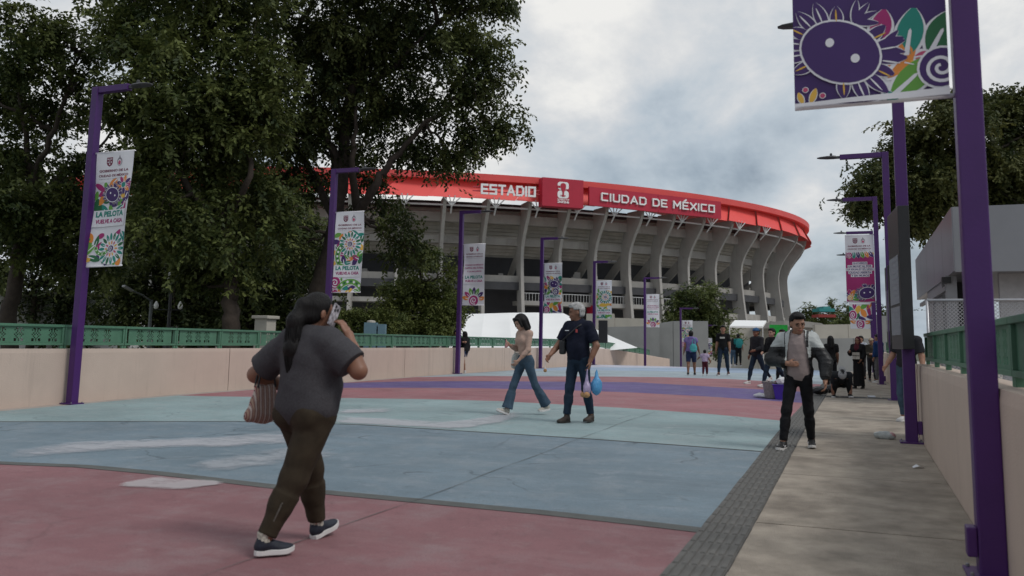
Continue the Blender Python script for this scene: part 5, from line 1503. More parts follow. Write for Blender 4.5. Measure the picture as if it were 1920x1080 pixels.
# ================================================================== PEOPLE (implicit surfaces meshed as continuous bodies)
class SDF:
    def __init__(s, k=0.03): s.pr = []; s.k = k; s.cuts = []
    def rc(s, a, b, ra, rb, k=None): s.pr.append(('rc', np.array(a, float), np.array(b, float), ra, rb, k)); return s
    def cc(s, a, b, ra, rb, k=None): s.pr.append(('cc', np.array(a, float), np.array(b, float), ra, rb, k)); return s
    def el(s, c, r, M=None, k=None): s.pr.append(('el', np.array(c, float), np.array(r, float), np.eye(3) if M is None else np.array(M, float), 0, k)); return s
    def bx(s, c, r, M=None, rad=0.02, k=None): s.pr.append(('bx', np.array(c, float), np.array(r, float), np.eye(3) if M is None else np.array(M, float), rad, k)); return s
    def cut(s, fn): s.cuts.append(fn); return s          # keeps where fn(P) < 0
    @staticmethod
    def ev(p, P):
        if p[0] in ('rc', 'cc'):
            a, b, ra, rb = p[1], p[2], p[3], p[4]
            ab = b - a; L = np.linalg.norm(ab) + 1e-9; dr = ab / L
            w = P - a; t = w @ dr
            if p[0] == 'rc':
                tc = np.clip(t / L, 0, 1)
                return np.linalg.norm(w - tc[..., None] * ab, axis=-1) - (ra + (rb - ra) * tc)
            rad = np.linalg.norm(w - t[..., None] * dr, axis=-1)
            d1 = rad - (ra + (rb - ra) * np.clip(t / L, -.2, 1.2)); d2 = np.abs(t - L / 2) - L / 2
            return np.maximum(d1, d2)
        if p[0] == 'el':
            q = (P - p[1]) @ p[3]
            k0 = np.linalg.norm(q / p[2], axis=-1); k1 = np.linalg.norm(q / (p[2] ** 2), axis=-1) + 1e-9
            return k0 * (k0 - 1) / k1
        q = np.abs((P - p[1]) @ p[3]) - (p[2] - p[4])
        return np.linalg.norm(np.maximum(q, 0), axis=-1) + np.minimum(q.max(-1), 0) - p[4]
    def bounds(s):
        lo = np.full(3, 1e9); hi = np.full(3, -1e9)
        for p in s.pr:
            l, h = s.pb(p); lo = np.minimum(lo, l); hi = np.maximum(hi, h)
        return lo, hi
    @staticmethod
    def pb(p):
        if p[0] in ('rc', 'cc'):
            r_ = max(p[3], p[4]) * 1.02
            return np.minimum(p[1], p[2]) - r_, np.maximum(p[1], p[2]) + r_
        e_ = np.abs(p[3]) @ p[2]
        return p[1] - e_, p[1] + e_
    def mesh(s, h):
        lo, hi = s.bounds(); lo = lo - 3 * h; hi = hi + 3 * h
        n = np.ceil((hi - lo) / h).astype(int) + 1
        vol = np.full(n, 1.0, np.float32)
        ax = [lo[i] + h * np.arange(n[i]) for i in range(3)]
        for p in s.pr:
            k = s.k if p[5] is None else p[5]
            l, u = s.pb(p); m_ = k + 2.5 * h
            i0 = np.maximum(((l - m_ - lo) / h).astype(int), 0); i1 = np.minimum(((u + m_ - lo) / h).astype(int) + 2, n)
            X, Y, Zz = np.meshgrid(ax[0][i0[0]:i1[0]], ax[1][i0[1]:i1[1]], ax[2][i0[2]:i1[2]], indexing='ij')
            d = s.ev(p, np.stack([X, Y, Zz], -1)).astype(np.float32)
            sl = tuple(slice(a, b) for a, b in zip(i0, i1))
            o = vol[sl]
            if k > 1e-4:
                hh = np.clip(0.5 + 0.5 * (o - d) / k, 0, 1)
                vol[sl] = o * (1 - hh) + d * hh - k * hh * (1 - hh)
            else: vol[sl] = np.minimum(o, d)
        if s.cuts:
            X, Y, Zz = np.meshgrid(*ax, indexing='ij'); P = np.stack([X, Y, Zz], -1)
            for c in s.cuts: vol = np.maximum(vol, c(P).astype(np.float32))
        # surface nets
        ins = vol < 0
        cnt = np.zeros(np.array(n) - 1, np.int16); pos = np.zeros((*(np.array(n) - 1), 3), np.float32)
        base = [slice(0, -1), slice(0, -1), slice(0, -1)]
        for axis in range(3):
            o1, o2 = [a for a in range(3) if a != axis]
            for d1 in (0, 1):
                for d2 in (0, 1):
                    sA = [None] * 3; sB = [None] * 3
                    sA[axis] = slice(0, -1); sB[axis] = slice(1, None)
                    for q, dd in ((o1, d1), (o2, d2)):
                        sA[q] = sB[q] = slice(dd, n[q] - 1 + dd)
                    a = vol[tuple(sA)]; b = vol[tuple(sB)]
                    cr_ = (a < 0) != (b < 0)
                    t = np.where(cr_, a / np.where(cr_, a - b, 1), 0)
                    cnt += cr_
                    pos[..., axis] += np.where(cr_, t, 0); pos[..., o1] += np.where(cr_, d1, 0); pos[..., o2] += np.where(cr_, d2, 0)
        act = cnt > 0
        idx = np.full(cnt.shape, -1, np.int32); idx[act] = np.arange(act.sum())
        ijk = np.argwhere(act)
        verts = (ijk + pos[act] / cnt[act][:, None]) * h + lo
        faces = []
        for axis in range(3):
            o1, o2 = [(1, 2), (2, 0), (0, 1)][axis]
            sA = [slice(None)] * 3; sB = [slice(None)] * 3; sA[axis] = slice(0, -1); sB[axis] = slice(1, None)
            a = ins[tuple(sA)]; b = ins[tuple(sB)]
            cr_ = np.argwhere(a != b)
            cr_ = cr_[(cr_[:, o1] > 0) & (cr_[:, o2] > 0) & (cr_[:, o1] < n[o1] - 1) & (cr_[:, o2] < n[o2] - 1)]
            fl = a[tuple(cr_.T)]
            def cell(d1, d2):
                q = cr_.copy(); q[:, o1] -= d1; q[:, o2] -= d2; return idx[tuple(q.T)]
            f = np.stack([cell(1, 1), cell(0, 1), cell(0, 0), cell(1, 0)], 1)
            f[~fl] = f[~fl][:, ::-1]
            faces.append(f)
        return verts, np.concatenate(faces)
def wrinkle(v, nrm, amp, fr, seed, zsq=1.0):
    q = np.random.default_rng(seed); out_ = np.zeros(len(v))
    P = v * np.array([1, 1, zsq])
    for k in range(6):
        d = q.normal(size=3); d /= np.linalg.norm(d); ph = q.uniform(0, 6.28)
        w2 = q.normal(size=3)
        x = P @ d * fr * (1 + .5 * k) + ph + 1.3 * np.sin(P @ w2 * fr * .35 + ph)
        out_ += (1 - np.abs(np.sin(x))) ** 1.6 / (1 + .5 * k) - .3
    return v + nrm * (out_ * amp * .62)[:, None]
def sdf_obj(name, S, h, mats, parent=None, wr=None, matfn=None, smooth_it=1):
    v, f = S.mesh(h)
    me = bpy.data.meshes.new(name)
    me.from_pydata(v.tolist(), [], f.tolist())
    me.update()
    if wr:
        nr_ = np.zeros(len(v) * 3, np.float32); me.vertices.foreach_get('normal', nr_)
        v = wrinkle(v, nr_.reshape(-1, 3), *wr)
        me.vertices.foreach_set('co', v.reshape(-1).astype(np.float32))
    for m_ in (mats if isinstance(mats, (list, tuple)) else [mats]): me.materials.append(m_)
    if matfn is not None:
        c = v[f].mean(1)
        me.polygons.foreach_set('material_index', np.asarray(matfn(c), np.int32))
    me.polygons.foreach_set('use_smooth', [True] * len(f))
    me.update()
    return link_mesh(name, me, parent)

def cloth(name, c, rough=0.85, var=0.14, scale=14, weave=260, bump=0.25, stripes=None):
    return mat(name, c, rough, var, scale, bump, weave, spec=0.2)
M_skin = [mat('skin_tan', (0.30, 0.155, 0.10), 0.5, 0.08, 12, 0.08, 220), mat('skin_brown', (0.22, 0.105, 0.065), 0.5, 0.08, 12, 0.08, 220), mat('skin_light', (0.42, 0.25, 0.185), 0.5, 0.08, 12, 0.08, 220)]
def hair_mat(name, c):
    mt = mat(name, c, 0.55, 0.5, 20, spec=0.22)
    t = mt.node_tree; tc = [n for n in t.nodes if n.type == 'TEX_COORD'][0]
    mp = t.nodes.new('ShaderNodeMapping'); mp.inputs['Scale'].default_value = (150, 150, 7); t.links.new(tc.outputs['Object'], mp.inputs[0])
    no = t.nodes.new('ShaderNodeTexNoise'); no.inputs['Scale'].default_value = 1.0; no.inputs['Detail'].default_value = 3; t.links.new(mp.outputs[0], no.inputs['Vector'])
    bp = t.nodes.new('ShaderNodeBump'); bp.inputs['Strength'].default_value = 0.7; bp.inputs['Distance'].default_value = 0.01
    t.links.new(no.outputs[0], bp.inputs['Height']); t.links.new(bp.outputs[0], t.nodes['Principled BSDF'].inputs['Normal'])
    return mt
M_hair = hair_mat('hair_black', (0.007, 0.006, 0.006))
M_hairg = hair_mat('hair_grey', (0.36, 0.355, 0.35))
M_eye = mat('eye_dark', (0.015, 0.010, 0.008), 0.25, 0.0, 5)
M_brow = mat('brow_dark', (0.02, 0.014, 0.012), 0.7, 0.0, 5)
M_lip = mat('lips', (0.25, 0.085, 0.07), 0.5, 0.05, 20)
M_sole = mat('sole_white', (0.62, 0.61, 0.60), 0.6, 0.08, 20)
M_soled = mat('sole_dark', (0.03, 0.03, 0.03), 0.7, 0.1, 20)
def rotx(a): c, s = math.cos(a), math.sin(a); return np.array([[1, 0, 0], [0, c, -s], [0, s, c]])
def roty(a): c, s = math.cos(a), math.sin(a); return np.array([[c, 0, s], [0, 1, 0], [-s, 0, c]])
def rotz(a): c, s = math.cos(a), math.sin(a); return np.array([[c, -s, 0], [s, c, 0], [0, 0, 1]])
def nrmz(v): return v / (np.linalg.norm(v) + 1e-9)

class Person:
    """local frame: facing +Y, x to the person's right, z up; metres for the given height"""
    def __init__(s, label, H, px=None, loc=None, heading=0.0, skin=0, res=0.014, lean=0.0, twist=0.0, head=(0, 0, 0), legs=None, arms=None, wx=1.0, wy=1.0, hip=1.0, belly=1.0, female=False, legr=1.0, armr=1.0, crouch=None, group=None, sit=0.0):
        s.H = H; u = s.u = H / 1.74; s.uh = u * 1.10; s.res = res; s.female = female; s.wx, s.wy, s.hipw, s.belly = wx, wy, hip, belly; s.legr, s.armr = legr, armr
        s.label = label; s.skin = M_skin[skin]; s.heading = heading; s.group = group
        legs = legs or {'L': (4, 6, 2), 'R': (-4, 4, 2)}; arms = arms or {}
        T = rotz(R(twist)) @ rotx(-R(lean))
        s.T = T
        s.pel = np.zeros(3)
        s.neck = s.pel + T @ np.array([0, -0.01, .475]) * u
        s.chest = s.pel + T @ np.array([0, .005, .30]) * u
        s.waist = s.pel + T @ np.array([0, .005, .13]) * u
        hw = .055 * u * hip + .03 * u
        shw = (.155 if female else .175) * u * (0.6 + 0.4 * wx)
        s.J = {}
        for sd, sg in (('L', -1), ('R', 1)):
            hipj = s.pel + np.array([sg * hw, 0, -.05 * u])
            hp, kn, ab = legs[sd][:3]
            fp = legs[sd][3] if len(legs[sd]) > 3 else 0
            out_ = legs[sd][4] if len(legs[sd]) > 4 else 4
            Rz = rotz(-sg * R(out_))
            d1 = Rz @ roty(-sg * R(ab)) @ rotx(R(hp)) @ np.array([0, 0, -1.])
            d2 = Rz @ roty(-sg * R(ab)) @ rotx(R(hp - kn)) @ np.array([0, 0, -1.])
            knee = hipj + d1 * .425 * u; ank = knee + d2 * .405 * u
            td = Rz @ rotx(R(fp)) @ np.array([0, 1., 0])
            s.J[sd] = dict(hip=hipj, knee=knee, ank=ank, toe=td, up=Rz @ rotx(R(fp)) @ np.array([0, 0, 1.]))
            sh = s.neck + T @ np.array([sg * shw, -.005 * u, -.045 * u])
            a = arms.get(sd, (2, 8, 12, 10))
            if isinstance(a, dict):
                el = s.pel + np.array(a['elbow']) * u; wr = s.pel + np.array(a['wrist']) * u
                hd = nrmz(np.array(a['hand'])) if 'hand' in a else nrmz(wr - el)
            else:
                sp, sab, ef, inw = a[:4]
                ua = T @ roty(-sg * R(sab)) @ rotx(R(sp)) @ np.array([0, 0, -1.])
                fv = T @ np.array([0, 1., 0]); fv = nrmz(fv - ua * (fv @ ua)); iv = np.cross(ua, fv) * sg
                if (iv @ (T @ np.array([-sg, 0, 0]))) < 0: iv = -iv
                fa = math.cos(R(ef)) * ua + math.sin(R(ef)) * (math.cos(R(inw)) * fv + math.sin(R(inw)) * iv)
                el = sh + ua * .285 * u; wr = el + fa * .245 * u; hd = nrmz(fa)
            pn = a.get('palm') if isinstance(a, dict) else None
            pn = np.array([-sg, 0.25, 0.]) if pn is None else np.array(pn, float)
            pn = nrmz(pn - hd * (pn @ hd))
            s.J[sd].update(sh=sh, el=el, wr=wr, hd=hd, pn=pn, sg=sg, curl=(a.get('curl', .55) if isinstance(a, dict) else .55))
        # stand on the lowest sole
        low = min((s.J[q]['ank'] + s.J[q]['up'] * -.085 * u)[2] + min(0, s.J[q]['toe'][2] * .17 * u, -s.J[q]['toe'][2] * .05 * u) for q in 'LR')
        if crouch is not None: low = crouch
        sh_ = np.array([0, 0, -low])
        for q in 'LR':
            for k in ('hip', 'knee', 'ank', 'sh', 'el', 'wr'): s.J[q][k] = s.J[q][k] + sh_
        for k in ('pel', 'neck', 'chest', 'waist'): setattr(s, k, getattr(s, k) + sh_)
        hy, hp_, hr = head
        s.HM = T @ rotz(R(hy)) @ rotx(-R(hp_)) @ roty(R(hr))
        s.hc = s.neck + T @ np.array([0, .005, .05]) * u + s.HM @ np.array([0, .022, .115]) * u
        if loc is None: loc = gpt(*px)
        s.loc = (float(loc[0]), float(loc[1]), float(loc[2]) + 0.004)
        s.body()
    def torso(s, S, g=0.0, lowcut=None, hips=True, k=0.05):
        u = s.u; T = s.T
        S.el(s.chest + T @ np.array([0, 0, .015]) * u, np.array([.165 * s.wx, .112 * s.wy, .205]) * u + g, T, k)
        for sg in (-1, 1):
            S.rc(s.neck + T @ np.array([0, -.01, -.015]) * u, s.J['L' if sg < 0 else 'R']['sh'], .052 * u + g, .058 * u * s.armr + g, k)
        S.el(s.waist + T @ np.array([0, .012 * s.belly, 0]) * u, np.array([.142 * s.wx * (.93 if s.female else 1.0) * (s.belly * .5 + .5), .105 * s.wy * s.belly, .17]) * u + g, T, k)
        if hips: S.el(s.pel + np.array([0, -.005, 0]) * u, np.array([.162 * s.hipw, .115 * s.wy, .135]) * u + g, None, k)
        if s.female:
            for sg in (-1, 1): S.el(s.chest + T @ np.array([sg * .07 * s.wx, .085 * s.wy, .02]) * u, np.array([.062, .05, .06]) * u + g, T, .04)
        return S
    def arm(s, S, sd, g=0.0, t=1.0, cap=False, k=0.03):
        j = s.J[sd]; u = s.u * s.armr
        if t <= 1:
            b = j['sh'] + (j['el'] - j['sh']) * t
            if cap:
                S.rc(j['sh'], j['sh'] + (b - j['sh']) * .6, .056 * u + g, .052 * u + g, k); S.cc(j['sh'] + (b - j['sh']) * .35, b, .054 * u + g, (.056 - .010 * t) * u + g * 1.25, k)
            else: S.rc(j['sh'], b, .056 * u + g, (.056 - .013 * t) * u + g * 1.1, k)
        else:
            S.rc(j['sh'], j['el'], .056 * u + g, .043 * u + g, k)
            b = j['el'] + (j['wr'] - j['el']) * (t - 1)
            if cap: S.cc(j['el'] + (b - j['el']) * .3, b, .040 * u + g, .031 * u + g, k)
            else: S.rc(j['el'], b, .042 * u + g, .031 * u + g, k)
            S.rc(j['el'], j['el'] + (b - j['el']) * .6, .042 * u + g, .036 * u + g, k)
        return S
    def leg(s, S, sd, g=0.0, t=2.0, cap=False, hem=None, k=0.035):
        j = s.J[sd]; u = s.u * s.legr
        if t <= 1:
            b = j['hip'] + (j['knee'] - j['hip']) * t
            if cap: S.cc(j['hip'] + (b - j['hip']) * .3, b, .082 * u + g, (.088 - .024 * t) * u + g * 1.5, k)
            else: S.rc(j['hip'], b, .088 * u + g, (.088 - .027 * t) * u + g * 1.3, k)
            if cap: S.rc(j['hip'], j['hip'] + (b - j['hip']) * .5, .088 * u + g, .075 * u + g, k)
        else:
            S.rc(j['hip'], j['knee'], .088 * u + g, .060 * u + g, k)
            b = j['knee'] + (j['ank'] - j['knee']) * (t - 1)
            e_ = .037 * u + g if hem is None else hem
            if not cap:
                S.rc(j['knee'], j['knee'] + (b - j['knee']) * .35, .057 * u + g, .056 * u + g, k)
                S.rc(j['knee'] + (b - j['knee']) * .35, b, .056 * u + g, e_, k)
            else:
                S.rc(j['knee'], j['knee'] + (b - j['knee']) * .5, .058 * u + g, (.056 * u + g) * .6 + e_ * .4, k)
                S.cc(j['knee'] + (b - j['knee']) * .3, b, (.057 * u + g) * .75 + e_ * .25, e_, k)
        return S
    def body(s):
        u = s.u; S = SDF(.025 * u)
        s.torso(S, -.012)
        for sd in 'LR':
            s.arm(S, sd, 0, 2.0); s.leg(S, sd, -.004, 2.0)
            j = s.J[sd]; hd, pn = j['hd'], j['pn']
            sidev = np.cross(hd, pn) * 1.0
            S.el(j['wr'] + hd * .045 * u, np.array([.040, .016, .048]) * u, np.stack([sidev, pn, hd], 1), .012)
            c_ = j['curl']
            thumb = -j['sg'] * sidev if False else sidev
            # thumb towards the body's front
            if (sidev @ (s.T @ np.array([0, 1., .2]))) < 0: thumb = -sidev
            for q, (o_, l_) in enumerate(((-.028, .064), (-.0095, .074), (.0095, .072), (.027, .056))):
                p0 = j['wr'] + hd * .082 * u + thumb * (-o_) * u
                d1 = nrmz(hd * math.cos(c_) + pn * math.sin(c_)); d2 = nrmz(hd * math.cos(c_ * 2.2) + pn * math.sin(c_ * 2.2))
                p1 = p0 + d1 * l_ * .52 * u; p2 = p1 + d2 * l_ * .5 * u
                S.rc(p0, p1, .0095 * u, .0085 * u, .004); S.rc(p1, p2, .0085 * u, .007 * u, .004)
            p0 = j['wr'] + hd * .025 * u + thumb * .028 * u; p1 = p0 + nrmz(thumb * .8 + hd * .8 + pn * .35) * .036 * u; p2 = p1 + nrmz(hd + thumb * .15 + pn * .5) * .03 * u
            S.rc(p0, p1, .012 * u, .010 * u, .008); S.rc(p1, p2, .010 * u, .008 * u, .004)
            # foot inside the shoe
            a = j['ank']; S.rc(a - j['up'] * .05 * u, a - j['up'] * .055 * u + j['toe'] * .12 * u, .032 * u, .026 * u)
            S.rc(a, a - j['up'] * .05 * u - j['toe'] * .02 * u, .036 * u, .036 * u)
        S.rc(s.neck - s.T @ np.array([0, 0, .04]) * u, s.hc + s.HM @ np.array([0, -.02, -.05]) * u, .058 * u * (.9 if s.female else 1.0), .052 * u * (.88 if s.female else 1.0), .03)
        HM = s.HM; hc = s.hc; u = s.uh
        S.el(hc + HM @ np.array([0, -.008, .022]) * u, np.array([.074, .093, .092]) * u, HM, .02)
        S.el(hc + HM @ np.array([0, .022, -.045]) * u, np.array([.056, .066, .07]) * u, HM, .03)
        S.el(hc + HM @ np.array([0, .062, -.092]) * u, np.array([.026, .022, .018]) * u, HM, .025)      # chin
        S.rc(hc + HM @ np.array([0, .082, .010]) * u, hc + HM @ np.array([0, .095, -.028]) * u, .007 * u, .0115 * u, .014)   # nose
        for sg in (-1, 1):
            S.el(hc + HM @ np.array([sg * .076, -.008, -.012]) * u, np.array([.010, .02, .032]) * u, HM @ rotz(sg * .3), .008)
            S.el(hc + HM @ np.array([sg * .034, .078, .022]) * u, np.array([.026, .012, .010]) * u, HM, .014)       # brow ridge
            S.el(hc + HM @ np.array([sg * .036, .062, -.035]) * u, np.array([.022, .018, .018]) * u, HM, .02)       # cheek
        S.el(hc + HM @ np.array([0, .080, -.062]) * u, np.array([.026, .014, .012]) * u, HM, .012)
        s.o = sdf_obj('person', S, s.res, s.skin)
        s.o.location = s.loc; s.o.rotation_euler = (0, 0, s.heading)
        tag(s.o, s.label, 'person', s.group)
    def face(s):
        u, HM, hc = s.uh, s.HM, s.hc
        for sg in (-1, 1):
            S = SDF(.002).el(hc + HM @ np.array([sg * .033, .0845, .004]) * u, np.array([.0155, .007, .0065]) * u, HM); sdf_obj('eye', S, .004, M_eye, s.o)
            S = SDF(.002).rc(hc + HM @ np.array([sg * .016, .0925, .023]) * u, hc + HM @ np.array([sg * .05, .081, .026]) * u, .0048 * u, .0035 * u); sdf_obj('eyebrow', S, .004, M_brow, s.o)
        S = SDF(.002).rc(hc + HM @ np.array([-.022, .090, -.061]) * u, hc + HM @ np.array([.022, .090, -.061]) * u, .006 * u, .006 * u).el(hc + HM @ np.array([0, .093, -.061]) * u, np.array([.016, .006, .008]) * u, HM); sdf_obj('mouth', S, .004, M_lip, s.o)
    def hair(s, style='short', m_=None, extra=None):
        u, HM, hc = s.uh, s.HM, s.hc
        m_ = m_ or M_hair
        S = SDF(.02)
        P = lambda x, y, z: hc + HM @ np.array([x, y, z]) * u
        if style in ('short', 'cap', 'curly', 'pony', 'bob', 'long'):
            g = {'curly': .03, 'pony': .007}.get(style, .016)
            S.el(P(0, -.014, .030), np.array([.076 + g, .096 + g, .092 + g]) * u, HM)
            S.el(P(0, -.045, -.03), np.array([.070 + g * .6, .055 + g, .06]) * u, HM)
        if style == 'short': S.el(P(0, .055, .095), np.array([.062, .042, .028]) * u, HM)
        if style == 'pony':
            S.el(P(0, -.115, .035), np.array([.035, .035, .04]) * u, HM)
            p0 = P(0, -.12, .03); dn = np.array([0, 0, -1.]); bk = HM @ np.array([0, -1., 0]); bk[2] = 0
            p1 = p0 + bk * .045 * u + dn * .10 * u; p2 = p1 + dn * .17 * u + bk * .005 * u; p3 = p2 + dn * .20 * u + bk * -.005
            S.rc(p0, p1, .028 * u, .042 * u, .05); S.rc(p1, p2, .042 * u, .050 * u, .06); S.rc(p2, p3, .050 * u, .022 * u, .06)
            s.tail = [(p0, .03 * u), (p1, .044 * u), (p2, .052 * u), (p3, .026 * u), (p3 + dn * .07 * u, .016 * u)]
        if style == 'bob':
            for sg in (-1, 1):
                S.rc(P(sg * .078, -.015, .02), P(sg * .092, -.015, -.115), .034 * u, .04 * u)
                S.rc(P(sg * .06, .065, .075), P(sg * .085, .05, -.05), .022 * u, .018 * u)
            S.rc(P(0, -.075, .0), P(0, -.08, -.115), .065 * u, .06 * u)
            S.rc(P(-.03, .085, .085), P(.03, .085, .085), .02 * u, .02 * u); S.rc(P(.085, -.03, -.08), P(.14, -.07, -.13), .03 * u, .012 * u)
        if style == 'long':
            S.rc(P(0, -.06, .0), P(0, -.085, -.22), .075 * u, .075 * u)
            for sg in (-1, 1): S.rc(P(sg * .07, -.02, .02), P(sg * .085, -.03, -.2), .035 * u, .035 * u)
        fc = HM @ np.array([0, 1., 0]); up = HM @ np.array([0, 0, 1.])
        line = .062 if style != 'bob' else .05
        lim = -.03 if style in ('short', 'curly', 'cap') else -.4
        def face_cut(Pq):
            q = (Pq - hc) @ HM / u
            f_ = np.minimum(q[..., 1] - .03 - .25 * np.maximum(q[..., 2], 0), line - q[..., 2] + .06 * np.abs(q[..., 0]) * 0)       # >0 inside face opening
            if style == 'bob': f_ = np.minimum(f_, .068 - np.abs(q[..., 0]))
            ear = np.minimum(np.minimum(q[..., 1] + .035, .03 - q[..., 2]), .3) if style in ('short', 'curly', 'cap') else np.full(q.shape[:-1], -1.)
            low = lim - .045 - q[..., 2] if style in ('short', 'curly', 'cap') else np.full(q.shape[:-1], -1.)
            return np.maximum(np.maximum(f_, ear), low) * u
        S.cut(face_cut)
        return sdf_obj('hair', S, min(s.res, .012), m_, s.o, (.0035 if style != 'curly' else .009, 95, 3, .12 if style in ('pony', 'long', 'bob') else .6))
    def cap(s, m_, back=False):
        u, HM, hc = s.uh, s.HM, s.hc
        P = lambda x, y, z: hc + HM @ np.array([x, y, z]) * u
        S = SDF(.01).el(P(0, -.008, .038), np.array([.094, .112, .098]) * u, HM)
        S.cut(lambda Pq: (.045 * u - (Pq - hc) @ (HM @ np.array([0, 0, 1.]))))
        c_ = sdf_obj('cap', S, min(s.res, .012), m_, s.o)
        sg = -1 if back else 1
        S = SDF(.01).el(P(0, sg * .12, .05), np.array([.075, .075, .012]) * u, HM @ rotx(-sg * .2)); sdf_obj('brim', S, .01, m_, c_)
    def top(s, m_, sleeve=.75, g=.018, hem=-.06, wr=(.006, 22, 5, 1.6), neck=.02, name='shirt', crop=None, matfn=None, extra=None, cuts=None, k=.05, hood=False):
        u = s.u; S = SDF(.04)
        s.torso(S, g, hips=True, k=k)
        for sd in 'LR': s.arm(S, sd, g * (1.0 if sleeve > 1 else 1.25), sleeve, cap=True)
        zc = s.pel[2] + hem * u; T = s.T; ncut = s.neck + T @ np.array([0, 0, neck]) * u; nv = T @ np.array([0, -.25, 1.]); nv /= np.linalg.norm(nv)
        S.cut(lambda P: zc - P[..., 2] + .012 * np.sin(P[..., 0] * 17 + P[..., 1] * 11))
        nax = nrmz(T @ np.array([0, .18, 1.])); n0 = s.neck + T @ np.array([0, .012, 0]) * u
        def neck_cut(P):
            w_ = P - n0; h_ = w_ @ nax; rad = np.linalg.norm(w_ - h_[..., None] * nax, axis=-1)
            fr = (w_ @ (T @ np.array([0, 1., 0]))) * .5
            return np.maximum(np.minimum((.066 + (.02 - neck) * .2) * u - rad, h_ + fr + .005 * u), h_ - (.055 + neck * .5) * u)
        S.cut(neck_cut)
        if hood: S.rc(s.neck + T @ np.array([-.06, -.08, .03]) * u, s.neck + T @ np.array([.06, -.08, .03]) * u, .05 * u, .05 * u)
        if extra: extra(S)
        for c in (cuts or []): S.cut(c)
        return sdf_obj(name, S, s.res, m_, s.o, wr, matfn)
    def bottom(s, m_, t=1.92, g=.014, hem=None, wr=(.005, 20, 9, 1.2), waist=.09, name='trousers', matfn=None, glute=1.0):
        u = s.u; S = SDF(.03)
        S.el(s.pel + np.array([0, -.005, 0]) * u, np.array([.162 * s.hipw, .115 * s.wy, .135]) * u + g, None, .05)
        for sd in 'LR':
            s.leg(S, sd, g, t, True, hem)
            sg = s.J[sd]['sg']
            S.el(s.pel + np.array([sg * .07 * s.hipw, -.065 * glute * s.wy, -.055]) * u, np.array([.078 * s.hipw, .072 * glute, .082]) * u + g * .5, None, .04)
        zc = s.pel[2] + waist * u
        S.cut(lambda P: P[..., 2] - zc)
        return sdf_obj(name, S, s.res, m_, s.o, wr, matfn)
    def shoes(s, m_, sole=None, high=.0):
        u = s.u
        for sd in 'LR':
            j = s.J[sd]; a = j['ank']; t, up = j['toe'], j['up']; sx = np.cross(t, up)
            M = np.stack([sx, t, up], 1)
            Q = lambda x, y, z: a + M @ np.array([x, y, z]) * u
            S = SDF(.02)
            u_ = u; S.el(Q(0, -.012, -.04), np.array([.042, .052, .042]) * u, M); S.el(Q(0, .115, -.055), np.array([.046, .075, .028]) * u, M)
            S.rc(Q(0, 0, -.02), Q(0, .09, -.05), .038 * u, .034 * u); S.rc(Q(0, -.008, -.03), Q(0, -.004, .012 + high), .042 * u, .042 * u)
            zb = Q(0, 0, -.075)
            S.cut(lambda P: (zb - P) @ up); tp = Q(0, 0, .012 + high); S.cut(lambda P: (P - tp) @ nrmz(up + t * .25))
            sh = sdf_obj('shoe', S, min(s.res, .011), m_, s.o)
            out_ = [(0, -.062), (.03, -.052), (.038, -.02), (.037, .03), (.047, .09), (.046, .14), (.03, .18), (0, .195), (-.028, .18), (-.044, .14), (-.045, .09), (-.036, .03), (-.038, -.02), (-.03, -.052)]
            mb = MB(); mb.prism([Q(x * 1.04, y, -.092 + (.012 if y > .16 else 0)) for x, y in out_], tuple(up * .032 * u)); mb.build('sole', sole or M_sole, sh, bevel=.004)
# ================================================================== THE CROWD
def tall(px_top, base): return float(at_y(px_top[0], px_top[1], base[1])[2] - base[2])
def mid(a, b): return (gpt(*a) + gpt(*b)) / 2
# ---- woman with the phone (seen from behind)
M_heather = cloth('heather_grey_knit', (0.052, 0.050, 0.055), var=0.22, scale=90)
M_olive = cloth('dark_olive_fleece', (0.036, 0.027, 0.017), var=0.25)
M_navy = mat('navy_shoe', (0.012, 0.016, 0.028), 0.6, 0.3, 30, 0.3, 160)
lw_ = mid((520, 1055), (602, 1008))
W = Person('woman with long black ponytail on the phone, walking away in dark trousers', tall((560, 548), lw_) * 1.025, loc=lw_, heading=R(-12), skin=1, res=.0085, lean=3, wx=1.30, wy=1.28, hip=1.30, belly=1.26, female=True, legr=1.22, armr=1.16,
           legs={'L': (24, 8, 3, 14, 2), 'R': (-19, 6, 2, 0, 30)}, head=(-14, 4, 3),
           arms={'R': dict(elbow=(.385, .08, .25), wrist=(.235, .125, .485), hand=(-.40, -.16, .75), palm=(-1, -.1, -.4), curl=.45), 'L': dict(elbow=(-.475, -.05, .20), wrist=(-.36, .17, .10), hand=(.5, .6, -.1), palm=(0, 0, 1))})
W.hair('pony'); W.face()
hr = np.random.default_rng(5); mb = MB()
for k in range(110):
    a_ = hr.uniform(0, 6.28); pts_ = []
    for q, (c_, r_) in enumerate(W.tail):
        a_ += hr.normal(0, .18); rr__ = r_ * hr.uniform(.9, 1.12)
        pts_.append(c_ + np.array([math.cos(a_), math.sin(a_), 0]) * rr__ * (1 if q else .9))
    mb.tube([tuple(p) for p in pts_], [.0022, .003, .003, .0024, .0008], 4)
o_ = mb.build('loose_strands', M_hair, W.o, smooth=True); o_['kind'] = 'stuff'
W.top(M_heather, .80, .034, -.125, (.0055, 11, 15, 1.3), matfn=None)
W.bottom(M_olive, 1.93, .022, .062, (.007, 10, 9, .7), glute=1.05)
W.shoes(M_navy)
u = W.u
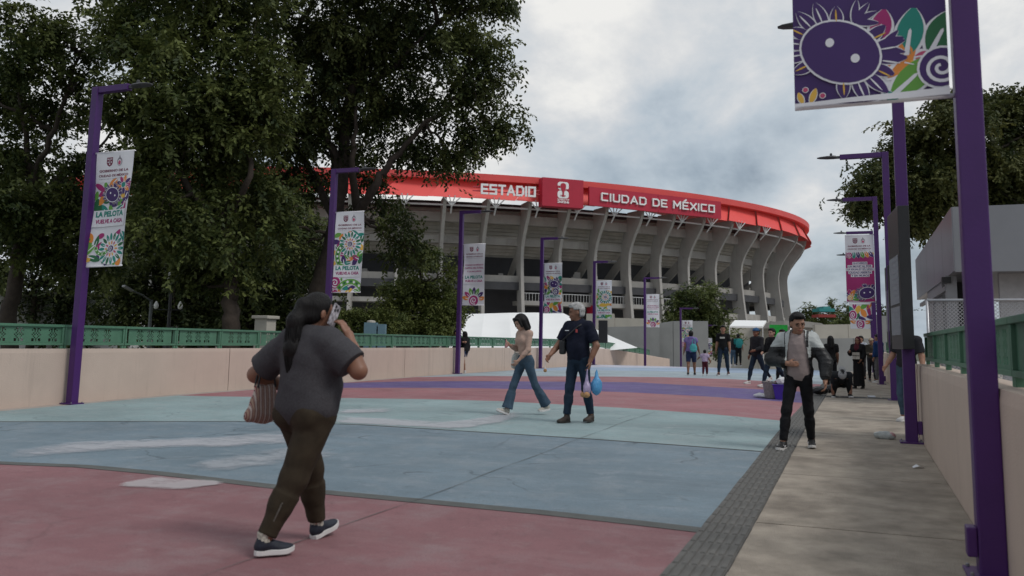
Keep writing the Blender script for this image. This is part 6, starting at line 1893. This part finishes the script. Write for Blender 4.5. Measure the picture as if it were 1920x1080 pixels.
# sock
for sd in 'LR':
    j = W.J[sd]; mb = MB(); mb.tube([j['ank'] + j['up'] * .05 * u, j['ank'] - j['up'] * .01 * u], .047 * u, 12); mb.build('sock', mat('sock_cream', (0.42, 0.40, 0.34), 0.8, 0.5, 60), W.o)
def to_world(P, p): return P.o.matrix_basis @ Vector([float(q) for q in p])
def world_m(P): 
    return Matrix.Translation(P.loc) @ Matrix.Rotation(P.heading, 4, 'Z')
def held(P, name, label, cat, origin, group=None):
    """top-level thing placed in a person's frame"""
    o = empty(name); o.matrix_world = world_m(P) @ Matrix.Translation(Vector([float(q) for q in origin])); tag(o, label, cat, group)
    return o
# pale stripe mark on the right calf
jr = W.J['R']
for k in range(3):
    a_ = jr['knee'] + (jr['ank'] - jr['knee']) * (.42 + .05 * k); off_ = np.array([.055, -.068, 0]) * u
    mb = MB(); mb.tube([a_ + off_ + np.array([-.02, 0, -.03 - .012 * k]), a_ + off_ + np.array([.014, .012, .02])], .005, 5); mb.build('stripe_mark', mat('faded_stripe', (0.11, 0.10, 0.085), .8), W.o)
# phone in the right hand
j = W.J['R']; pc = W.hc + np.array([.115, .035, -.02]) * u
ph = held(W, 'phone', 'mobile phone in a patterned case held to the ear', 'phone', pc); ph.matrix_world = ph.matrix_world @ Matrix.Rotation(R(-24), 4, 'X') @ Matrix.Rotation(R(12), 4, 'Z')
mb = MB(); mb.box((0, 0, 0), (.011, .074, .15)); mb.build('body', mat('phone_case_pattern', (0.35, 0.33, 0.36), 0.3, 0.9, 40), ph, bevel=.004)
for dy, dz in ((-.018, .055), (-.018, .028), (.010, .042)):
    mb = MB(); mb.tube([(.005, dy, dz), (.009, dy, dz)], .0095, 10); mb.build('camera_lens', M_black, ph)
# striped tote under the left arm
tb = W.J['L']['el'] + np.array([.06, -.0, -.17]) * u
tote = held(W, 'tote_bag', 'striped woven tote bag on the arm of the woman with the phone', 'bag', tb + np.array([.02, .02, -.01])); tote.matrix_world = tote.matrix_world @ Matrix.Rotation(R(-8), 4, 'Z') @ Matrix.Diagonal((.9, .95, 1.0, 1))
mt = mat('woven_stripes', (0.16, 0.12, 0.10), 0.8, 0.2, 40)
t_ = mt.node_tree; wv = t_.nodes.new('ShaderNodeTexWave'); wv.inputs['Scale'].default_value = 9; wv.inputs['Distortion'].default_value = .4; wv.bands_direction = 'Y'
tcx = [n for n in t_.nodes if n.type == 'TEX_COORD'][0]; t_.links.new(tcx.outputs['Object'], wv.inputs['Vector'])
rp = t_.nodes.new('ShaderNodeValToRGB'); rp.color_ramp.interpolation = 'CONSTANT'
for q, (p_, c_) in enumerate(((0, (.30, .20, .15)), (.22, (.02, .02, .025)), (.34, (.25, .05, .05)), (.5, (.36, .27, .22)), (.68, (.10, .05, .06)), (.84, (.42, .36, .32)))):
    e_ = rp.color_ramp.elements[q] if q < 2 else rp.color_ramp.elements.new(p_)
    e_.position = p_; e_.color = (*c_, 1)
t_.links.new(wv.outputs[0], rp.inputs[0]); t_.links.new(rp.outputs[0], t_.nodes['Principled BSDF'].inputs['Base Color'])
S = SDF(.03); S.rc((0, -.11, -.09), (0, .09, -.09), .045, .045); S.rc((0, -.05, .08), (0, .05, .08), .024, .024); S.rc((0, -.09, -.06), (0, -.05, .09), .04, .024); S.rc((0, .08, -.06), (0, .05, .09), .04, .024); S.el((0, 0, -.03), (.05, .11, .12))
sdf_obj('body', S, .010, mt, tote, (.006, 18, 2, 1))
for s_ in (-1, 1):
    mb = MB(); mb.tube([(s_ * .02, -.07, .09), (s_ * .02, -.05, .2), (s_ * .02, 0, .25), (s_ * .02, .05, .2), (s_ * .02, .07, .09)], .008, 6); mb.build('handle', M_black, tote)

# ---- young woman in the tan top
M_jean = cloth('blue_denim', (0.05, 0.082, 0.118), var=0.4, scale=6)
M_tan = cloth('tan_rib_knit', (0.42, 0.29, 0.235), var=0.08)
gb = mid((955, 776), (1012, 781))
Gi = Person('young woman with black bob in tan crop top and flared jeans', tall((988, 584), gb), loc=gb, heading=R(146), skin=2, res=.010, lean=4, wx=.84, wy=.86, hip=.98, belly=.84, female=True, legr=.92, armr=.84,
            legs={'L': (-22, 14, 2, -8), 'R': (22, 6, 2, 18)}, head=(-4, 20, 0),
            arms={'R': dict(elbow=(.20, .04, .17), wrist=(.13, .24, .235), hand=(-.3, .9, .35)), 'L': (16, 10, 38, 40)})
Gi.hair('bob'); Gi.face()
Gi.top(M_tan, 1.82, .009, .075, (.003, 30, 4, 1.6), neck=.05)
Gi.bottom(M_jean, 1.97, .008, .098, (.004, 20, 3, .7), waist=.075, name='jeans')
Gi.shoes(mat('cream_sneaker', (0.42, 0.39, 0.34), 0.7, 0.25, 40))
u = Gi.u
wb = held(Gi, 'shoulder_bag', 'soft white shoulder bag hanging beside the young woman in jeans', 'bag', Gi.pel + np.array([.21, .02, .0]) * u)
S = SDF(.04); S.el((0, 0, -.03), (.055, .12, .14)); S.rc((0, -.07, -.12), (0, .07, -.12), .05, .05); S.rc((0, -.04, .06), (0, .04, .06), .03, .03)
sdf_obj('body', S, .010, mat('white_canvas', (0.46, 0.46, 0.43), 0.8, 0.08, 10), wb, (.006, 16, 3, 1))
sh = (Gi.J['R']['sh'] - (Gi.pel + np.array([.21, .02, .0]) * u))
mb = MB(); mb.tube([(0, -.05, .07), tuple(sh + np.array([.02, -.06, .0]) * u), tuple(sh + np.array([0.0, 0, .06]) * u), tuple(sh + np.array([.02, .06, .0]) * u), (0, .05, .07)], .011, 6); mb.build('strap', MATS['white_canvas'], wb)
sp = held(Gi, 'snack_bag', 'small clear bag with pink snack in the young woman\'s hand', 'bag', Gi.J['R']['wr'] + Gi.J['R']['hd'] * .09 * u)
S = SDF(.02); S.el((0, 0, -.04), (.03, .03, .045)); S.el((0, 0, .03), (.014, .014, .04)); sdf_obj('bag', S, .007, mat('pink_candy_plastic', (0.5, 0.25, 0.25), 0.25, 0.4, 50), sp, (.004, 40, 1, 1))
# ---- man with grey hair in navy polo
M_polo = cloth('navy_polo', (0.008, 0.010, 0.022), var=0.25)
M_djean = cloth('dark_denim', (0.016, 0.029, 0.05), var=0.4, scale=6)
mbse = mid((1078, 795), (1090, 790))
Mn = Person('grey-haired man in navy polo and jeans carrying plastic bags', tall((1073, 567), mbse), loc=mbse, heading=R(162), skin=1, res=.010, lean=2, wx=1.06, wy=1.15, belly=1.18, hip=.98, legr=.98, armr=1.0,
            legs={'L': (-9, 8, 2, 0, 6), 'R': (10, 4, 2, 0, 6)}, head=(-48, 4, 0),
            arms={'R': dict(elbow=(.30, .08, .16), wrist=(.30, .30, .0), hand=(.1, .55, -.6)), 'L': dict(elbow=(-.30, -.02, .15), wrist=(-.25, .07, -.08), hand=(0, .15, -1))})
Mn.hair('short', M_hairg); Mn.face()
def collar(S):
    S.rc(Mn.neck + np.array([-.05, .0, .015]) * Mn.u, Mn.neck + np.array([.05, .0, .015]) * Mn.u, .055 * Mn.u, .055 * Mn.u)
Mn.top(M_polo, .80, .022, -.07, (.006, 16, 8, 1.5), neck=.045, extra=collar, name='polo_shirt')
Mn.bottom(M_djean, 1.93, .012, .062, (.006, 17, 4, .8), name='jeans')
Mn.shoes(mat('brown_boot', (0.055, 0.04, 0.033), 0.7, 0.25, 30), mat('boot_sole', (0.04, 0.035, 0.03), 0.8), high=.03)
u = Mn.u
for dx, dz in ((.075, .33),):
    mb = MB(); p = Mn.chest + np.array([-.09, .148 * 1.12, .06]) * u; mb.box(p, (.035, .006, .05)); mb.build('badge', mat('badge_red', (0.42, 0.06, 0.06), 0.6, .5, 60), Mn.o)
    mb = MB(); p = Mn.chest + np.array([.08, .15 * 1.12, .065]) * u; mb.box(p, (.07, .006, .012)); mb.build('name_strip', M_white, Mn.o)
e_ = Mn.hc + Mn.HM @ np.array([.083, .0, -.02]) * u
mb = MB(); mb.box(e_, (.012, .012, .03)); mb.build('earbud', M_white, Mn.o)
cb = held(Mn, 'crossbody_bag', 'black crossbody pouch on the grey-haired man', 'bag', Mn.pel + np.array([.20, .12, .12]) * u)
S = SDF(.02); S.bx((0, 0, 0), (.05, .085, .11), rotz(.5), .03); sdf_obj('body', S, .010, M_black, cb)
sh = Mn.J['L']['sh'] - (Mn.pel + np.array([.20, .12, .12]) * u)
f_ = .16 * 1.15 * u
mb = MB(); mb.tube([(0, .05, .08), tuple(sh * .45 + np.array([0, f_ * .75, .05])), tuple(sh * .8 + np.array([0, f_ * .62, .07])), tuple(sh + np.array([.06, .0, .075])), tuple(sh * .6 + np.array([0, -f_ * 1.2, .03])), (-.04, -.10, .05)], .012, 6); mb.build('strap', M_black, cb)
def plastic_bag(P, name, label, off, c, rx, rz, top, seed, trans=.35, group=None):
    o = held(P, name, label, 'bag', off, group)
    mt_ = mat('plastic_' + name + str(seed), c, 0.22, 0.15, 14, .4, 30); mt_.node_tree.nodes['Principled BSDF'].inputs['Transmission Weight'].default_value = trans * .4
    S = SDF(.04); S.el((0, 0, -top - rz), (rx * .8, rx, rz)); S.rc((0, 0, -.02), (0, 0, -top - rz * .5), .012, rx * .6); sdf_obj('sack', S, .010, mt_, o, (.011, 26, seed, .5))
    return o
hp = Mn.J['L']['wr'] + Mn.J['L']['hd'] * .11 * u
plastic_bag(Mn, 'blue_bag', 'translucent blue plastic bag in the grey-haired man\'s hand', hp + np.array([-.07, -.10, 0.02]), (0.10, 0.34, 0.62), .105, .13, .15, 4)
lb_ = plastic_bag(Mn, 'lilac_bag', 'lilac plastic bag with round bread beside the blue one', hp + np.array([-.0, .06, 0.02]), (0.42, 0.34, 0.52), .075, .10, .22, 6)
for dx, dy in ((.05, .02), (-.03, .05)):
    S = SDF(.01).el((dx, dy, -.40), (.05, .05, .045)); sdf_obj('bread_roll', S, .01, mat('bread', (0.40, 0.22, 0.10), .7, .2, 20), lb_)
sk = held(Mn, 'snack_cup', 'small round snack on a string in the grey-haired man\'s hand', 'snack', Mn.J['R']['wr'] + Mn.J['R']['hd'] * .13 * u)
S = SDF(.01).el((0, 0, -.13), (.032, .02, .03)); sdf_obj('snack', S, .007, MATS['bread'], sk)
mb = MB(); mb.tube([(0, 0, 0), (0, 0, -.11)], .004, 5); mb.build('string', M_white, sk)

# ---- young man in the two-tone jacket
M_jkw = mat('jacket_pale_grey', (0.40, 0.42, 0.41), 0.55, 0.08, 12, .3, 60); M_jkb = mat('jacket_black', (0.010, 0.010, 0.011), 0.5, 0.3, 12, .3, 60)
M_tee = cloth('mauve_tee', (0.29, 0.235, 0.225), var=.06)
M_bjean = cloth('black_denim', (0.010, 0.010, 0.012), var=.4)
ub = mid((1480, 840), (1521, 845))
Yg = Person('young man with glasses in an open white and black jacket', tall((1490, 583), ub), loc=ub, heading=R(176), skin=0, res=.0095, lean=2, wx=1.0, wy=1.0, hip=.94, legr=.95, armr=1.0,
            legs={'R': (15, 8, 5, 0, 12), 'L': (-12, 8, 5, 0, 10)}, head=(18, 12, 3), twist=8,
            arms={'R': dict(elbow=(.33, .02, .17), wrist=(.10, .17, .12), hand=(-.9, .3, .0)), 'L': dict(elbow=(-.34, .02, .15), wrist=(-.335, .12, -.09), hand=(-.05, .3, -.9))})
Yg.hair('short'); Yg.face()
u = Yg.u
for sg in (-1, 1):
    mb = MB(); c0 = Yg.hc + Yg.HM @ np.array([sg * .033, .098, .004]) * u
    mb.tube([c0 + Yg.HM @ np.array([.025 * math.cos(a), 0, .021 * math.sin(a)]) * u for a in [2 * math.pi * k / 14 for k in range(15)]], .0022, 5); mb.build('spectacle_rim', M_black, Yg.o)
Yg.top(M_tee, .5, .014, -.10, (.005, 16, 3, 1.3), neck=.03, name='tee')
def jk_open(P):
    q = P - Yg.chest
    half = (.075 + .12 * np.clip((.28 * u - q[..., 2]) / (.5 * u), 0, 1.0) * .55) * u
    return np.minimum(np.minimum(half - np.abs(q[..., 0] + .01), q[..., 1] - .0), 1.)
def jk_mat(c):
    q = c - Yg.chest
    zrel = c[:, 2] - Yg.chest[2]
    arm_ = np.abs(q[:, 0]) > .19 * u
    w1 = (zrel > .03 * u) & ~((np.abs(q[:, 0]) > .115 * u) & (np.abs(q[:, 0]) < .145 * u))
    w2 = (np.abs(q[:, 0]) < .135 * u) & (q[:, 1] > .06 * u) & (q[:, 0] > 0)
    w3 = (np.abs(q[:, 0] + .135 * u) < .035 * u) & (q[:, 1] > .05 * u) & (zrel < .03 * u) & (zrel > -.10 * u)
    return np.where(w1 | w2 | w3, 0, 1)
def jk_extra(S):
    for sd in 'LR':
        j = Yg.J[sd]; S.rc(j['sh'] + (j['el'] - j['sh']) * .15, j['el'], .062 * u, .064 * u, .06); S.rc(j['el'], j['el'] + (j['wr'] - j['el']) * .85, .064 * u, .050 * u, .05)
    S.rc(Yg.neck + np.array([-.085, .03, .01]) * u, Yg.neck + np.array([-.04, -.04, .05]) * u, .03 * u, .032 * u); S.rc(Yg.neck + np.array([.085, .03, .01]) * u, Yg.neck + np.array([.04, -.04, .05]) * u, .03 * u, .032 * u)
Yg.top([M_jkw, M_jkb], 1.8, .036, -.08, (.012, 13, 7, 1.4), neck=.075, name='jacket', matfn=jk_mat, extra=jk_extra, cuts=[jk_open], k=.06)
Yg.bottom(M_bjean, 1.95, .008, .052, (.005, 22, 6, 1.3), name='jeans')
Yg.shoes(mat('black_sneaker', (0.012, 0.012, 0.013), .6, .2, 20), high=.01)
for sd in 'LR':
    j = Yg.J[sd]; p = j['ank'] + j['toe'] * .055 * u - j['up'] * .035 * u
    for s_ in (-1, 1):
        mb = MB(); q = np.cross(j['toe'], j['up']) * s_ * .043 * u; mb.tube([p + q - j['toe'] * .03 * u, p + q + j['toe'] * .01 * u - j['up'] * .012 * u, p + q + j['toe'] * .04 * u + j['up'] * .012 * u], .004, 5); mb.build('side_mark', M_white, Yg.o)

# ---- people further off
CL = lambda n, c: cloth(n, c)
def quick(label, px, top, heading, topm, botm, shoem, hair='short', skin=0, sleeve=.75, bt=1.93, res=.016, hairm=None, group=None, shoesole=None, hem=None, tname='shirt', bname='trousers', hood=False, thg=.018, them=-.06, loc=None, H=None, cap=None, capback=False, **k):
    b = (mid(*px) if isinstance(px[0], tuple) else gpt(*px)) if loc is None else np.array(loc, float)
    p = Person(label, tall(top, b) if H is None else H, loc=b, heading=R(heading), skin=skin, res=res, group=group, **k)
    if hair: p.hair(hair, hairm)
    p.top(topm, sleeve, thg, them, (.008, 14, len(label), 1.4), name=tname, hood=hood)
    if botm: p.bottom(botm, bt, .013, hem, (.007, 14, len(label) + 1, .9), name=bname)
    if shoem: p.shoes(shoem, shoesole)
    if cap: p.cap(cap, capback)
    return p
M_lav = CL('lavender_fleece', (0.17, 0.13, 0.31)); M_shortn = CL('navy_shorts', (0.02, 0.03, 0.075)); M_blk = CL('black_cotton', (0.009, 0.009, 0.010)); M_dk = CL('charcoal_cotton', (0.02, 0.02, 0.024))
M_tealc = CL('teal_cotton', (0.02, 0.17, 0.16)); M_mar = CL('maroon_cloth', (0.07, 0.012, 0.02)); M_lilac = CL('lilac_tee', (0.42, 0.33, 0.46)); M_blues = CL('royal_blue_jacket', (0.012, 0.04, 0.13)); M_greyp = CL('grey_sweats', (0.12, 0.12, 0.125)); M_oliv2 = CL('khaki_drab', (0.05, 0.045, 0.035))
M_shoew = mat('white_trainer', (0.52, 0.51, 0.50), .6, .1, 20); M_shoeb = mat('black_trainer', (0.015, 0.015, 0.016), .6, .2, 20)
pw = quick('person in lavender hooded vest and navy shorts walking hand in hand with a toddler', ((1290, 705), (1302, 703)), (1295, 620), 8, M_lav, M_shortn, M_shoeb, 'short', 1, .35, .92, wx=1.22, wy=1.2, belly=1.2, hip=1.2, legr=1.1, armr=1.0, legs={'L': (-8, 8, 2), 'R': (10, 6, 2)}, arms={'R': (10, 16, 10, 0), 'L': (-6, 12, 20, 0)}, hood=True, tname='hooded_vest', bname='shorts', thg=.03, female=True)
tt = held(pw, 'teal_tote', 'turquoise tote bag on the back of the person in lavender', 'bag', pw.chest + np.array([.10, -.19, -.14]) * pw.u)
S = SDF(.04); S.el((0, 0, -.05), (.15, .05, .17)); S.rc((-.07, 0, -.15), (.07, 0, -.15), .05, .05); sdf_obj('body', S, .014, CL('turquoise_cloth', (0.08, 0.36, 0.38)), tt, (.008, 14, 2, 1))
mb = MB(); mb.tube([(-.05, .0, .10), (-.02, .05, .28), (.0, .15, .36), (.05, .05, .3), (.08, 0, .10)], .012, 6); mb.build('strap', MATS['turquoise_cloth'], tt)
quick('toddler in lilac top and maroon trousers beside the person in lavender', (1322, 705), (1320, 656), 0, M_lilac, M_mar, M_shoew, 'curly', 1, .6, 1.9, wx=1.15, wy=1.25, belly=1.2, armr=1.1, legr=1.1, legs={'L': (-8, 6, 2), 'R': (12, 10, 2)}, arms={'L': (20, 50, 20, 0), 'R': (0, 22, 8, 0)}, head=(0, 0, 0))
bt_ = quick('man in printed black tee and dark jeans walking towards the camera', ((1349, 706), (1364, 703)), (1356, 610), 178, M_blk, M_djean, mat('maroon_shoe', (0.05, 0.015, 0.015), .6), 'short', 0, .75, wx=.92, wy=.9, legs={'L': (-12, 8, 4), 'R': (10, 4, 4)}, arms={'L': (4, 8, 12, 0), 'R': (-2, 8, 10, 0)}, head=(10, 0, 0), them=-.12)
bt_.face()
mb = MB(); mb.box(bt_.chest + np.array([0, .125, .05]) * bt_.u, (.20, .012, .07)); mb.build('chest_print', mat('print_faded', (0.45, 0.44, 0.4), .8, .7, 60), bt_.o)
c1 = quick('man in blue cap and dark jacket walking in front of the crowd', ((1402, 725), (1436, 716)), (1406, 613), 140, M_dk, M_djean, M_shoew, 'cap', 1, 1.85, wx=1.0, wy=1.0, legs={'L': (-24, 22, 2, -15), 'R': (20, 8, 2)}, arms={'L': (10, 14, 70, 30), 'R': (-4, 12, 20, 0)}, head=(10, 4, 0), cap=CL('blue_cap', (0.03, 0.09, 0.20)), capback=True, tname='jacket', thg=.032, them=-.10); c1.face()
c2 = quick('man in black sweater walking just right of the man in the blue cap', ((1427, 733), (1470, 722)), (1437, 613), 140, M_blk, M_djean, M_shoew, 'short', 2, 1.85, wx=1.0, wy=1.0, legs={'L': (-25, 20, 2, -15), 'R': (22, 6, 2, 8)}, arms={'L': (12, 10, 60, 35), 'R': (14, 12, 60, 30)}, head=(6, 2, 0), tname='sweater', thg=.03); c2.face()
quick('third walker in dark clothes half hidden behind the young man in the jacket', ((1462, 721), (1476, 716)), (1462, 617), 150, M_dk, M_bjean, M_shoeb, 'short', 0, 1.8, legs={'L': (-14, 14, 2), 'R': (14, 6, 2)}, tname='jacket', thg=.03)
p_ = quick('person with teal backpack standing at the crest, seen from behind', ((1380, 686), (1390, 686)), (1386, 626), 5, M_tealc, M_blk, M_shoeb, 'short', 0, .8, res=.02)
bp = held(p_, 'backpack', 'round teal backpack worn by the person at the crest', 'backpack', p_.chest + np.array([0.05, -.2, -.05]) * p_.u)
S = SDF(.05); S.el((0, 0, 0), (.19, .11, .25)); S.el((0, -.06, -.08), (.13, .07, .12)); sdf_obj('body', S, .02, CL('teal_pack', (0.03, 0.22, 0.21)), bp)
for s_ in (-1, 1):
    mb = MB(); mb.tube([(s_ * .10, .08, -.18), (s_ * .14, .22, .0), (s_ * .12, .14, .22), (s_ * .09, .05, .2)], .018, 6); mb.build('strap', MATS['teal_pack'], bp)
quick('long-haired person in jeans at the crest, left of the teal backpack', ((1372, 687), (1378, 686)), (1374, 634), 0, M_dk, M_jean, M_shoew, 'long', 0, 1.8, res=.02, female=True)
# right-hand pavement group
quick('long-haired person in black standing with back turned near the sellers', (1560, 727), (1559, 630), 20, M_blk, M_bjean, M_shoeb, 'long', 1, .7, wx=.95)
hj = Person('woman in maroon headscarf and long dark robe facing the camera', tall((1602, 631), gpt(1611, 729)), px=(1611, 729), heading=R(160), skin=1, res=.013, female=True, wx=1.0, wy=1.05, arms={'R': (30, 14, 80, 10), 'L': (10, 12, 40, 40)}, head=(14, 6, 0), legs={'L': (-3, 3, 2), 'R': (3, 3, 2)})
hj.top(M_blk, 1.85, .03, -.2, (.01, 12, 3, .6), name='tunic')
u = hj.u
S = SDF(.05); S.cc(hj.pel + np.array([0, 0, .05]) * u, np.array([hj.pel[0], hj.pel[1], .07]), .16 * u, .20 * u); sdf_obj('robe', S, .014, M_blk, hj.o, (.014, 16, 2, .25))
S = SDF(.03); S.el(hj.hc + np.array([0, -.015, .012]) * u, np.array([.098, .118, .135]) * u, hj.HM); S.rc(hj.hc + np.array([0, -.02, -.1]) * u, hj.chest + np.array([0, .02, .06]) * u, .095 * u, .16 * u); S.rc(hj.neck + np.array([.1, -.02, -.03]) * u, hj.chest + np.array([.16, .0, -.05]) * u, .09 * u, .07 * u)
fcv = hj.HM
S.cut(lambda P: np.minimum(.062 * u - np.linalg.norm(((P - hj.hc) @ fcv)[..., [0, 2]] * np.array([1.0, .72]) + np.array([0, .01]), axis=-1), ((P - hj.hc) @ fcv)[..., 1] - .02))
sdf_obj('headscarf', S, .012, M_mar, hj.o, (.008, 20, 4, .6)); hj.face(); hj.shoes(M_shoeb, M_soled)
bx_ = held(hj, 'merchandise_box', 'small cream and black box held by the woman in the headscarf', 'box', hj.pel + np.array([-.02, .24, .13]) * u)
for k in range(2):
    for q in range(2):
        mb = MB(); mb.box((-.055 + .11 * q, 0, -.055 + .11 * k), (.10, .05, .09)); mb.build('packet', mat('cream_packet', (0.42, 0.40, 0.34), .7), bx_)
cr_ = Person('person in a backwards cap crouching over the pavement', 1.70, px=(1577, 745), heading=R(185), skin=1, res=.013, lean=68, legs={'L': (112, 128, 14, 0, 10), 'R': (104, 132, 14, 0, 10)}, arms={'R': (40, 6, 30, 0), 'L': (45, 6, 30, 0)}, head=(0, 16, 0))
cr_.hair('cap'); cr_.top(CL('dark_hoodie', (0.022, 0.023, 0.026)), 1.8, .03, -.06, (.01, 12, 5, 1), name='hoodie'); cr_.bottom(M_blk, 1.93, .016, None, (.006, 14, 2, 1)); cr_.shoes(M_shoeb)
cr_.cap(CL('grey_cap', (0.30, 0.30, 0.30)), True)
quick('seller in khaki standing by the lamp post with hands together', (1636, 716), (1633, 634), 175, M_oliv2, M_dk, M_shoeb, 'cap', 0, 1.85, res=.018, arms={'L': (12, 6, 80, 50), 'R': (12, 6, 80, 50)}, cap=CL('beige_cap', (0.3, 0.25, 0.18)))
quick('person in blue jacket and grey sweatpants behind the right-hand lamp post', (1649, 718), (1653, 627), 60, M_blues, M_greyp, M_shoew, 'short', 0, 1.85, res=.018, tname='jacket', thg=.035)
quick('person with dark hair and white sleeves standing beyond the headscarfed woman', (1617, 712), (1613, 630), 150, CL('white_sleeves', (0.35, 0.37, 0.42)), M_dk, M_shoeb, 'short', 0, 1.8, res=.018, arms={'L': (35, 20, 40, 0), 'R': (5, 10, 20, 0)})
quick('person in jeans leaning in the gap behind the large notice board', None, None, 150, M_dk, M_jean, M_shoew, 'short', 0, .8, loc=(0.78, 15.9, zg(15.9)), H=1.70, res=.014, lean=-4, arms={'R': (6, 14, 30, 0), 'L': (-4, 14, 20, 0)}, legs={'L': (10, 6, 3), 'R': (2, 12, 3)})
# the couple under the third left lamp post
quick('person in dark coat and jeans hugging behind the third lamp post', None, None, -100, M_blk, M_djean, M_shoew, 'short', 0, 1.85, loc=(gpt(854, 699)[0], gpt(854, 699)[1], gpt(854, 699)[2]), H=1.66, res=.016, arms={'L': (50, 5, 60, 40), 'R': (50, 5, 60, 40)}, legs={'L': (12, 10, 2), 'R': (-6, 6, 2)}, tname='coat', thg=.03)
quick('person in hooded black coat with bare calves facing the lamp post', None, None, 75, M_blk, M_shortn, M_shoew, 'long', 1, 1.8, .6, loc=(gpt(870, 699)[0], gpt(870, 699)[1], gpt(870, 699)[2]), H=1.60, res=.016, arms={'L': (30, 5, 60, 40), 'R': (-4, 10, 20, 0)}, legs={'L': (-6, 6, 2), 'R': (10, 6, 2)}, tname='coat', thg=.045, them=-.22, hood=True, female=True, bname='shorts')

# ================================================================== SMALL THINGS ON THE GROUND
b0 = gpt(1449, 747)
bk = empty('plastic_bucket', tuple(b0)); tag(bk, 'grey wire-like bucket crate with bottles beside the purple tub', 'bucket')
M_clearp = mat('clear_grey_plastic', (0.22, 0.20, 0.19), .35, .3, 25)
mb = MB(); mb.lathe([(.17, .0), (.19, .02), (.225, .36), (.235, .37), (.235, .39), (.215, .39), (.205, .36), (.18, .04), (.02, .035)], 20); mb.build('pail', M_clearp, bk)
for k, (dx, dy, c_) in enumerate(((-.08, -.03, (.05, .02, .03)), (.06, .05, (.25, .06, .08)), (.0, -.09, (.03, .03, .05)))):
    mb = MB(); mb.lathe([(.055, .03), (.06, .05), (.06, .26), (.02, .34), (.02, .40)], 12, (dx, dy, 0)); mb.build('bottle', mat('bottle_%d' % k, c_, .3), bk)
b1 = gpt(1469, 749)
pb = empty('purple_tub', tuple(b1)); tag(pb, 'bright purple plastic tub with a white bag on top', 'tub')
mb = MB(); vs = []; fs = []
prof = [(.17, .13, 0), (.215, .165, .32), (.235, .185, .325), (.235, .185, .345), (.2, .15, .345), (.16, .12, .02)]
for a, b, z in prof: vs += [(-a, -b, z), (a, -b, z), (a, b, z), (-a, b, z)]
for i in range(len(prof) - 1):
    for k in range(4): fs.append((4 * i + k, 4 * i + (k + 1) % 4, 4 * i + 4 + (k + 1) % 4, 4 * i + 4 + k))
fs += [(3, 2, 1, 0), (20, 21, 22, 23)]
mb.add(vs, fs); mb.build('tub', mat('purple_plastic', (0.06, 0.025, 0.30), .4, .08, 5), pb, bevel=.008)
def lump(name, label, cat, loc, size, m_, seed, h=.012, wr=.016, rz=0, parts=3):
    q = np.random.default_rng(seed); o = empty(name, tuple(float(v) for v in loc), rz); tag(o, label, cat)
    S = SDF(.06); s = np.array(size)
    for k in range(parts): S.el(np.array([q.uniform(-.35, .35), q.uniform(-.3, .3), 0]) * s * 2 * .6 + np.array([0, 0, s[2] * .95]), s * q.uniform(.6, .85))
    zc = 0.002; S.cut(lambda P: zc - P[..., 2])
    sdf_obj('sack', S, h, m_, o, (wr, 20, seed, 1)); return o
M_whitebag = mat('white_plastic_bag', (0.62, 0.62, 0.63), .3, .08, 10); M_blackbag = mat('black_plastic_bag', (0.012, 0.012, 0.013), .35, .2, 10)
lump('white_bag', 'white plastic bag resting on the purple tub', 'bag', b1 + np.array([.02, 0, .30]), (.15, .12, .12), M_whitebag, 3)
lump('white_bag', 'white plastic bag on the ground left of the bucket', 'bag', gpt(1425, 746), (.16, .12, .06), M_whitebag, 4)
lump('black_bag', 'black bag lying on the pavement left of the crouching person', 'bag', gpt(1536, 742), (.24, .2, .14), M_blackbag, 5)
lump('black_bag', 'small black bundle between the young man and the crouching person', 'bag', gpt(1556, 737), (.18, .14, .12), M_blackbag, 6)
sb = gpt(1652, 823)
o = lump('plastic_bag', 'crumpled clear plastic bag with pink end on the pavement', 'litter', sb, (.17, .075, .055), mat('clear_litter_plastic', (0.36, 0.38, 0.37), .25, .25, 14), 9, .009, .010, R(-20), 3)
S = SDF(.03).el((.14, .0, .055), (.055, .05, .05)); sdf_obj('filled_end', S, .009, mat('pink_litter_plastic', (0.46, 0.27, 0.27), .3, .2, 14), o, (.006, 30, 2, 1))
pp = gpt(1721, 879); po_ = empty('paper_scrap', (pp[0], pp[1], pp[2] + .012), R(20)); tag(po_, 'small white scrap of paper on the pavement near the wall', 'litter')
mb = MB(); mb.add([(-.06, -.03, 0), (.0, -.035, .02), (.07, -.02, .005), (.06, .03, .0), (.0, .04, .03), (-.05, .02, .008)], [(0, 1, 4, 5), (1, 2, 3, 4)]); mb.build('sheet', M_paperw, po_)
cn = gpt(1634, 747); co = empty('drink_can', (cn[0], cn[1], cn[2] + .035), R(8)); tag(co, 'silver drink can lying on the pavement by the crouching person', 'litter')
M_alu = mat('aluminium', (0.5, 0.5, 0.52), .3, .1, 10, metal=.8)
mb = MB(); mb.tube([(-.09, 0, 0), (-.08, 0, 0), (.08, 0, 0), (.09, 0, 0)], [.024, .033, .033, .024], 14); mb.build('can', M_alu, co)
